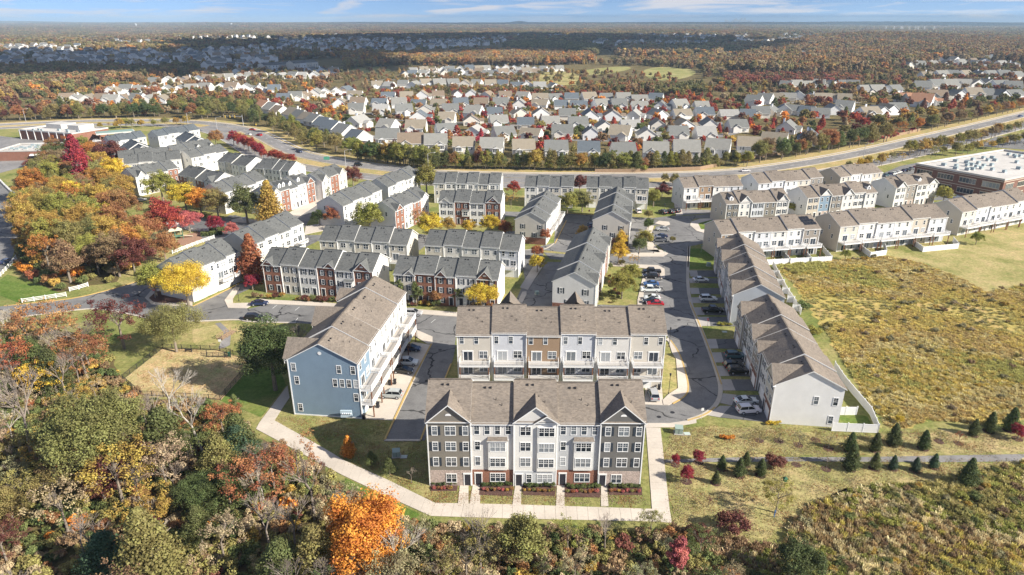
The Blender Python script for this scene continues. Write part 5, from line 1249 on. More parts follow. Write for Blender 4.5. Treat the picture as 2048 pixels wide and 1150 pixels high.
treeline((1500, 326), (1780, 282), 22, [('pine', 4), ('round', 4), ('oval', 2)], [('olive', 4), ('green', 3), ('plum', 3), ('rust', 3), ('brown', 2)], (8, 13), 'along the main road curve', 'roadside screen trees', seed=24)
treeline((1800, 272), (2060, 215), 20, [('round', 4), ('oval', 3), ('sparse', 1)], [('gold', 3), ('olive', 3), ('brown', 3), ('deeporange', 2), ('plum', 2)], (8, 11), 'by the far main road', 'roadside screen trees', seed=25)
treeline((1730, 290), (1830, 262), 9, [('bush', 1)], [('crimson', 3), ('pink', 1)], (6, 8), 'in the magenta hedge', 'magenta roadside shrubs', wob=1, seed=26)
treeline((468, 288), (530, 318), 9, [('oval', 1), ('round', 1)], [('red', 3), ('crimson', 2)], (7, 9), 'in the red line beside the road median', 'red roadside trees', wob=1.2, seed=27)
treeline((530, 318), (590, 330), 7, [('round', 1)], [('red', 3), ('brick', 2)], (5, 6.5), 'behind the stepped rows', 'red roadside trees', wob=1, seed=28)
treeline((1695, 345), (1800, 322), 12, [('oval', 1), ('thin', 1)], [('gold', 3), ('yellow', 1), ('olive', 1)], (5, 7), 'by the parked cars', 'trees of the office car park', seed=29)
treeline((1810, 316), (2040, 262), 34, [('thin', 2), ('round', 2)], [('olive', 2), ('gold', 2), ('brown', 2), ('yellowgreen', 1)], (6, 9), 'around the office car park', 'trees of the office car park', seed=30)
treeline((200, 258), (380, 250), 16, [('round', 2), ('thin', 1)], [('gold', 3), ('yellowgreen', 2), ('olive', 1)], (4.5, 7), 'behind the shops', 'trees behind the shops', seed=31)
treeline((-10, 240), (330, 232), 42, [('round', 3), ('oval', 2), ('pine', 3)], [('plum', 3), ('rust', 3), ('brown', 2), ('dgreen', 4), ('olive', 3)], (8, 12), 'across from the shops', 'belt beyond the main road', wob=5, seed=32)
treeline((1080, 370), (1080, 371), 1, [('bush', 1)], [('plum', 1)], (3, 4), 'tucked behind the roadside row gap', None, seed=33)
treeline((1320, 368), (1360, 372), 5, [('bush', 1), ('round', 1)], [('plum', 1), ('rust', 1), ('olive', 1)], (4, 6), 'by the upper parking street', None, seed=34)
# low shrubs in the beds along the front row, one object each
for (x0, x1, y, home) in ((864, 914, 970, 'taupe gabled'), (962, 1026, 972, 'pale brick-based'), (1046, 1110, 974, 'white gabled'), (1132, 1199, 976, 'grey brick-based'), (1217, 1283, 975, 'charcoal gabled')):
    k = 7 if x1 - x0 < 60 else 8
    for rr_, (dy, cols, sc) in enumerate(((0, ['dgreen', 'green'], 1.0), (9, ['brick', 'gold', 'pink', 'olive', 'rust'], .75))):
        for i in range(k - rr_ * (x1 - x0 < 60)):
            p = W2((x0 + (i + .5) / k * (x1 - x0) + rng.uniform(-1.5, 1.5), y + dy + rng.uniform(-1.5, 1.5))); c = rng.choice(cols)
            tree(p[0], p[1], rng.uniform(.8, 1.1) * sc, 'bush', c, f'low {ADJ[c]} shrub in the bed before the {home} home', 'bed shrubs before the front row')
for (cx, cy, n, c, lab) in ((1548, 848, 6, 'yellow', 'yellow chrysanthemum clump at the corner of the white end wall'), (1450, 650, 9, 'yellowgreen', 'yellow hedge clump by the stop sign lawn'), (1455, 878, 7, 'orange', 'orange flower clump in the bed on the lawn')):
    for i in range(n):
        p = W2((cx - 14 + i * 28 / n, cy + rng.uniform(-2, 2))); tree(p[0], p[1], rng.uniform(.8, 1.1), 'bush', c, lab, lab + ' group')
for (cx, cy, n) in ((630, 604, 9), (700, 606, 6), (850, 612, 8), (970, 622, 6), (545, 597, 5)):
    for i in range(n):
        p = W2((cx - 35 + i * 70 / n, cy + rng.uniform(-3, 1))); c = rng.choice(['rust', 'gold', 'green', 'plum', 'brown']); tree(p[0], p[1], rng.uniform(1.2, 2.6), 'bush', c, f'{ADJ[c]} foundation shrub in front of the brick and white rows', 'foundation shrubs of the brick and white rows')
for i in range(14):
    p = W2((1218 + rng.uniform(0, 30), 525 + i * 6.2)); c = rng.choice(['green', 'rust', 'olive', 'gold', 'plum']); tree(p[0], p[1], rng.uniform(1.0, 2.4), 'bush', c, f'{ADJ[c]} shrub in the garden strip of the end-on terrace', 'garden strip shrubs of the end-on terrace')

treeline((1850, 318), (2060, 285), 16, [('thin', 2), ('round', 3)], [('olive', 2), ('gold', 2), ('yellowgreen', 2)], (5, 8), 'behind the office roof', 'trees of the office car park', seed=41)
# mulch rings under the lawn saplings
for o in list(COL.objects):
    if o.get('category') in ('evergreen tree', 'tree') and 15 < o.location.x < 130 and 88 < o.location.y < 125:
        b = MB(); n = 10; r_ = .75 + o.scale.x * .06; b.face([(o.location.x + math.cos(k * 6.2832 / n) * r_ * rng.uniform(.85, 1.1), o.location.y + math.sin(k * 6.2832 / n) * r_, .02) for k in range(n)]); structure(put('mulch_ground', b.mesh('mulch_ground', [M_MULCH])))
# ------------------------------------------------------------------ detached houses of the subdivision
def house_meshes(wd, dp, h, rise, front=True, hip=False, porch=False, axis='x'):
    """local: x along the road, y away from the viewer's side; ridge along x (axis x) or y"""
    b = MB(); x0, x1 = -wd / 2, wd / 2; y0, y1 = -dp / 2, dp / 2; r = MB(); o = .5
    if axis == 'x':
        for x, fl in ((x0, 0), (x1, 1)):
            P = [(x, y0, 0), (x, y1, 0), (x, y1, h), (x, 0, h + rise - .05), (x, y0, h)]; b.face(P if fl else P[::-1])
        b.face([(x0, y0, 0), (x1, y0, 0), (x1, y0, h), (x0, y0, h)]); b.face([(x1, y1, 0), (x0, y1, 0), (x0, y1, h), (x1, y1, h)])
        s = rise / (dp / 2); z0 = h - o * s; t = .2
        for sg in (-1, 1):
            ye = sg * (dp / 2 + o); P = [(x0 - o * .6, ye, z0), (x1 + o * .6, ye, z0), (x1 + o * .6, 0, h + rise), (x0 - o * .6, 0, h + rise)]
            r.face(P if sg < 0 else P[::-1]); r.face([(p[0], p[1], p[2] - t) for p in (P[::-1] if sg < 0 else P)], 1)
            r.face([(x0 - o * .6, ye, z0 - t), (x1 + o * .6, ye, z0 - t), (x1 + o * .6, ye, z0), (x0 - o * .6, ye, z0)], 1)
            for x in (x0 - o * .6, x1 + o * .6): r.face([(x, ye, z0 - t), (x, 0, h + rise - t), (x, 0, h + rise), (x, ye, z0)], 1)
        if front:
            fw = wd * .42; fx = -wd * .18 * front; fr = fw / 2 * .62; yf = y0 - 1.6; yi = -dp / 2 + fr / s
            b.box(fx - fw / 2, fx + fw / 2, yf, y0 + .1, 0, h - .1, skip=('b', 't')); b.face([(fx - fw / 2, yf, h - .1), (fx + fw / 2, yf, h - .1), (fx, yf, h + fr - .05)])
            ym = lambda z: -dp / 2 + (z - h) / s
            r.face([(fx - fw / 2 - .4, yf - .5, h - .2), (fx, yf - .5, h + fr), (fx, ym(h + fr), h + fr), (fx - fw / 2 - .4, ym(h - .2) + .05, h - .2)][::-1]); r.face([(fx, yf - .5, h + fr), (fx + fw / 2 + .4, yf - .5, h - .2), (fx + fw / 2 + .4, ym(h - .2) + .05, h - .2), (fx, ym(h + fr), h + fr)][::-1])
            for q0, q1 in (((fx - fw / 2 - .4, h - .2), (fx, h + fr)), ((fx, h + fr), (fx + fw / 2 + .4, h - .2))): r.face([(q0[0], yf - .5, q0[1] - .22), (q1[0], yf - .5, q1[1] - .22), (q1[0], yf - .5, q1[1]), (q0[0], yf - .5, q0[1])], 1)
    else:
        for y, fl in ((y0, 1), (y1, 0)):
            P = [(x0, y, 0), (x1, y, 0), (x1, y, h), (0, y, h + rise - .05), (x0, y, h)]; b.face(P if fl else P[::-1])
        b.face([(x1, y0, 0), (x1, y1, 0), (x1, y1, h), (x1, y0, h)]); b.face([(x0, y1, 0), (x0, y0, 0), (x0, y0, h), (x0, y1, h)])
        s = rise / (wd / 2); z0 = h - o * s
        for sg in (-1, 1):
            xe = sg * (wd / 2 + o); P = [(xe, y0 - .4, z0), (xe, y1 + .4, z0), (0, y1 + .4, h + rise), (0, y0 - .4, h + rise)]; r.face(P if sg > 0 else P[::-1])
            r.face([(xe, y0 - .4, z0 - .2), (0, y0 - .4, h + rise - .2), (0, y0 - .4, h + rise), (xe, y0 - .4, z0)], 1); r.face([(xe, y0 - .4, z0 - .2), (xe, y1 + .4, z0 - .2), (xe, y1 + .4, z0), (xe, y0 - .4, z0)], 1)
        # garage wing
        b.box(x1 - .2, x1 + 3.0, y0 + dp * .25, y0 + dp * .8, 0, h - .2, skip=('b', 't')); yc = y0 + dp * .525; hw = dp * .275 + .4
        r.face([(x1 - .2, yc - hw, h - .4), (x1 + 3.4, yc - hw, h - .4), (x1 + 3.4, yc, h + 1.2), (x1 - .2, yc, h + 1.2)]); r.face([(x1 + 3.4, yc + hw, h - .4), (x1 - .2, yc + hw, h - .4), (x1 - .2, yc, h + 1.2), (x1 + 3.4, yc, h + 1.2)])
        b.face([(x1 + 3.0, yc - hw + .4, h - .4), (x1 + 3.0, yc + hw - .4, h - .4), (x1 + 3.0, yc, h + 1.1)])
    return b.mesh('wall', [M_WALLF]), r.mesh('roof', [M_FROOF, M_TRIM])
HM = [house_meshes(12.5, 13, 3.6, 4.4, 1), house_meshes(12, 14, 3.6, 4.6, -1), house_meshes(11.5, 13, 3.4, 4.2, 0), house_meshes(11, 14.5, 3.5, 4.0, 0, axis='y'), house_meshes(13, 12, 3.4, 3.6, 1), house_meshes(12, 13, 3.4, 3.8, -1, axis='y')]
BACKH = [house_meshes(12.5, 13, 5.0, 4.4, 0), house_meshes(13, 13, 5.0, 4.4, 1), house_meshes(12, 13, 5.0, 4.6, -1)]
ROOFC = {'grey': (.175, .178, .17), 'light': (.245, .24, .22), 'tan': (.25, .215, .165), 'brown': (.22, .17, .125), 'slate': (.12, .14, .16), 'clay': (.34, .18, .11), 'white': (.31, .305, .29)}
RN = {'grey': 'grey', 'light': 'light grey', 'tan': 'tan', 'brown': 'brown', 'slate': 'slate blue', 'clay': 'terracotta', 'white': 'pale'}
b = MB(); b.box(-1.9, 1.9, -2.2, 0, -.0, 2.6, 0, ('k',))
for k in range(4): b.box(-1.6 + k * .85, -.95 + k * .85, -2.22, -2.2, .7, 2.3, 1)
b.face([(-2.1, -2.5, 2.6), (2.1, -2.5, 2.6), (0, -2.5, 3.6)]); b.face([(-2.1, -2.5, 2.6), (0, -2.5, 3.6), (0, 1.5, 3.6), (-2.1, 0, 2.6)], 2); b.face([(0, -2.5, 3.6), (2.1, -2.5, 2.6), (2.1, 0, 2.6), (0, 1.5, 3.6)], 2)
SUNROOM = b.mesh('sunroom', [M_TRIM, M_GLASS, M_FROOF])
ORD = 'first second third fourth fifth sixth seventh eighth ninth tenth eleventh twelfth thirteenth'.split()
b = MB(); b.box(-.5, .5, -.4, .4, 0, 4.3); b.box(-.58, .58, -.48, .48, 4.3, 4.45, 1); CHIM = b.mesh('chimney', [M_WALLF, M_DARK])
def house(px, py, rc, label, rz=0.0, kind=None, scale=1.0, detail=False, group='houses of the gabled subdivision', z0=5.0):
    """px, py: the middle of its roof in the photograph"""
    p = W(px, py, z0); k = rng.randrange(len(HM)) if kind is None else kind
    wm, rm = (BACKH[k % 3] if detail == 'back' else HM[k])
    t = thing('detached_house', label, 'house', (p.x, p.y, 0), rz + rng.uniform(-.06, .06), group); s = scale * rng.uniform(1.0, 1.14) * (1 if detail == 'back' else 1.0); t.scale = (s, s, s)
    wc = rng.choice([(.78, .77, .74), (.74, .72, .68), (.80, .80, .79), (.66, .62, .56), (.72, .73, .74)])
    wl = put('wall', wm, t, col=wc); q = rng.uniform(.9, 1.1); rf = put('roof', rm, t, col=tuple(v * q for v in ROOFC[rc]))
    if rng.random() < .35: put('chimney', CHIM, rf, (rng.uniform(-3, 3), rng.uniform(1, 2.5), 4.2))
    if detail == 'back':
        sx = rng.choice((-1, 1))
        put('sunroom', SUNROOM, t, (sx * 2.8, -6.5, 1.9), col=ROOFC[rc])
        for x in (-4.4, -2.9, 4.6, 3.2):
            if abs(x - sx * 2.8) > 2.2: put('window', WM['s'], wl, (x, -6.51, 3.4))
        for y in (-3.5, 1): put('window', WM['s'], wl, (6.27, y, 5.2), math.pi / 2)
    elif detail:
        for x in (-3.6, 3.4): put('window', WM['g'], wl, (x, -6.9 if k != 3 else -7.27, 1.9))
    return t
FR = [(776, 274, 'grey', .15), (822, 284, 'brown', .1), (872, 285, 'light', .05), (928, 288, 'tan', 0), (984, 291, 'light', 0), (1047, 293, 'tan', 0), (1112, 296, 'grey', 0), (1177, 298, 'slate', 0), (1246, 300, 'grey', 0), (1311, 300, 'light', -.1), (1372, 299, 'light', -.2), (1436, 294, 'light', -.35), (1497, 288, 'tan', -.3)]
for i, (x, y, c, rz) in enumerate(FR):
    house(x, y, c, f'{RN[c]}-roofed house with rear sunroom, {ORD[i]} of the line backing on the main road', rz, detail='back', group='line of houses backing on the main road')
house(1548, 283, 'tan', 'tan-roofed house with blank grey gable next to the road screen trees', -.5, detail='back', kind=0)
house(1620, 272, 'slate', 'big white gable-fronted house with slate roof on the curve of the main road', -.35, kind=3, detail='win', scale=1.15)
house(1575, 250, 'grey', 'white-gabled house with grey roof behind the crimson column tree', -.5, kind=3, detail='win')
DG = [(530, 208, 'clay'), (546, 213, 'light'), (560, 219, 'brown'), (588, 223, 'tan'), (602, 227, 'grey'), (617, 231, 'tan'), (632, 236, 'grey'), (650, 243, 'slate'), (668, 250, 'slate'), (690, 258, 'grey'), (716, 268, 'slate')]
for i, (x, y, c) in enumerate(DG):
    house(x, y, c, f'{RN[c]}-roofed house, {ORD[i]} down the slanting line above the roadside screen', -.75, kind=2, detail='win' if i > 5 else False, group='slanting line of houses by the roadside screen')
BAD = [(1003, 220, 30)]
def house_line(pts, n, cols, where, group, rz=0.0, detail=False, jx=3, jy=1.5, z0=4.5, scale=1.0):
    pl = [Vector(p) for p in pts]; ln = [(pl[i + 1] - pl[i]).length for i in range(len(pl) - 1)]; tot = sum(ln)
    cs = [rng.choice(cols) for _ in range(n)]
    for j in range(n):
        d = (j + .5) / n * tot; i = 0
        while i < len(ln) - 1 and d > ln[i]: d -= ln[i]; i += 1
        p = pl[i].lerp(pl[i + 1], d / ln[i]); c = cs[j]
        if j == 0: lab = f'west-end {RN[c]}-roofed house beside a {RN[cs[1]]} roof {where}'
        elif j == n - 1: lab = f'east-end {RN[c]}-roofed house beside a {RN[cs[-2]]} roof {where}'
        else: lab = f'{RN[c]}-roofed house between {RN[cs[j - 1]]} and {RN[cs[j + 1]]} roofs, {ORD[j]} {where}'
        house(p.x + rng.uniform(-jx, jx), p.y + rng.uniform(-jy, jy), c, lab, rz + rng.choice((0, 0, .3, -.3, .15, 1.57)), detail=detail, group=group, z0=z0, scale=scale)
ORD = 'first second third fourth fifth sixth seventh eighth ninth tenth eleventh twelfth thirteenth fourteenth fifteenth sixteenth seventeenth eighteenth nineteenth twentieth'.split()
MIX = ['grey', 'light', 'light', 'tan', 'tan', 'brown', 'slate', 'white', 'grey']
house_line([(690, 240), (800, 248), (1020, 264), (1150, 262), (1400, 264), (1440, 268)], 13, MIX, 'along the second line', 'second line of houses', detail='win')
house_line([(812, 230), (960, 238), (1100, 244), (1250, 248), (1430, 244), (1500, 250)], 13, MIX, 'along the third line', 'third line of houses', detail='win')
house_line([(690, 216), (850, 218), (1020, 222), (1200, 228), (1400, 224), (1480, 228)], 17, MIX, 'along the fourth line', 'fourth line of houses')
house_line([(660, 203), (800, 204), (960, 204), (1150, 208), (1340, 208), (1420, 212)], 19, MIX, 'along the fifth line', 'fifth line of houses')
house_line([(760, 190), (900, 188), (1060, 192), (1240, 194), (1330, 196)], 17, MIX, 'along the sixth line', 'sixth line of houses')
house_line([(740, 168), (850, 166), (960, 165), (1060, 170), (1120, 170)], 15, MIX, 'below the golf woods', 'houses below the golf course woods')
house_line([(800, 146), (900, 144), (1000, 143), (1080, 141)], 17, MIX, 'nearest the pond', 'houses nearest the pond')
house_line([(820, 139), (930, 136), (1040, 134), (1130, 136)], 17, MIX, 'under the amber wood', 'houses under the amber wood', scale=.95)
house_line([(120, 192), (220, 196), (320, 196), (330, 204)], 9, MIX, 'behind the dark belt', 'houses behind the dark belt')
house_line([(210, 178), (330, 176), (450, 170), (560, 178)], 13, MIX, 'in the wooded streets', 'houses in the wooded streets')
house_line([(300, 160), (420, 154), (540, 150), (660, 150)], 17, MIX, 'in the upper wooded streets', 'houses in the upper wooded streets')
house_line([(560, 196), (620, 186), (690, 178), (720, 190)], 8, MIX, 'among the west red trees', 'houses between the red trees')
house_line([(460, 140), (560, 134), (680, 140)], 9, MIX, 'beside the cream apartment house', 'houses beside the apartments')
house_line([(1480, 226), (1560, 216), (1640, 222), (1700, 210)], 9, ['grey', 'light', 'light', 'grey', 'slate'], 'behind the dark red trees', 'houses behind the dark red trees', rz=-.3)
house_line([(1500, 200), (1600, 190), (1700, 196)], 9, ['grey', 'light', 'tan'], 'in the upper pale line', 'houses behind the dark red trees', rz=-.3)
house_line([(1560, 170), (1660, 164), (1720, 168)], 7, ['grey', 'light'], 'below the crimson avenue', 'houses below the crimson avenue', rz=-.2)
house_line([(1470, 142), (1540, 126), (1580, 136)], 8, ['grey', 'light'], 'above the crimson avenue', 'houses above the crimson avenue')
house_line([(1800, 192), (1850, 204), (1880, 186)], 5, ['clay', 'brown', 'clay'], 'of the terracotta group', 'terracotta-roofed group', rz=-.3, scale=1.25)
house_line([(1830, 172), (1950, 166), (2040, 172)], 8, ['tan', 'grey', 'light'], 'under the east wood', 'large houses under the east wood', scale=1.25)
house_line([(1800, 132), (1900, 124), (2040, 128)], 9, ['light', 'grey', 'white'], 'inside the east wood', 'houses inside the east wood', scale=1.2)

house_line([(1722, 182), (1800, 176)], 4, ['light', 'grey'], 'at the crimson avenue end', 'houses at the crimson avenue end', scale=1.1)
house_line([(1725, 222), (1800, 214)], 4, ['light', 'tan', 'grey'], 'behind the road curve trees', 'houses behind the road curve trees', scale=1.1)
house_line([(1840, 150), (1940, 148), (2046, 150)], 8, ['light', 'grey', 'tan'], 'below the east wood edge', 'houses below the east wood edge', scale=1.15)
house_line([(1900, 192), (1960, 186), (2040, 188)], 5, ['tan', 'light', 'grey'], 'above the far main road', 'houses above the far main road', scale=1.15)
# ------------------------------------------------------------------ vehicles
def car_body(kind):
    """profile extruded with shaped sections; local: length along x, front at +x"""
    prof = {'sedan': ([(-2.3, .35), (-2.32, .75), (-2.2, .95), (-1.5, 1.0), (-1.0, 1.02), (.8, .98), (1.9, .86), (2.28, .7), (2.3, .38)], [(-1.75, 1.0), (-1.0, 1.42), (.15, 1.46), (1.15, .98)], .9),
            'suv': ([(-2.3, .4), (-2.34, .9), (-2.25, 1.1), (-1.5, 1.12), (-1.0, 1.12), (.9, 1.1), (1.95, 1.0), (2.3, .82), (2.32, .42)], [(-2.2, 1.1), (-1.85, 1.68), (.25, 1.72), (1.15, 1.1)], .95),
            'pickup': ([(-2.8, .45), (-2.82, 1.1), (-2.6, 1.15), (-1.2, 1.15), (-1.0, 1.15), (1.3, 1.12), (2.5, 1.06), (2.75, .9), (2.78, .45)], [(-.95, 1.14), (-.75, 1.82), (.85, 1.84), (1.55, 1.12)], 1.0)}[kind]
    low, cab, hw = prof; b = MB()
    secs = [(-hw, .92), (-hw * .86, 1.0), (hw * .86, 1.0), (hw, .92)]
    def ring(y, k): return [(x * (1 - (1 - k) * .15), y, (z - .3) * k + .3) for x, z in low]
    rings = [ring(y, k) for y, k in secs]
    for a, c in zip(rings[:-1], rings[1:]):
        for i in range(len(low) - 1): b.face([a[i], a[i + 1], c[i + 1], c[i]])
    b.face(rings[0][::-1]); b.face(rings[-1]); b.face([rings[0][0], rings[-1][0], rings[-1][-1], rings[0][-1]])
    if kind == 'pickup': b.box(-2.65, -1.05, -hw * .8, hw * .8, 1.152, 1.156, 1)
    # roof panel on the glass house
    ins = .16; (xa, za), (xb, zb), (xc, zc), (xd, zd) = cab; w0, w1 = hw * .9, hw * .9 - ins
    b.face([(xb, -w1, zb + .02), (xc, -w1, zc + .02), (xc, w1, zc + .02), (xb, w1, zb + .02)])
    for s in (-1, 1):
        for p, q in (((xa, za), (xb, zb)), ((xc, zc), (xd, zd)), ((-.45, .5 * (za + zd)), (-.42, zb))):
            b.tube((p[0], s * (w0 if p[1] < 1.3 else w1), p[1]), (q[0], s * (w1 if q[1] > 1.3 else w0), q[1]), .04, .04, 4)
        b.tube((xb, s * w1, zb), (xc, s * w1, zc), .04, .04, 4)
    body = b.mesh('body', [M_PAINT, M_DARK])
    b = MB(); A = [(xa + .05, -w0, za), (xa + .05, w0, za), (xb, w1, zb), (xb, -w1, zb)]; D = [(xd - .03, -w0, zd), (xd - .03, w0, zd), (xc, w1, zc), (xc, -w1, zc)]
    b.face(A[::-1]); b.face(D); 
    for s in (-1, 1): b.face([(xa + .05, s * w0, za), (xd - .03, s * w0, zd), (xc, s * w1, zc), (xb, s * w1, zb)][::(1 if s < 0 else -1)])
    gl = b.mesh('car_window', [M_CARGL])
    return body, gl, low, hw
b = MB(); b.tube((0, -.12, 0), (0, .12, 0), .36, .36, 12, 0, True); b.tube((0, .12, 0), (0, -.12, 0), .36, .36, 12, 0, True)
TYRE = b.mesh('wheel', [M_TYRE]); b = MB(); b.tube((0, -.14, 0), (0, .14, 0), .22, .22, 8, 0, True); b.tube((0, .14, 0), (0, -.14, 0), .22, .22, 8, 0, True); RIM = b.mesh('rim', [M_RIM])
b = MB(); b.box(-.05, .06, -.2, .2, -.07, .07); HL = b.mesh('headlight', [M_LAMPW]); b = MB(); b.box(-.05, .05, -.16, .16, -.1, .1); TL = b.mesh('taillight', [M_LAMPR])
CARS = {k: car_body(k) for k in ('sedan', 'suv', 'pickup')}
CC = {'black': (.012, .012, .014), 'white': (.75, .75, .75), 'silver': (.42, .43, .44), 'red': (.42, .01, .015), 'navy': (.02, .035, .09), 'blue': (.05, .12, .28), 'grey': (.13, .14, .15), 'teal': (.05, .11, .14), 'green': (.03, .07, .05)}
CN = {'sedan': ('sedan', 'car'), 'suv': ('suv', 'car'), 'pickup': ('pickup_truck', 'pickup truck')}
def car(px, py, ang, kind, col, label, group=None, z=.03, world=None):
    p = W(px, py, .6) if world is None else Vector((*world, 0)); bd, gl, low, hw = CARS[kind]; c = jit(CC[col], .05)
    t = thing('parked_car' if kind != 'pickup' else 'pickup_truck', label, CN[kind][1], (p.x, p.y, z), math.radians(ang), group)
    put('body', bd, t, col=c); put('car_window', gl, t)
    L_ = low[-1][0]; wb = L_ * .61
    for sx in (-1, 1):
        for sy in (-1, 1): w_ = put('wheel', TYRE, t, (sx * wb, sy * (hw - .1), .36)); put('rim', RIM, w_)
        put('headlight', HL, t, (L_ * .985, sx * hw * .68, .72 if kind == 'sedan' else .82)); put('taillight', TL, t, (-L_ * 1.0, sx * hw * .72, .8 if kind == 'sedan' else .95))
    return t
PK = 'cars in the bays along the main street'; DW = 'cars on the driveways of the curving street'
car(519, 606, 4, 'sedan', 'navy', 'dark navy hatchback at the kerb by the sidewalk island')
car(508, 635, 0, 'suv', 'black', 'black suv at the lower kerb of the parking street')
car(827, 626, -6, 'suv', 'silver', 'grey estate car at the kerb before the brick row')
car(822, 696, -5, 'sedan', 'navy', 'dark blue car on the apron beneath the balconies, furthest up', 'cars on the garage apron')
car(816, 724, -5, 'suv', 'white', 'white suv on the apron beneath the balconies', 'cars on the garage apron')
car(806, 740, -5, 'sedan', 'black', 'black car on the apron next to the wheeled bins', 'cars on the garage apron')
car(782, 789, 175, 'suv', 'silver', 'pale beige suv on the sunlit part of the garage apron', 'cars on the garage apron')
car(1307, 789, 88, 'suv', 'silver', 'silver suv at the end garage of the balcony row')
for x, y, k, c, l in ((1303, 543, 'pickup', 'black', 'black pickup at the top of the lower bays'), (1301, 552, 'suv', 'black', 'black suv below the black pickup'), (1302, 567, 'sedan', 'blue', 'blue sedan between the black suv and the white pickup'),
                      (1300, 579, 'pickup', 'white', 'white pickup in the lower bays'), (1304, 595, 'sedan', 'white', 'white sedan below the white pickup'), (1302, 602, 'sedan', 'black', 'black sedan squeezed beside the red car'), (1310, 607, 'sedan', 'red', 'red car half hidden behind the brown roof'),
                      (1326, 458, 'sedan', 'silver', 'silver sedan in the first upper bay'), (1322, 472, 'sedan', 'navy', 'dark blue sedan in the upper bays'), (1317, 480, 'pickup', 'grey', 'grey pickup in the upper bays')):
    car(x, y, 178, k, c, l, PK)
for x, y, k, c, l, a in ((1401, 559, 'sedan', 'white', 'white sedan on the first driveway from the lawn', 0), (1416, 597, 'suv', 'white', 'white suv on the third driveway', 0), (1425, 620, 'pickup', 'black', 'black pickup on a shaded driveway above the stop sign', 0),
                         (1470, 711, 'suv', 'teal', 'dark teal suv on the driveway below the stop sign lawn', 2), (1468, 731, 'suv', 'black', 'black suv, upper of the close black pair', 2), (1476, 741, 'suv', 'black', 'black suv, lower of the close black pair', 2),
                         (1492, 801, 'sedan', 'white', 'white sedan with black roof glass, upper of the white pair', 6), (1497, 819, 'suv', 'white', 'white suv, lower of the white pair by the end wall', 6)):
    car(x, y, a, k, c, l, DW)
for x, y, l in ((1326, 424, 'black suv in the bay before the balcony row, first of three'), (1341, 423, 'black pickup in the bay, middle of three'), (1352, 421, 'black car in the bay, third and nearest the lawn')): car(x, y, 110, 'suv', 'black', l, 'black vehicles of the upper bay')
car(1276, 422, 95, 'suv', 'white', 'white car on the drive beside the roadside row')
car(1181, 450, 95, 'sedan', 'navy', 'dark blue car tucked behind the golden tree at the alley')
car(1749, 552 - 210, 20, 'suv', 'green', 'x') if False else None
for i, (x, y, c) in enumerate(((1772, 350, 'teal'), (1781, 348, 'navy'), (1788, 347, 'white'), (1797, 344, 'white'), (1809, 341, 'navy'), (1816, 340, 'black'), (1823, 337, 'grey'), (1831, 335, 'red'))):
    car(x, y, 35, 'sedan', c, f'{c} car, {ORD[i]} of the line beside the brick office building', 'cars beside the office building')
car(1907, 393, 0, 'suv', 'white', 'white suv parked against the office building wall')
car(2038, 281, -5, 'sedan', 'silver', 'silver car in the far bay of the office car park')
car(2041, 232, 22, 'sedan', 'blue', 'blue-white car driving on the far end of the main road')
car(1491, 341, 8, 'sedan', 'white', 'white car driving on the main road beyond the brown roofs')
car(717, 329.5, -10, 'suv', 'black', 'black car driving on the main road by the curved lamp')
car(598, 303, -38, 'sedan', 'navy', 'dark car driving down the main road bend')
car(505, 259, -15, 'sedan', 'red', 'red car waiting at the traffic signal')
car(496, 268.5, -20, 'sedan', 'white', 'white car at the front of the signal queue')
car(518, 270, 150, 'suv', 'red', 'dark red and white truck next to the signal queue')
car(646, 315, -35, 'suv', 'black', 'x2') if False else None
car(236, 240, 0, 'sedan', 'navy', 'dark blue car on the main road beyond the shops')
car(259, 247, 0, 'sedan', 'white', 'white car on the near carriageway beyond the shops')
car(399, 261, 30, 'sedan', 'grey', 'grey car on the side road behind the lilac row')
car(123, 294.5, -10, 'sedan', 'navy', 'dark blue car crossing the shopping lot')
car(107, 299, 60, 'suv', 'white', 'white suv parked by the brick shop front', 'cars by the brick shop')
car(100, 300, 60, 'sedan', 'silver', 'silver car parked by the brick shop front', 'cars by the brick shop')
car(194, 282, 20, 'suv', 'white', 'white van-like suv under the filling station canopy edge')
car(5, 318, 60, 'sedan', 'blue', 'blue car in the lower lot at the picture edge')
car(16, 522, 50, 'sedan', 'navy', 'dark car on the lot road by the white board fence')
car(345, 421, -25, 'sedan', 'grey', 'dark grey car on the shaded street under the orange trees', 'cars on the shaded street')
car(352, 425, -25, 'suv', 'black', 'black suv on the shaded street under the orange trees', 'cars on the shaded street')
car(282, 400, 30, 'sedan', 'white', 'white car showing between the yellow-green trees')
car(345, 447, 20, 'sedan', 'white', 'white car behind the red playground tree')
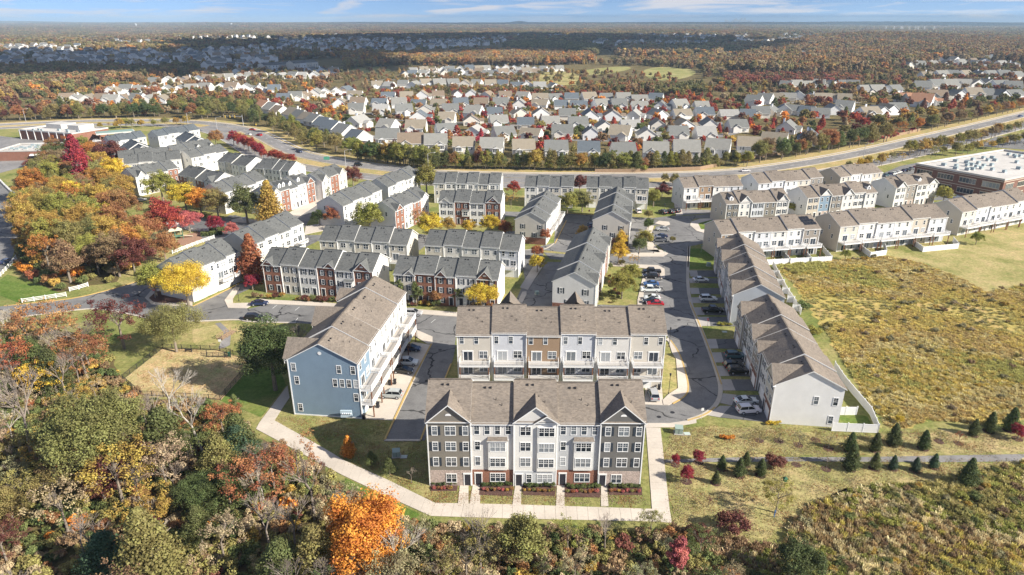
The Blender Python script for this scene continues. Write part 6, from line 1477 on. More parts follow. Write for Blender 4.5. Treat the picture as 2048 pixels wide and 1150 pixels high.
# bins on the apron
b = MB(); b.face([(-.25, -.28, 0), (.25, -.28, 0), (.3, -.33, 1.0), (-.3, -.33, 1.0)]); b.face([(.25, .28, 0), (-.25, .28, 0), (-.3, .33, 1.0), (.3, .33, 1.0)]); b.face([(-.25, .28, 0), (-.25, -.28, 0), (-.3, -.33, 1.0), (-.3, .33, 1.0)]); b.face([(.25, -.28, 0), (.25, .28, 0), (.3, .33, 1.0), (.3, -.33, 1.0)])
BIN = b.mesh('bin_body', [M_DARK]); b = MB(); b.box(-.33, .33, -.38, .36, 1.0, 1.08); b.tube((-.3, .36, .95), (.3, .36, .95), .03, .03, 5); BINL = b.mesh('lid', [M_DARK]); b = MB(); b.tube((-.3, .3, .12), (.3, .3, .12), .13, .13, 8, 0, True); BINW = b.mesh('wheel', [M_TYRE])
for x, y, l in ((741, 815, 'black wheeled bin by the end post of the blue block'), (756, 815, 'black wheeled bin beside the first one under the balcony'), (793, 746, 'grey wheeled bin next to the black car on the apron'), (801, 746, 'grey wheeled bin, nearer the yellow line'), (728, 838, 'black bin at the foot of the blue corner'), (780, 770, 'dark wheeled bin above the beige suv'), (790, 768, 'dark wheeled bin above the beige suv, nearer the street'), (1318, 779, 'black wheeled bin beside the silver suv'), (1472, 650, 'black bin by the stop sign lawn')):
    p = W2((x, y)); t = thing('wheeled_bin', l, 'bin', (p[0], p[1], .04), rng.uniform(-.3, .3), 'wheeled bins'); put('bin_body', BIN, t); put('lid', BINL, t); put('wheel', BINW, t)
# ------------------------------------------------------------------ fences
b = MB(); b.box(0, 1, -.03, .03, .06, 1.75); b.box(0, 1, -.05, .05, 1.72, 1.82); b.box(0, 1, -.05, .05, .04, .16)
for i in range(1, 8): b.box(i / 8 - .006, i / 8 + .006, -.038, .038, .16, 1.72)
VPAN = b.mesh('panel', [M_VINYL]); b = MB(); b.box(-.07, .07, -.07, .07, 0, 1.95); b.box(-.09, .09, -.09, .09, 1.95, 2.0); VPOST = b.mesh('post', [M_VINYL])
b = MB()
for z in (.35, .75, 1.15): b.box(0, 1, -.03, .03, z - .08, z + .08)
RPAN = b.mesh('board_section', [M_VINYL]); b = MB(); b.box(-.08, .08, -.08, .08, 0, 1.4); RPOST = b.mesh('post', [M_VINYL])
b = MB(); b.box(0, 1, -.02, .02, 1.15, 1.2); b.box(0, 1, -.02, .02, .1, .14)
for i in range(14): b.box((i + .5) / 14 - .006, (i + .5) / 14 + .006, -.012, .012, .1, 1.18, skip=('b', 't'))
BPAN = b.mesh('wire_section', [M_DARK]); b = MB(); b.box(-.04, .04, -.04, .04, 0, 1.3); BPOST = b.mesh('post', [M_DARK])
b = MB(); b.box(0, 1, -.03, .03, 0, 1.8)
for i in range(6): b.box(i / 6, i / 6 + .14, -.05, .05, 0, 1.83 + (i % 2) * .03)
WPAN = b.mesh('panel', [M_FWOOD]); b = MB(); b.box(-.07, .07, -.07, .07, 0, 1.9); WPOST = b.mesh('post', [M_FWOOD])
def fence(name, px, panel, post, label, step=2.4, world=False, group=None, cat='fence', z=0):
    pts = [Vector(p) for p in px] if world else [Vector(W2(p)) for p in px]
    root = thing(name, label, cat, (pts[0].x, pts[0].y, z), 0, group); o = pts[0]
    for i in range(len(pts) - 1):
        d = pts[i + 1] - pts[i]; k = max(1, round(d.length / step)); a = math.atan2(d.y, d.x); s = d.length / k
        for j in range(k):
            q = pts[i] + d * (j / k) - o; e = put(panel.name.split('.')[0], panel, root, (q.x, q.y, 0), a); e.scale.x = s; put('post', post, root, (q.x, q.y, 0), a)
    q = pts[-1] - o; put('post', post, root, (q.x, q.y, 0)); return root
fence('board_fence', [(45, 606), (92, 599), (133, 593)], RPAN, RPOST, 'white three-board fence along the road bend, long lower piece')
fence('board_fence', [(140, 583), (158, 579), (177, 573)], RPAN, RPOST, 'short white three-board fence piece above the road bend')
fence('board_fence', [(2, 553), (18, 536), (33, 518)], RPAN, RPOST, 'white three-board fence by the shaded lot road')
fence('board_fence', [(0, 362), (24, 386), (44, 400)], RPAN, RPOST, 'pale guard fence curling round the upper lot road')
fence('picket_fence', [(345, 508), (364, 501), (395, 489), (429, 477)], RPAN, RPOST, 'white board fence between playground and white row')
fence('picket_fence', [(356, 455), (385, 463), (420, 463), (437, 460)], RPAN, RPOST, 'white fence under the pinkish red tree')
fence('dog_park_fence', [(246, 760), (326, 697), (440, 701), (508, 724), (441, 800), (282, 791), (246, 760)], BPAN, BPOST, 'black metal fence enclosing the bare dog park')
fence('dog_park_fence', [(414, 708), (414, 714), (462, 715), (462, 707)], BPAN, BPOST, 'small black gate enclosure at the dog park entrance', 1.5)
# rear yard fences
fc_ = [(1663, 862), (1755, 866), (1740, 830), (1703, 786)]
fence('yard_fence', fc_, VPAN, VPOST, 'white vinyl fence around the lawned corner yard')
fence('yard_fence', [(1668, 830), (1712, 830)], VPAN, VPOST, 'white vinyl divider inside the lawned corner yard')
sheet('lawn_patch', [(1672, 856), (1748, 859), (1735, 833), (1715, 829), (1675, 830)], .012, M_LAWNG)
fence('yard_fence', [(1601, 629), (1572, 585), (1545, 533)], VPAN, VPOST, 'white vinyl fence running behind the upper curving-street terrace')
for i in range(6):
    t = i / 5.5; x = 1601 - 56 * t; y = 629 - 96 * t
    if i < 5: fence('yard_fence', [(x - 3, y - 6), (x - 17 , y - 7)], VPAN, VPOST, f'white yard divider {ORD[i]} along, behind the upper curving-street terrace', group='yard dividers')
fence('yard_fence', [(1703, 786), (1688, 768), (1668, 738)], VPAN, VPOST, 'white vinyl fence running behind the lower curving-street terrace')
fence('yard_fence', [(1533, 530), (1663, 523), (1645, 503)], VPAN, VPOST, 'long white vinyl fence before the solar-panel row')
fence('yard_fence', [(1622, 526), (1605, 505)], VPAN, VPOST, 'white divider in the yards of the solar-panel row, nearer the field', group='yard dividers')
fence('yard_fence', [(1580, 528), (1560, 508)], VPAN, VPOST, 'white divider in the yards of the solar-panel row, nearer the street', group='yard dividers')
fence('yard_fence', [(1712, 494), (1740, 515), (1772, 510), (1768, 497)], VPAN, VPOST, 'white vinyl yard fence, first before the six-home deck row')
fence('yard_fence', [(1817, 484), (1845, 504), (1916, 497), (1905, 484)], VPAN, VPOST, 'white vinyl yard fence, second before the six-home deck row')
fence('wooden_fence', [(1190, 345), (1270, 345), (1400, 340), (1440, 332)], WPAN, WPOST, 'brown wooden fence behind the houses facing the main road', 4)
fence('wooden_fence', [(1505, 318), (1570, 308)], WPAN, WPOST, 'tan wooden fence piece by the tan-roofed house', 4)
fence('wooden_fence', [(1770, 278), (1840, 262)], WPAN, WPOST, 'tan wooden fence along the bare tree line', 4)
# front yards: utility boxes
def util(px, py, label, s=1.0, m=None):
    p = W2((px, py)); t = thing('utility_box', label, 'utility box', (p[0], p[1], 0), rng.uniform(-.3, .3)); m = m or mat('utility_green', (.30, .38, .34), .6)
    b = MB(); b.box(-.8 * s, .8 * s, -.7 * s, .7 * s, 0, .12); put('pad', b.mesh('pad', [M_CONCG]), t)
    b = MB(); b.box(-.65 * s, .65 * s, -.5 * s, .55 * s, .12, 1.15 * s); b.face([(-.68 * s, -.55 * s, 1.1 * s), (.68 * s, -.55 * s, 1.1 * s), (.68 * s, .6 * s, 1.3 * s), (-.68 * s, .6 * s, 1.3 * s)]); put('cabinet', b.mesh('cabinet', [m]), t)
    b = MB(); b.box(-.02, .02, -.52 * s, -.5 * s, .15, 1.05 * s); put('door_seam', b.mesh('door_seam', [M_DARK]), t)
util(793, 912, 'green utility box in the shaded lawn by the footpath'); util(1357, 866, 'green utility box at the end of the street by the concrete corner', 1.1)
util(1074, 589, 'small green utility box on the kerb island', .8); util(490, 441, 'white utility box under the bronze tree', 1.0, M_TRIM); util(1417, 532, 'grey utility box on the corner lawn of the curving street', .9); util(533, 462, 'small white box by the street corner', .8, M_TRIM)
for x, y, l in ((808, 914, 'flat pale lid in the grass by the utility box'), (1374, 868, 'flat green lid in the grass by the street end'), (1449, 664, 'flat pale drain lid on the stop sign lawn')):
    p = W2((x, y)); t = thing('ground_lid', l, 'utility lid', (p[0], p[1], 0)); b = MB(); b.box(-.6, .6, -.5, .5, 0, .1); put('rim', b.mesh('rim', [M_CONCG]), t); b = MB(); b.box(-.52, .52, -.42, .42, .1, .13); put('lid', b.mesh('lid', [mat('lid_green', (.45, .52, .48), .6)]), t)
# electric meters on the blue wall
t = thing('meter_bank', 'white bank of electric meters on the blue end wall', 'electric meters', (0, 0, 0)); ex = Vector((-29.1 - 2.6, 110.6 - .35, 0)); t.location = (-31.8, 110.15, 0)
b = MB(); b.box(-1.3, .9, -.25, .1, .7, 2.2); put('cabinet', b.mesh('cabinet', [mat('meter_box', (.45, .55, .62), .5)]), t)
for i in range(5):
    b = MB(); b.tube((-.9 + i * .4, -.25, 1.6), (-.9 + i * .4, -.42, 1.6), .13, .12, 8, 0, True); put('meter', b.mesh('meter', [M_LAMPW]), t)
# ------------------------------------------------------------------ lamps, signs, signals
def lantern(px, py, label, h=5.0):
    p = W2((px, py)); t = thing('lamp_post', label, 'street lamp', (p[0], p[1], 0), 0, 'black lantern lamps of the streets')
    b = MB(); b.tube((0, 0, 0), (0, 0, .6), .14, .08, 8); b.tube((0, 0, .6), (0, 0, h - .6), .06, .05, 6); put('post', b.mesh('post', [M_DARK]), t)
    b = MB(); b.tube((0, 0, h - .6), (0, 0, h - .1), .12, .2, 6); b.tube((0, 0, h - .1), (0, 0, h + .1), .26, .02, 6); put('lantern', b.mesh('lantern', [M_DARK]), t)
for a in ((834, 676, 'black lantern on the kerb corner by the blue block'), (1338, 693, 'black lantern beside the balcony row, upper'), (1337, 789, 'black lantern beside the balcony row, by the silver suv'), (408, 0, '')):
    if a[2]: lantern(*a)
for a in ((478, 602, 'black lantern on the sidewalk island by the brick corner'), (1252, 495, 'black lantern against the cream gable wall'), (1275, 535, 'black lantern at the corner above the lower bays'), (1328, 432, 'black lantern by the upper bay'), (1307, 507, 'black lantern at the side street corner'), (1700, 418, 'black lantern before the dormered rows'), (443, 445, 'black lantern near the clipped hedge')): lantern(*a)
def cobra(px, py, label, h=9, ang=0):
    p = W2((px, py)); t = thing('road_lamp', label, 'street lamp', (p[0], p[1], 0), math.radians(ang), 'grey road lamps')
    b = MB(); b.tube((0, 0, 0), (0, 0, h), .16, .09, 8); put('pole', b.mesh('pole', [M_RIM]), t)
    b = MB(); b.tube((0, 0, h), (1.6, 0, h + .6), .07, .06, 6); b.tube((1.6, 0, h + .6), (3.2, 0, h + .7), .06, .05, 6); put('arm', b.mesh('arm', [M_RIM]), t)
    b = MB(); b.box(3.1, 3.9, -.16, .16, h + .62, h + .78); put('lamp_head', b.mesh('lamp_head', [M_WPAINT]), t)
for a in ((52, 243, 'curved road lamp beyond the shops'), (377, 252, 'curved road lamp above the lilac row'), (435, 262, 'curved road lamp on the median tip before the junction'), (692, 336, 'curved road lamp by the twin-gabled row'), (857, 343, 'curved road lamp by the yellow-green tree at the white row end'), (1725, 322, 'thin road lamp by the brown-roofed deck row')): cobra(*a)
p = W(487, 252, 0); t = thing('traffic_signal', 'traffic signal with three yellow heads on a long mast arm', 'traffic signal', (p.x, p.y, 0), math.pi)
b = MB(); b.tube((0, 0, 0), (0, 0, 8), .2, .14, 8); put('pole', b.mesh('pole', [M_RIM]), t)
b = MB(); b.tube((0, 0, 6.8), (13, 0, 7.3), .13, .08, 6); put('mast_arm', b.mesh('mast_arm', [M_RIM]), t)
for x in (5.5, 9, 12.5):
    b = MB(); b.box(x - .3, x + .3, -.2, .3, 5.9, 7.6); s_ = put('signal_head', b.mesh('signal_head', [M_YPAINT]), t)
    for k in range(3): b = MB(); b.tube((x, .3, 6.2 + k * .5), (x, .45, 6.2 + k * .5), .17, .17, 8, 0, True); put('lens', b.mesh('lens', [M_DARK]), s_)
# lettering strokes for the signs
STROKE = {'S': [((0, 0), (1, 0)), ((1, 0), (1, 1)), ((1, 1), (0, 1)), ((0, 1), (0, 2)), ((0, 2), (1, 2))], 'T': [((.5, 0), (.5, 2)), ((0, 2), (1, 2))], 'O': [((0, 0), (1, 0)), ((1, 0), (1, 2)), ((1, 2), (0, 2)), ((0, 2), (0, 0))], 'P': [((0, 0), (0, 2)), ((0, 2), (1, 2)), ((1, 2), (1, 1)), ((1, 1), (0, 1))]}
def stop_sign(px, py, label, rz=0):
    p = W2((px, py)); t = thing('stop_sign', label, 'stop sign', (p[0], p[1], 0), math.radians(rz), 'stop signs')
    b = MB(); b.tube((0, .04, 0), (0, .04, 2.9), .04, .04, 5); put('post', b.mesh('post', [M_RIM]), t)
    b = MB(); R_ = .42; o8 = [(math.cos(math.pi / 8 + k * math.pi / 4) * R_, math.sin(math.pi / 8 + k * math.pi / 4) * R_ + 2.6) for k in range(8)]; i8 = [(x * .91, (z - 2.6) * .91 + 2.6) for x, z in o8]
    b.face([(x, -.005, z) for x, z in o8], 0); b.face([(x, -.012, z) for x, z in i8], 1); b.face([(x, .01, z) for x, z in o8[::-1]], 2)
    for ci, ch in enumerate('STOP'):
        for (xa, za), (xb, zb) in STROKE[ch]:
            x0 = -.27 + ci * .145; f = lambda q, r_: (x0 + q * .1, 2.5 + r_ * .1)
            a_, c_ = f(xa, za), f(xb, zb); b.box(min(a_[0], c_[0]) - .012, max(a_[0], c_[0]) + .012, -.02, -.014, min(a_[1], c_[1]) - .012, max(a_[1], c_[1]) + .012, 0)
    put('sign_plate', b.mesh('sign_plate', [M_TRIM, mat('sign_red', (.50, .02, .03), .5), M_RIM]), t)
stop_sign(1414, 658, 'stop sign on the lawn of the curving street', -60); stop_sign(311, 597, 'stop sign under the golden trees', 20); stop_sign(1178, 434, 'small stop sign beside the end-on terraces', 10)
def small_sign(px, py, label, col, w_=.5, h_=.6, z=1.9):
    p = W2((px, py)); t = thing('road_sign', label, 'sign', (p[0], p[1], 0)); b = MB(); b.tube((0, .04, 0), (0, .04, z + h_), .035, .035, 5); put('post', b.mesh('post', [M_RIM]), t)
    b = MB(); b.box(-w_ / 2, w_ / 2, -.02, .0, z, z + h_); put('sign_plate', b.mesh('sign_plate', [col]), t)
small_sign(1403, 838, 'small white sign on a post at the street end', M_TRIM); small_sign(1402, 505, 'green street name sign by the corner lawn', M_GREENM, .9, .2, 2.4); small_sign(1328, 517, 'green street name sign at the side street', M_GREENM, .9, .2, 2.4); small_sign(654, 325, 'green road sign panel by the main road', mat('sign_green', (.08, .3, .22), .5), 3.2, 1.8, 1.5); small_sign(513, 256, 'yellow warning sign beyond the signal', M_YPAINT, 1, 1, 2)
small_sign(441, 690, 'white notice on the dog park gate', M_TRIM, .7, .6, .9)
# bird house on post, blue marker, hydrant, bench, waste station
p = W2((1568, 975)); t = thing('bird_house', 'small dark green roofed bird house on a post in the lawn', 'bird house', (p[0], p[1], 0)); t.scale = (.7, .7, .8); b = MB(); b.tube((0, 0, 0), (0, 0, 1.6), .06, .06, 6); put('post', b.mesh('post', [M_WOOD]), t)
b = MB(); b.box(-.4, .4, -.35, .35, 1.6, 2.2); put('box', b.mesh('box', [mat('green_paint', (.03, .12, .06), .6)]), t); b = MB(); b.prism([(-.55, -.5), (.55, -.5), (.55, .5), (-.55, .5)], 2.2, 2.25); b.face([(-.55, -.5, 2.25), (.55, -.5, 2.25), (0, 0, 2.8)]); b.face([(.55, -.5, 2.25), (.55, .5, 2.25), (0, 0, 2.8)]); b.face([(.55, .5, 2.25), (-.55, .5, 2.25), (0, 0, 2.8)]); b.face([(-.55, .5, 2.25), (-.55, -.5, 2.25), (0, 0, 2.8)]); put('roof', b.mesh('roof', [MATS['green_paint']]), t)
p = W2((1548, 1034)); t = thing('marker_post', 'blue marker post standing in the scrub', 'marker post', (p[0], p[1], 0)); b = MB(); b.tube((0, 0, 0), (0, 0, 1.2), .07, .07, 8); put('post', b.mesh('post', [mat('blue_paint', (.05, .2, .5), .5)]), t); b = MB(); b.tube((0, 0, 1.2), (0, 0, 1.35), .09, .03, 8, 0, True); put('cap', b.mesh('cap', [MATS['blue_paint']]), t)
def bench(px, py, rz, label):
    p = W2((px, py)); t = thing('park_bench', label, 'bench', (p[0], p[1], 0), rz)
    b = MB(); b.box(-.8, .8, -.22, .22, .42, .47); put('seat', b.mesh('seat', [M_DARK]), t); b = MB(); b.box(-.8, .8, .22, .27, .55, .9); put('backrest', b.mesh('backrest', [M_DARK]), t)
    for x in (-.7, .7): b = MB(); b.box(x - .04, x + .04, -.2, .25, 0, .42); put('leg', b.mesh('leg', [M_DARK]), t)
bench(378, 703, 3.1, 'black bench against the dog park fence'); bench(436, 651, .6, 'wooden bench beside the path to the dog park') if False else None
p = W2((459, 712)); t = thing('waste_station', 'green bag dispenser by the dog park gate', 'bag dispenser', (p[0], p[1], 0)); b = MB(); b.box(-.25, .25, -.25, .25, 0, 1.0); put('bin', b.mesh('bin', [mat('green_paint2', (.03, .14, .08), .6)]), t); b = MB(); b.tube((0, .3, 0), (0, .3, 2), .04, .04, 5); put('post', b.mesh('post', [M_DARK]), t)
# wooden footbridge on the path
p = W(454, 671); t = thing('footbridge', 'little wooden footbridge on the path to the dog park', 'footbridge', (p.x, p.y, 0), -.35)
for i in range(12): b = MB(); b.box(-.9, .9, i * .42 - 2.5, i * .42 - 2.12, .18, .24); put('plank', b.mesh('plank', [M_FWOOD]), t)
for s in (-1, 1):
    b = MB(); b.box(s * .9 - .04, s * .9 + .04, -2.5, 2.5, 1.0, 1.1); b.box(s * .9 - .03, s * .9 + .03, -2.5, 2.5, .6, .68)
    for y in (-2.4, -.8, .8, 2.4): b.box(s * .9 - .05, s * .9 + .05, y - .05, y + .05, 0, 1.1)
    put('railing', b.mesh('railing', [M_FWOOD]), t)
# playground
sheet('playground_ground', [(360, 492), (352, 478), (390, 463), (430, 466), (428, 475), (385, 490)], .01, mat('wood_chips', (.33, .20, .14), 1, k_noisy, v=.25, s=1.5), it=1)
p = W(352, 478); t = thing('play_structure', 'beige and green climbing frame with roofs and a slide', 'play structure', (p.x, p.y, 0), .5); PB = mat('play_beige', (.62, .56, .42), .6); PG = mat('play_green', (.10, .24, .17), .5)
for x, y in ((-2, -1), (0, -1), (-2, 1), (0, 1), (2.4, -1), (2.4, 1)): b = MB(); b.tube((x, y, 0), (x, y, 3.3), .09, .09, 8); put('post', b.mesh('post', [PG]), t)
for x0, x1, z in ((-2, 0, 1.5), (0, 2.4, 1.1)): b = MB(); b.box(x0, x1, -1, 1, z - .1, z); put('platform', b.mesh('platform', [PG]), t)
for cx in (-1, 1.2):
    b = MB(); z = 3.2
    for k in range(4): a = math.pi / 4 + k * math.pi / 2; c_ = a + math.pi / 2; b.face([(cx + math.cos(a) * 1.8, math.sin(a) * 1.8, z), (cx + math.cos(c_) * 1.8, math.sin(c_) * 1.8, z), (cx, 0, z + 1.1)])
    put('canopy', b.mesh('canopy', [PB]), t)
b = MB(); b.face([(2.4, -.5, 1.1), (5.6, -.5, .3), (5.6, .5, .3), (2.4, .5, 1.1)]); b.box(2.4, 2.5, -.6, .6, 1.1, 1.7); put('slide', b.mesh('slide', [PB]), t); b = MB(); b.tube((-2, -1, 1.5), (-4, -2.2, 0), .35, .35, 8); put('tube_slide', b.mesh('tube_slide', [PB]), t)
b = MB(); b.tube((-3.6, 3, 0), (-3.6, 3, 2.5), .08, .08, 6); b.tube((-3.6, 3, 2.4), (2, 4, 2.4), .06, .06, 6); b.tube((2, 4, 0), (2, 4, 2.5), .08, .08, 6); put('monkey_bar', b.mesh('monkey_bar', [PB]), t)
# clipped hedge
for k, (x, y, lab) in enumerate(((424, 470, 'clipped green hedge block by the playground, long one'), (440, 462, 'clipped green hedge block by the playground, upper one'))):
    p = W2((x, y)); h_ = tag(put('hedge', None), lab, 'hedge'); h_.location = (p[0], p[1], 0); h_.rotation_euler = (0, 0, .35)
    n_h = 900; C = np.stack([nrg.uniform(-3.6, 3.6, n_h), nrg.uniform(-1.1, 1.1, n_h), nrg.uniform(.1, 1.3, n_h)], 1); f_ = nrg.integers(0, 3, n_h)
    C[f_ == 0, 2] = 1.3; C[f_ == 1, 1] = np.sign(C[f_ == 1, 1]) * 1.1
    V, tt = leaf_quads(C, np.tile([0, 0, .6], (n_h, 1)), nrg.uniform(.12, .25, n_h), nrg.random(n_h)); put('foliage', mesh_np('foliage', V, 4, [M_LEAF], tt), h_, col=PAL['green'])
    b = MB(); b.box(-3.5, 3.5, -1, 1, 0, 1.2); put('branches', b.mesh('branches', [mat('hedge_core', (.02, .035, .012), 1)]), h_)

# ------------------------------------------------------------------ office building on the east edge
h = 10.0
E0 = W(1832, 327, h); E1 = W(2010, 359, h)
def flat_building(name, label, A, B, dp, h, roofm, wallm, cat='office building', parapet=1.0):
    A = Vector((A[0], A[1], 0)); B = Vector((B[0], B[1], 0)); d = B - A; L_ = d.length; rz = math.atan2(d.y, d.x); t = thing(name, label, cat, A, rz)
    b = MB(); b.box(0, L_, 0, dp, 0, h, 0, ('b', 't')); wl = put('wall', b.mesh('wall', [wallm]), t)
    b = MB(); b.box(.5, L_ - .5, .5, dp - .5, h - 1.2, h - .7, 0, ('b',)); rf = put('roof', b.mesh('roof', [roofm]), t)
    b = MB(); w_ = .55
    for (x0, x1, y0, y1) in ((-.15, L_ + .15, -.15, w_), (-.15, L_ + .15, dp - w_, dp + .15), (-.15, w_, w_, dp - w_), (L_ - w_, L_ + .15, w_, dp - w_)): b.box(x0, x1, y0, y1, h - .55, h + .25)
    put('parapet', b.mesh('parapet', [M_WROOF]), t); return t, L_, wl, rf
t, L_, wl, rf = flat_building('office_building', 'long two-storey red-brown brick office with white flat roof and ribbon windows', E0, E1, 75, h, M_WROOF, M_BRICK3)
def ribbon(name, wd, ht, n):
    b = MB(); b.face([(-wd / 2, -.02, -ht / 2), (wd / 2, -.02, -ht / 2), (wd / 2, -.02, ht / 2), (-wd / 2, -.02, ht / 2)], 1)
    b.box(-wd / 2 - .15, wd / 2 + .15, -.12, .02, -ht / 2 - .3, -ht / 2); b.box(-wd / 2 - .15, wd / 2 + .15, -.12, .02, ht / 2, ht / 2 + .3)
    for i in range(n + 1): x = -wd / 2 + wd * i / n; b.box(x - .05, x + .05, -.08, 0, -ht / 2, ht / 2)
    return b.mesh(name, [mat('limestone', (.55, .48, .40), .8), M_GLASS])
RB = ribbon('window', 6.0, 2.0, 5)
nb = max(3, int(L_ / 8.5)); sp_ = L_ / nb
for i in range(nb):
    for z in (2.2, 6.7): o = put('window', RB, wl, (sp_ * (i + .5), -.02, z)); o.scale.x = min(1.15, sp_ / 7.4)
for z in (4.3, 8.9):
    b = MB(); b.box(-.1, L_ + .1, -.1, 0, z - .12, z + .12); put('stone_band', b.mesh('stone_band', [MATS['limestone']]), wl)
b = MB(); b.box(L_, L_ + .1, 0, 75, 8.78, 9.02); put('stone_band', b.mesh('stone_band', [MATS['limestone']]), wl)
for i in range(6):
    for z in (2.2, 6.7): put('window', RB, wl, (L_ + .02, 5 + i * 9.4, z), math.pi / 2)
ACM = mat('ac_grey', (.30, .36, .38), .6)
b = MB(); b.box(-1, 1, -.7, .7, 0, .25, 0); b.box(-.9, .9, -.6, .6, .25, 1.3, 1); AC = b.mesh('rooftop_unit', [M_WROOF, ACM]); b = MB(); b.tube((0, 0, 1.3), (0, 0, 1.5), .4, .4, 8, 0, True); FAN = b.mesh('fan', [M_DARK])
g = random.Random(4)
for i in range(34):
    x, y = g.uniform(4, L_ - 3), g.uniform(6, 68); o = put('rooftop_unit', AC, rf, (x, y, h - .7), g.choice((0, 1.57))); put('fan', FAN, t, (x, y, h - .7)) if False else None
# shops
s0 = W(28, 264, 5.5); s1 = W(143, 268, 5.5)
t, L_, wl, rf = flat_building('shop_building', 'red brick shopping block with white roof steps beside the main road', W(38, 259, 6), W(143, 267, 6), 26, 6, M_WROOF, M_BRICK, 'shop building')
for i in range(7): b = MB(); b.box(i * L_ / 7 - .3, i * L_ / 7 + .3, -.3, 0, 0, 6); put('pilaster', b.mesh('pilaster', [M_TRIM]), wl)
for x0, x1 in ((6, 20), (26, 36)): b = MB(); b.box(x0, x1, 14, 25, 5.3, 8.2); put('raised_roof', b.mesh('raised_roof', [M_WROOF]), rf)
for i in range(8): put('rooftop_unit', AC, rf, (g.uniform(4, L_ - 4), g.uniform(3, 12), 5.3))
for x, w_ in ((L_ - 8, 4), (L_ * .62, 3)): b = MB(); b.box(x - w_ / 2, x + w_ / 2, -.5, -.31, 2.4, 4.2); put('awning', b.mesh('awning', [mat('orange_awning', (.6, .2, .06), .6)]), wl)
t, L_, wl, rf = flat_building('shop_building', 'low brick shop with broad white roof and awning at the car park edge', W(-10, 302, 5.5), W(93, 300, 5.5), 24, 5.5, M_WROOF, M_BRICK, 'shop building')
for i in range(8): put('rooftop_unit', AC, rf, (g.uniform(4, L_ - 4), g.uniform(3, 20), 4.8))
b = MB(); b.face([(L_ - 9, -1.4, 2.7), (L_ - 2, -1.4, 2.7), (L_ - 2, 0, 3.5), (L_ - 9, 0, 3.5)]); put('awning', b.mesh('awning', [M_TRIM]), wl); b = MB(); b.box(L_ - 9, L_ - 2, -.06, 0, .3, 2.6); put('shop_window', b.mesh('shop_window', [M_GLASS]), wl)
# filling station canopy
A = W(192, 268, 5.2); B = W(270, 262, 5.2); d = (B - A); t = thing('filling_station_canopy', 'long low filling station canopy with grey-green top and white fascia', 'canopy', (A.x, A.y, 0), math.atan2(d.y, d.x)); L_ = d.length
b = MB(); b.box(0, L_, 0, 11, 4.4, 5.2); put('fascia', b.mesh('fascia', [M_WROOF]), t); b = MB(); b.box(.6, L_ - .6, .6, 10.4, 5.2, 5.35); put('roof', b.mesh('roof', [M_GREENM]), t)
for i in range(5):
    for y in (2, 9): b = MB(); x = 2 + i * (L_ - 4) / 4; b.box(x - .25, x + .25, y - .25, y + .25, 0, 4.4); put('pillar', b.mesh('pillar', [M_BRICK]), t)
    b = MB(); b.box(2 + i * (L_ - 4) / 4 - .5, 2 + i * (L_ - 4) / 4 + .5, 5, 5.8, 0, 1.7); put('fuel_pump', b.mesh('fuel_pump', [M_TRIM]), t)
# apartment building far off
for (x0, y0, x1, y1, h_, lab) in ((528, 131, 585, 128, 10, 'cream apartment block at the edge of the cloud shadow, longer'), (588, 127, 636, 124, 12, 'cream apartment block with bright gable beside the longer one')):
    A = W(x0, y0, h_); B = W(x1, y1, h_); Row_ = Row(lab, None, None, h_, 18, 4, DGREY, pitch=.4, group='apartment blocks', name='apartment_block', world=((A.x, A.y, 0), (B.x, B.y, 0)))
    for i in range(4):
        Row_.unit(i, 'cltc'[i]); 
        for z in (2, 5, 8): Row_.add(i, WM['p'], .3, z); Row_.add(i, WM['p'], .7, z)
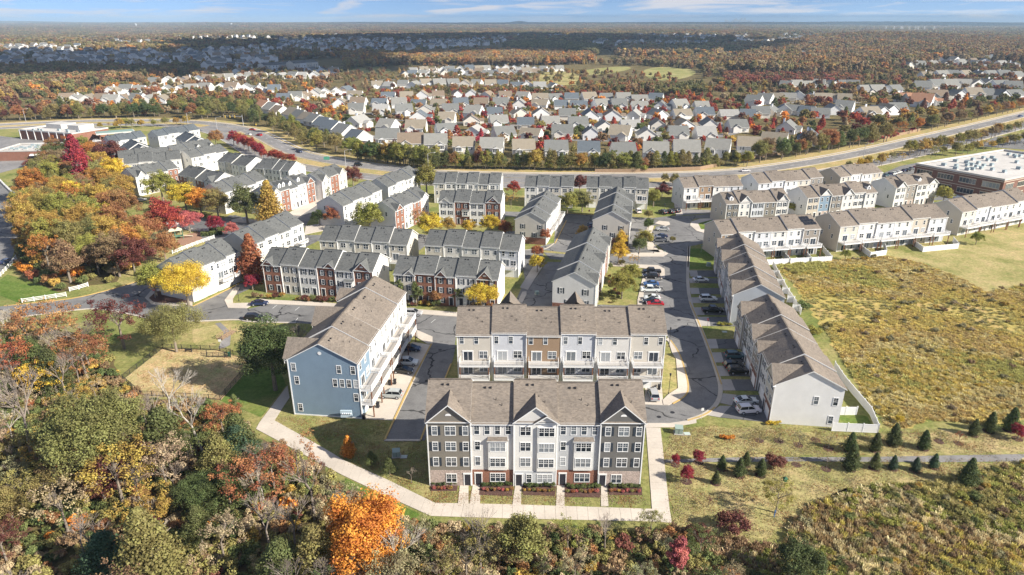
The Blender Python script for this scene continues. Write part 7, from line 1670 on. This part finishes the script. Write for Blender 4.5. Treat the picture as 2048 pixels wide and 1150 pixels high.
# ------------------------------------------------------------------ what nobody could count: massed woods, far houses, grasses
SRC = {}
def copy_inst(me, mats):
    m = me.copy(); 
    for i, mm in enumerate(mats): m.materials[i] = mm
    return m
def merged(name, parts, mats):
    """parts: leaf V (quads), tint, plus MB"""
    pass
def src_obj(me):
    return bpy.data.objects.new(me.name, me)
def scatter(name, pts, sources, kind='stuff'):
    """pts: rows x, y, z, scale xy, scale z, rot, idx, r, g, b"""
    A = np.array(pts, dtype=np.float32)
    me = bpy.data.meshes.new(name); me.vertices.add(len(A)); me.vertices.foreach_set('co', A[:, :3].ravel())
    def att(n, t, arr, key='value'):
        a = me.attributes.new(n, t, 'POINT'); a.data.foreach_set(key, arr.astype(np.float32 if t != 'INT' else np.int32).ravel())
    att('scl', 'FLOAT_VECTOR', np.stack([A[:, 3], A[:, 3], A[:, 4]], 1), 'vector'); att('rot', 'FLOAT_VECTOR', np.stack([A[:, 5] * 0, A[:, 5] * 0, A[:, 5]], 1), 'vector')
    att('idx', 'INT', A[:, 6]); att('tcol', 'FLOAT_COLOR', np.concatenate([A[:, 7:10], np.ones((len(A), 1))], 1), 'color')
    o = put(name, me); o['kind'] = kind
    ng = bpy.data.node_groups.new(name, 'GeometryNodeTree'); ng.interface.new_socket('Geometry', in_out='INPUT', socket_type='NodeSocketGeometry'); ng.interface.new_socket('Geometry', in_out='OUTPUT', socket_type='NodeSocketGeometry')
    n = ng.nodes; gi = n.new('NodeGroupInput'); go = n.new('NodeGroupOutput'); ip = n.new('GeometryNodeInstanceOnPoints'); jn = n.new('GeometryNodeJoinGeometry')
    for s in sources[::-1]:
        oi = n.new('GeometryNodeObjectInfo'); oi.inputs['Object'].default_value = s; oi.inputs['As Instance'].default_value = True; ng.links.new(oi.outputs['Geometry'], jn.inputs[0])
    def named(nm, t):
        a = n.new('GeometryNodeInputNamedAttribute'); a.data_type = t; a.inputs['Name'].default_value = nm; return a.outputs['Attribute']
    ng.links.new(gi.outputs[0], ip.inputs['Points']); ng.links.new(jn.outputs[0], ip.inputs['Instance']); ip.inputs['Pick Instance'].default_value = True
    ng.links.new(named('idx', 'INT'), ip.inputs['Instance Index']); ng.links.new(named('scl', 'FLOAT_VECTOR'), ip.inputs['Scale']); ng.links.new(named('rot', 'FLOAT_VECTOR'), ip.inputs['Rotation'])
    ng.links.new(ip.outputs[0], go.inputs[0]); md = o.modifiers.new('scatter', 'NODES'); md.node_group = ng
    return o
def massed(kind, seed, leaves, lobes, leaf):
    P, NN, S_, T_ = crown(kind, seed, leaves, lobes, leaf); V, t = leaf_quads(P, NN, S_, T_)
    b = MB(); b.tube((0, 0, 0), (0, 0, .6), .022, .012, 5)
    return src_obj(mesh_np('massed_tree', V, 4, [M_LEAFI, M_BARK], t, extra=b))
MID = [massed('round', 201, 2400, 30, .030), massed('oval', 202, 2200, 28, .030), massed('broad', 203, 2600, 34, .029), massed('pine', 204, 2000, 32, .03), massed('cone', 205, 2000, 32, .033), massed('round', 206, 2400, 26, .030)]
LOW = [massed('round', 211, 260, 14, .10), massed('broad', 212, 300, 16, .095), massed('oval', 213, 260, 14, .10), massed('pine', 214, 220, 14, .10)]
# canopy clump: a 60 m patch of wood
def clump(seed, n=34):
    g = np.random.default_rng(seed); P = []; NN = []; S_ = []; T_ = []
    for i in range(n):
        x, y = g.uniform(-.5, .5, 2); h_ = g.uniform(.16, .30); r = g.uniform(.07, .11); k = 34; d = g.normal(size=(k, 3)); d[:, 2] = np.abs(d[:, 2]); d /= np.linalg.norm(d, axis=1, keepdims=True)
        P.append(np.array([x, y, h_ - r]) + d * r * np.array([1, 1, 1.1])); NN.append(d); S_.append(g.uniform(.03, .055, k)); T_.append(np.full(k, g.random()) * .8 + g.random(k) * .2)
    V, t = leaf_quads(np.concatenate(P), np.concatenate(NN), np.concatenate(S_), np.concatenate(T_)); return src_obj(mesh_np('wood_patch', V, 4, [M_LEAFI], t))
CL = [clump(300 + i) for i in range(4)]
FCOL = np.array([PAL[c] for c in ('rust', 'brown', 'gold', 'olive', 'green', 'brick', 'dgreen', 'tan', 'orange', 'plum', 'red', 'crimson')])
def fcol(x, y, g, w=None, dark=1.0):
    n = noise.noise(Vector((x * .0035, y * .0035, 1.7))) + .45 * noise.noise(Vector((x * .014, y * .014, 5.7)))
    if w is None:
        if n > .22: w = (3, 3, 3, 3, 1, .6, .5, 2.5, .8, .2)
        elif n > -.12: w = (3, 4, 1.2, 3.5, 1.4, .8, 1, 2, .2, .6)
        else: w = (1, 2, .8, 4, 3.2, .4, 3.2, 1, .1, .4)
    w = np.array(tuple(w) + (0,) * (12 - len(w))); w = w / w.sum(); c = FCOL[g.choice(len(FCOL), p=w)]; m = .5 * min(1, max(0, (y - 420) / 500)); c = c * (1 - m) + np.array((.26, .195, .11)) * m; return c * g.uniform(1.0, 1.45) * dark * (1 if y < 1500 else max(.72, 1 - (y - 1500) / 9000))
gF = np.random.default_rng(77)
def poly_world(px): return [W2(p) for p in px]
def fill(px, spacing, hr, sources, w=None, name=None, pts=None, prob=1.0, world=False, jitter=.8, dens=None, dark=1.0):
    poly = px if world else poly_world(px); xs_ = [p[0] for p in poly]; ys_ = [p[1] for p in poly]; out = [] if pts is None else pts
    y = min(ys_)
    while y < max(ys_):
        sp = spacing if not callable(spacing) else spacing(y); x = min(xs_)
        while x < max(xs_):
            if abs(x) < y * .86 + 60:
                a, b_ = x + gF.uniform(-.5, .5) * sp * jitter * 1.2, y + gF.uniform(-.5, .5) * sp * jitter * 1.2
                if gF.random() < prob and inside(a, b_, poly):
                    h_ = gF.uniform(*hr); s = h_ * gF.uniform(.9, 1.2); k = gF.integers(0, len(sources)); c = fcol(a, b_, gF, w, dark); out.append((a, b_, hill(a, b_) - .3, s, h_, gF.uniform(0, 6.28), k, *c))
            x += sp
        y += sp * .95
    return out
# undergrowth of the near wood and scrub: leafy clumps
UG = [massed('bush', 221, 1100, 18, .042), massed('bush', 222, 1100, 18, .042), massed('bush', 223, 800, 16, .045)]
pts = fill(WOOD1, 1.7, (1.0, 3.2), UG, (1, 4, 1, 6, 4, .2, 3, 2, .1, .4)); pts += fill([(760, 1050), (1345, 1058), (1420, 1090), (1560, 1300), (600, 1300)], 1.5, (.8, 2.0), UG, (1, 3, 1.5, 6, 3, .2, 2, 3, .1, .3))
pts += fill(WOOD2, 4, (2, 5), UG, (2, 3, 3, 4, 3, .5, 1.5, 1, 1, .3))
scatter('undergrowth', pts, UG)
# grasses of the meadow and scrub
def tuft(seed, n=70, hgt=1.0, fl=.35):
    g = np.random.default_rng(seed); V = []; T_ = []
    for i in range(n):
        a = g.uniform(0, 6.28); r = g.uniform(0, .5) ** .8 * .8; x, y = math.cos(a) * r, math.sin(a) * r; h_ = hgt * g.uniform(.5, 1); dx, dy = g.normal(0, fl * .5, 2); w_ = g.uniform(.02, .05); b_ = g.uniform(0, 6.28); cx, cy = math.cos(b_) * w_, math.sin(b_) * w_
        V += [(x - cx, y - cy, 0), (x + cx, y + cy, 0), (x + dx + cx * 1.6, y + dy + cy * 1.6, h_), (x + dx - cx * 1.6, y + dy - cy * 1.6, h_ * .96)]; T_.append(g.random())
    return src_obj(mesh_np('grass_tuft', np.array(V), 4, [M_LEAFI], np.array(T_)))
TU = [tuft(401), tuft(402, 60, .8, .6), tuft(403, 80, 1.1, .5)] 
MEADOW = [(1547, 531), (1665, 521), (1772, 513), (1841, 526), (1928, 560), (1972, 585), (2048, 571), (2600, 642), (2700, 848), (2048, 836), (1960, 848), (1860, 840), (1790, 860), (1768, 843), (1732, 798), (1702, 743), (1642, 648), (1592, 570)]
def meadow(px, sp, hr, pal, prob=1.0):
    poly = poly_world(px); xs_ = [p[0] for p in poly]; ys_ = [p[1] for p in poly]; out = []; y = min(ys_)
    while y < max(ys_):
        x = min(xs_)
        while x < max(xs_):
            a, b_ = x + gF.uniform(-.6, .6) * sp, y + gF.uniform(-.6, .6) * sp
            if abs(a) < b_ * .86 + 10 and gF.random() < prob and inside(a, b_, poly):
                n = 1.1 * noise.noise(Vector((a * .028, b_ * .028, 2.2))) + .4 * noise.noise(Vector((a * .11, b_ * .11, 4.4))); i = min(len(pal) - 1, max(0, int((n + .62) / 1.24 * len(pal) + gF.normal() * .55)))
                if n < -.42 and gF.random() < .7: x += sp; continue
                c = np.array(pal[i]) * gF.uniform(.75, 1.2); h_ = gF.uniform(*hr) * (1 + .5 * n); out.append((a, b_, 0, sp * gF.uniform(.9, 1.5), h_, gF.uniform(0, 6.28), gF.integers(0, 3), *c))
            x += sp
        y += sp
    return out
MP = [(.41, .37, .15), (.55, .46, .16), (.62, .49, .17), (.52, .39, .17), (.62, .53, .27), (.57, .45, .15), (.45, .42, .15)]
pts = meadow(MEADOW, .74, (.25, .52), MP)
pts += meadow([(1620, 1012), (1720, 977), (1850, 967), (2048, 927), (2600, 930), (3000, 1300), (1600, 1300), (1440, 1112), (1560, 1092), (1590, 1042)], .62, (.45, 1.1), [(.38, .34, .14), (.55, .47, .22), (.47, .41, .16), (.38, .39, .12), (.68, .58, .35), (.45, .33, .18), (.55, .47, .15)])
pts += meadow([(1345, 1050), (1440, 1075), (1560, 1092), (1620, 1200), (1400, 1200), (1340, 1120)], .8, (.5, 1.3), [(.4, .34, .22), (.3, .2, .12), (.45, .32, .2)])
scatter('meadow_grass', pts, TU)
def bushes(px, n, hr, cols):
    poly = poly_world(px); xs_ = [p[0] for p in poly]; ys_ = [p[1] for p in poly]; out = []
    while len(out) < n:
        a, b_ = gF.uniform(min(xs_), max(xs_)), gF.uniform(min(ys_), max(ys_))
        if abs(a) > b_ * .86 + 10 or not inside(a, b_, poly): continue
        c = np.array(PAL[cols[gF.integers(0, len(cols))]]) * gF.uniform(.7, 1.1); h_ = gF.uniform(*hr); out.append((a, b_, 0, h_ * gF.uniform(1, 1.6), h_, gF.uniform(0, 6.28), gF.integers(0, 3), *c))
    return out
pts = bushes(MEADOW, 150, (.7, 1.5), ['gold', 'straw', 'brown', 'olive', 'tan']); pts += bushes([(1620, 1012), (1850, 967), (2048, 930), (2600, 932), (2600, 1300), (1500, 1300), (1560, 1092)], 330, (.7, 1.7), ['straw', 'olive', 'brown', 'olive', 'green', 'gold', 'yellowgreen'])
scatter('scrub', pts, UG)
# lawn speckle: fallen leaves and rough grass clumps
lf = np.random.default_rng(5)
V, t_ = leaf_quads(np.stack([lf.uniform(-1, 1, 40), lf.uniform(-1, 1, 40), np.full(40, .03)], 1), np.tile([0, 0, 1.2], (40, 1)), lf.uniform(.04, .09, 40), lf.random(40)); LV = [src_obj(mesh_np('fallen_leaves', V, 4, [M_LEAFI], t_))]
pts = []
for px, n, cc in (([(550, 842), (590, 836), (765, 843), (770, 884), (850, 884), (868, 1004), (692, 920)], 260, ('tan', 'rust', 'olive')), ([(1345, 850), (2048, 868), (2048, 906), (1330, 917)], 620, ('tan', 'olive', 'rust', 'straw')), ([(1330, 926), (2048, 924), (1850, 965), (1440, 1110), (1350, 1060)], 700, ('tan', 'olive', 'straw', 'rust')), (DOG, 160, ('tan', 'rust')), ([(862, 985), (1290, 990), (1295, 1005), (870, 1003)], 120, ('tan', 'rust', 'straw'))):
    poly = poly_world(px); xs_ = [p[0] for p in poly]; ys_ = [p[1] for p in poly]; k = 0
    while k < n:
        a, b_ = gF.uniform(min(xs_), max(xs_)), gF.uniform(min(ys_), max(ys_))
        if inside(a, b_, poly): k += 1; c = np.array(PAL[cc[gF.integers(0, len(cc))]]); pts.append((a, b_, .02, gF.uniform(.7, 1.5), 1, gF.uniform(0, 6.28), 0, *c))
scatter('fallen_leaves', pts, LV)

# trees among the houses of the subdivision
HW = (3, 3, 1.5, 2, 2.2, 3.2, 1.8, .6, 1.2, 3); RW = (1.5, 1.5, 1, 2.2, 2, .5, 1.2, .4, 1.5, 1.5, 5, 1.6)
pts = []
HP = [(o.location.x, o.location.y) for o in COL.objects if o.name.startswith('detached_house')]
hg = {}
for x, y in HP: hg.setdefault((int(x // 25), int(y // 25)), []).append((x, y))
def near_house(x, y, r=9.5):
    i, j = int(x // 25), int(y // 25)
    return any((x - a) ** 2 + ((y - b_) if y > b_ else (y - b_) * .6) ** 2 < r * r for di in (-1, 0, 1) for dj in (-1, 0, 1) for a, b_ in hg.get((i + di, j + dj), ()))
def amongst(px, sp, hr, w, prob, src=MID, r=9.5):
    for q in fill(px, sp, hr, src, w, prob=prob):
        if not near_house(q[0], q[1], r): pts.append(q)
amongst([(700, 300), (740, 240), (640, 200), (760, 185), (1400, 190), (1520, 215), (1650, 260), (1640, 290), (1500, 318), (1300, 330), (900, 322)], 8.5, (4.5, 8), RW, .55, r=8.5)
amongst([(640, 205), (740, 240), (700, 290), (560, 225), (500, 205)], 9, (5, 9), RW, .45)
amongst([(690, 186), (1400, 190), (1330, 150), (780, 130), (690, 150)], 13, (5, 9), HW, .34)
amongst([(0, 242), (420, 232), (640, 200), (700, 150), (560, 130), (430, 138), (250, 165), (0, 205)], 11, (6, 11), HW, .50, r=11.5)
amongst([(1380, 196), (1520, 215), (1680, 270), (1800, 262), (2060, 214), (2060, 130), (1800, 130), (1560, 150), (1420, 170)], 10.5, (7, 11), (2, 3, 1.5, 3, 2.5, 1.5, 2.5, 1, .5, 2.5, 1.5), .5, r=14)
amongst([(1450, 152), (1720, 160), (1725, 172), (1600, 178), (1440, 168)], 8, (8, 11), (.5, .3, 0, 0, 0, 1, .3, 0, 0, 5, 2, 3), .9)
amongst([(1170, 178), (1250, 165), (1300, 180), (1380, 186), (1290, 190), (1180, 190)], 8, (8, 11), (3, 3, 1, 2, 2, 1, 1, 1, 0, 1), .95)
amongst([(1290, 178), (1400, 176), (1420, 192), (1300, 196)], 9, (8, 11), (.3, .3, 0, 3, 6, 0, 3, 0, 0, 0), .9)
amongst([(690, 152), (1120, 150), (1120, 168), (690, 166)], 9, (5, 8), (1, 1, 1, 3, 3, 2, 2, .4, 1, 1), .3)
amongst([(820, 177), (1180, 180), (1180, 187), (820, 184)], 7, (5, 7), (.5, .5, .8, 4, 4, .4, 2, 0, .4, .6), .85)
scatter('trees_among_the_houses', pts, MID)
# far houses
M_FW2 = mat('massed_wall', (.72, .71, .70), .7); M_FR2 = mat('massed_roof', rough=.9, kind=k_inst)
def simple_house(hh, ax):
    b = MB(); x0, x1, y0, y1, h_, r_ = -6, 6, -6.5, 6.5, hh, 4
    b.box(x0, x1, y0, y1, 0, h_, 0, ('b', 't'))
    if ax: 
        for x in (x0, x1): b.face([(x, y0, h_), (x, y1, h_), (x, 0, h_ + r_)], 0)
        b.face([(x0 - .4, y0 - .5, h_ - .2), (x1 + .4, y0 - .5, h_ - .2), (x1 + .4, 0, h_ + r_), (x0 - .4, 0, h_ + r_)], 1); b.face([(x0 - .4, 0, h_ + r_), (x1 + .4, 0, h_ + r_), (x1 + .4, y1 + .5, h_ - .2), (x0 - .4, y1 + .5, h_ - .2)], 1)
    else:
        for y in (y0, y1): b.face([(x0, y, h_), (x1, y, h_), (0, y, h_ + r_)], 0)
        b.face([(x0 - .4, y0 - .5, h_ - .2), (0, y0 - .5, h_ + r_), (0, y1 + .5, h_ + r_), (x0 - .4, y1 + .5, h_ - .2)], 1); b.face([(0, y0 - .5, h_ + r_), (x1 + .4, y0 - .5, h_ - .2), (x1 + .4, y1 + .5, h_ - .2), (0, y1 + .5, h_ + r_)], 1)
    return src_obj(b.mesh('far_house', [M_FW2, M_FR2]))
FH = [simple_house(5.5, 1), simple_house(5.5, 0), simple_house(8, 0), simple_house(7.5, 1)]
pts = []
def town(x0, x1, y0, y1, n, streets=True):
    """pixel window on the ground; houses in rows"""
    g = gF
    for _ in range(n):
        px, py = g.uniform(x0, x1), g.uniform(y0, y1); q = W(px, py)
        if noise.noise(Vector((q.x * .0021, q.y * .0021, 3.3))) < -.06: continue
        row = 36.0; yy = round(q.y / row) * row + g.uniform(-4, 4); xx = q.x + g.uniform(-3, 3)
        if all((xx - a) ** 2 + (yy - b_) ** 2 > 260 for a, b_ in T2.get((int(xx // 40), int(yy // 40)), ())):
            T2.setdefault((int(xx // 40), int(yy // 40)), []).append((xx, yy)); c = np.array(ROOFC[('grey', 'light', 'tan', 'slate', 'brown', 'grey')[g.integers(0, 6)]]) * g.uniform(.8, 1.1); pts.append((xx, yy, hill(xx, yy), 1.1, 1.15, round(g.uniform(-.5, .5), 1) + g.choice((0, 1.57)), g.integers(0, 4), *c))
T2 = {}
town(0, 560, 96, 140, 300); town(560, 1010, 78, 104, 330); town(850, 960, 90, 106, 60); town(1190, 1500, 76, 110, 260); town(20, 100, 85, 100, 30); town(1480, 1620, 112, 128, 60); town(1780, 2048, 115, 130, 60); town(1000, 1500, 66, 78, 110); town(400, 900, 64, 76, 90); town(0, 300, 76, 92, 40); town(1560, 2048, 74, 84, 80); town(1500, 2048, 84, 112, 130); town(0, 500, 64, 78, 70)
scatter('far_houses', pts, FH)
def town_near(x, y):
    i, j = int(x // 40), int(y // 40); best = 1e9
    for di in (-1, 0, 1):
        for dj in (-1, 0, 1, 2):
            for a, b_ in T2.get((i + di, j + dj), ()): best = min(best, math.hypot(x - a, (y - b_) * (.55 if y < b_ else 1)))
    return best
# the woods beyond
pts = fill([(380, 128), (690, 116), (690, 140), (790, 131), (1050, 132), (1190, 128), (1180, 114), (1090, 105), (860, 112), (500, 118)], 9, (11, 17), MID, (3, 3, 4, 1.5, .5, 1, .3, 3, 2.5, .2), prob=.9)
pts += fill([(0, 206), (250, 165), (430, 138), (380, 128), (0, 140)], 10, (9, 15), MID, (2, 4, .6, 2, 1.5, .6, 3, .8, .1, 1.2), prob=.95)
pts += fill([(1010, 100), (1080, 92), (1200, 103), (1190, 116), (1100, 108), (1020, 108)], 9, (17, 22), MID[3:5], (0, 0, 0, .4, 1, 0, 5, 0, 0, 0))
pts += fill([(1180, 130), (1400, 118), (1480, 128), (1460, 150), (1410, 158), (1400, 140), (1290, 132)], 10, (9, 15), MID, None, prob=.7)
pts += fill([(1490, 118), (1560, 92), (1700, 84), (2200, 90), (2200, 140), (2040, 132), (1900, 128), (1780, 140), (1740, 150), (1600, 158), (1450, 150)], 11, (15, 22), MID, (4, 5, 2, 2.4, 1, 1, .6, 2, .8, .4), prob=.95)
pts = [q for q in pts if town_near(q[0], q[1]) > 14]
scatter('near_woods', pts, MID)
far = []
def ok(x, y):
    # towns in the cloud shadow stay half open
    n = noise.noise(Vector((x * .0016, y * .0016, 9.3)))
    if y > 1000 and noise.noise(Vector((x * .0014, y * .0014, 21.7))) > .30: return .06
    if 850 < y < 2600 and x < 500 and n > -.08: return .62
    return 1.0
y = 860.0
FPOLY = poly_world([(-400, 138), (0, 138), (400, 128), (700, 116), (860, 110), (1020, 96), (1200, 96), (1240, 116), (1500, 116), (1560, 90), (1700, 82), (2400, 86), (2400, 74), (-400, 74)])
ymin = 800; y = ymin
while y < 3400:
    sp = 10 + (y - 800) * .0042; x = -y * .86 - 60
    while x < y * .86 + 60:
        a, b_ = x + gF.uniform(-.5, .5) * sp, y + gF.uniform(-.5, .5) * sp
        tn_ = town_near(a, b_)
        if tn_ > 15 and (b_ > 2300 or inside(a, b_, FPOLY)) and gF.random() < ok(a, b_) * (.62 if tn_ < 40 else 1):
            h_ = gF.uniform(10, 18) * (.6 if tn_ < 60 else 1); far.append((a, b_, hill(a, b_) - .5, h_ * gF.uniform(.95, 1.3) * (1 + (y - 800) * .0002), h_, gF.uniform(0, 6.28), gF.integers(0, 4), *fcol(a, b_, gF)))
        x += sp
    y += sp
scatter('far_woods', far, LOW)
cl = []; y = 3350.0
while y < 12500:
    sp = 52 + (y - 3350) * .006; x = -y * .84
    while x < y * .84:
        a, b_ = x + gF.uniform(-.4, .4) * sp, y + gF.uniform(-.4, .4) * sp; n = noise.noise(Vector((a * .0006, b_ * .0006, 12.3)))
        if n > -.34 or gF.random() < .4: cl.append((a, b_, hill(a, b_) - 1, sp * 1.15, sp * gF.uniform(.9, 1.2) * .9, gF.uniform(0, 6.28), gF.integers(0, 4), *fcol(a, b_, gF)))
        x += sp
    y += sp
scatter('distant_woods', cl, CL)
# open the woods around the far houses is left to the spacing above
# city skyline and pylons on the horizon
g = random.Random(8)
for k in range(16):
    a = 1420 + k * 3.2 + g.uniform(-1, 1); d = 21000; u = (a - 1024) / FPX; x = u * d / math.cos(PITCH) * .93; hh = g.uniform(60, 130) if 4 < k < 12 else g.uniform(40, 80)
    b = MB(); b.box(-22, 22, -22, 22, 0, hh); t = thing('tower_block', 'pale tower of the distant city skyline on the horizon', 'tower block', (x, d, 0), 0, 'distant city skyline'); put('wall', b.mesh('wall', [mat('city_grey', (.4, .42, .45), .7)]), t); b = MB(); b.box(-8, 8, -8, 8, hh, hh + 10); put('roof_plant', b.mesh('roof_plant', [MATS['city_grey']]), t)
for k in range(9):
    px = 1803 + k * 10.5; q = W(px, 66.5, 0); t = thing('pylon', 'pale lattice power pylon in the line on the far plain', 'pylon', (q.x, q.y + (k % 3) * 150, 0), 0, 'line of power pylons'); b = MB()
    for s in (-1, 1):
        for r_ in (-1, 1): b.tube((s * 4, r_ * 4, 0), (s * .8, r_ * .8, 36), .35, .25, 4)
    put('tower', b.mesh('tower', [M_TRIM]), t); b = MB()
    for z in (26, 31, 36): b.box(-8, 8, -.3, .3, z - .3, z + .3)
    put('cross_arm', b.mesh('cross_arm', [M_TRIM]), t)
for px, py, hh in ((273, 49, 38), (463, 47, 34)):
    q = W(px, py + 6, 0); t = thing('water_tower', 'white water tower on the horizon woods' + (' beside the paler one' if px > 300 else ', tallest'), 'water tower', (q.x, q.y, 0)); b = MB(); b.tube((0, 0, 0), (0, 0, hh * .7), 5, 5, 8); put('shaft', b.mesh('shaft', [M_TRIM]), t); b = MB(); b.tube((0, 0, hh * .7), (0, 0, hh * .8), 5, 14, 10); b.tube((0, 0, hh * .8), (0, 0, hh), 14, 4, 10, 0, True); put('tank', b.mesh('tank', [M_TRIM]), t)

# a flat-bottomed cloud above the picture, whose shade lies on the far woods
def cloud(cx, cy, z, rx, ry, seed, thick=140):
    g = random.Random(seed); bm = bmesh.new(); bmesh.ops.create_icosphere(bm, subdivisions=5, radius=1)
    for v in bm.verts:
        n = noise.noise(v.co * 1.6 + Vector((seed, 0, 0))) * .35 + noise.noise(v.co * 4.2 + Vector((seed, 5, 0))) * .16; k = 1 + n
        v.co = Vector((v.co.x * rx * k, v.co.y * ry * k, (v.co.z if v.co.z > 0 else v.co.z * .25) * thick * (1 + n * 2)))
    me = bpy.data.meshes.new('cloud'); bm.to_mesh(me); bm.free(); me.materials.append(mat('cloud', (.9, .9, .9), 1)); o = put('cloud', me, None, (cx, cy, z)); o['kind'] = 'stuff'; return o
def cloud_over(gx, gy, rx, ry, seed, z=1500):
    s = z / math.tan(SUN_EL); cloud(gx + SUN_V.x * s, gy + SUN_V.y * s, z, rx, ry, seed)
cloud_over(-1080, 1230, 900, 390, 3); cloud_over(-150, 2450, 950, 1000, 9); cloud_over(5200, 11500, 6500, 3600, 5, 2200)
# haze
HAZE = True
if HAZE:
    b = MB(); b.box(-27000, 27000, -400, 31500, -60, 150); m = bpy.data.materials.new('haze'); m.use_nodes = True; n = m.node_tree.nodes
    for q in list(n): n.remove(q)
    out = n.new('ShaderNodeOutputMaterial'); pv = n.new('ShaderNodeVolumePrincipled'); pv.inputs['Color'].default_value = (.56, .78, 1, 1); pv.inputs['Density'].default_value = .000072; pv.inputs['Anisotropy'].default_value = 0
    m.node_tree.links.new(pv.outputs[0], out.inputs['Volume']); o = put('haze', b.mesh('haze', [m])); o['kind'] = 'stuff'
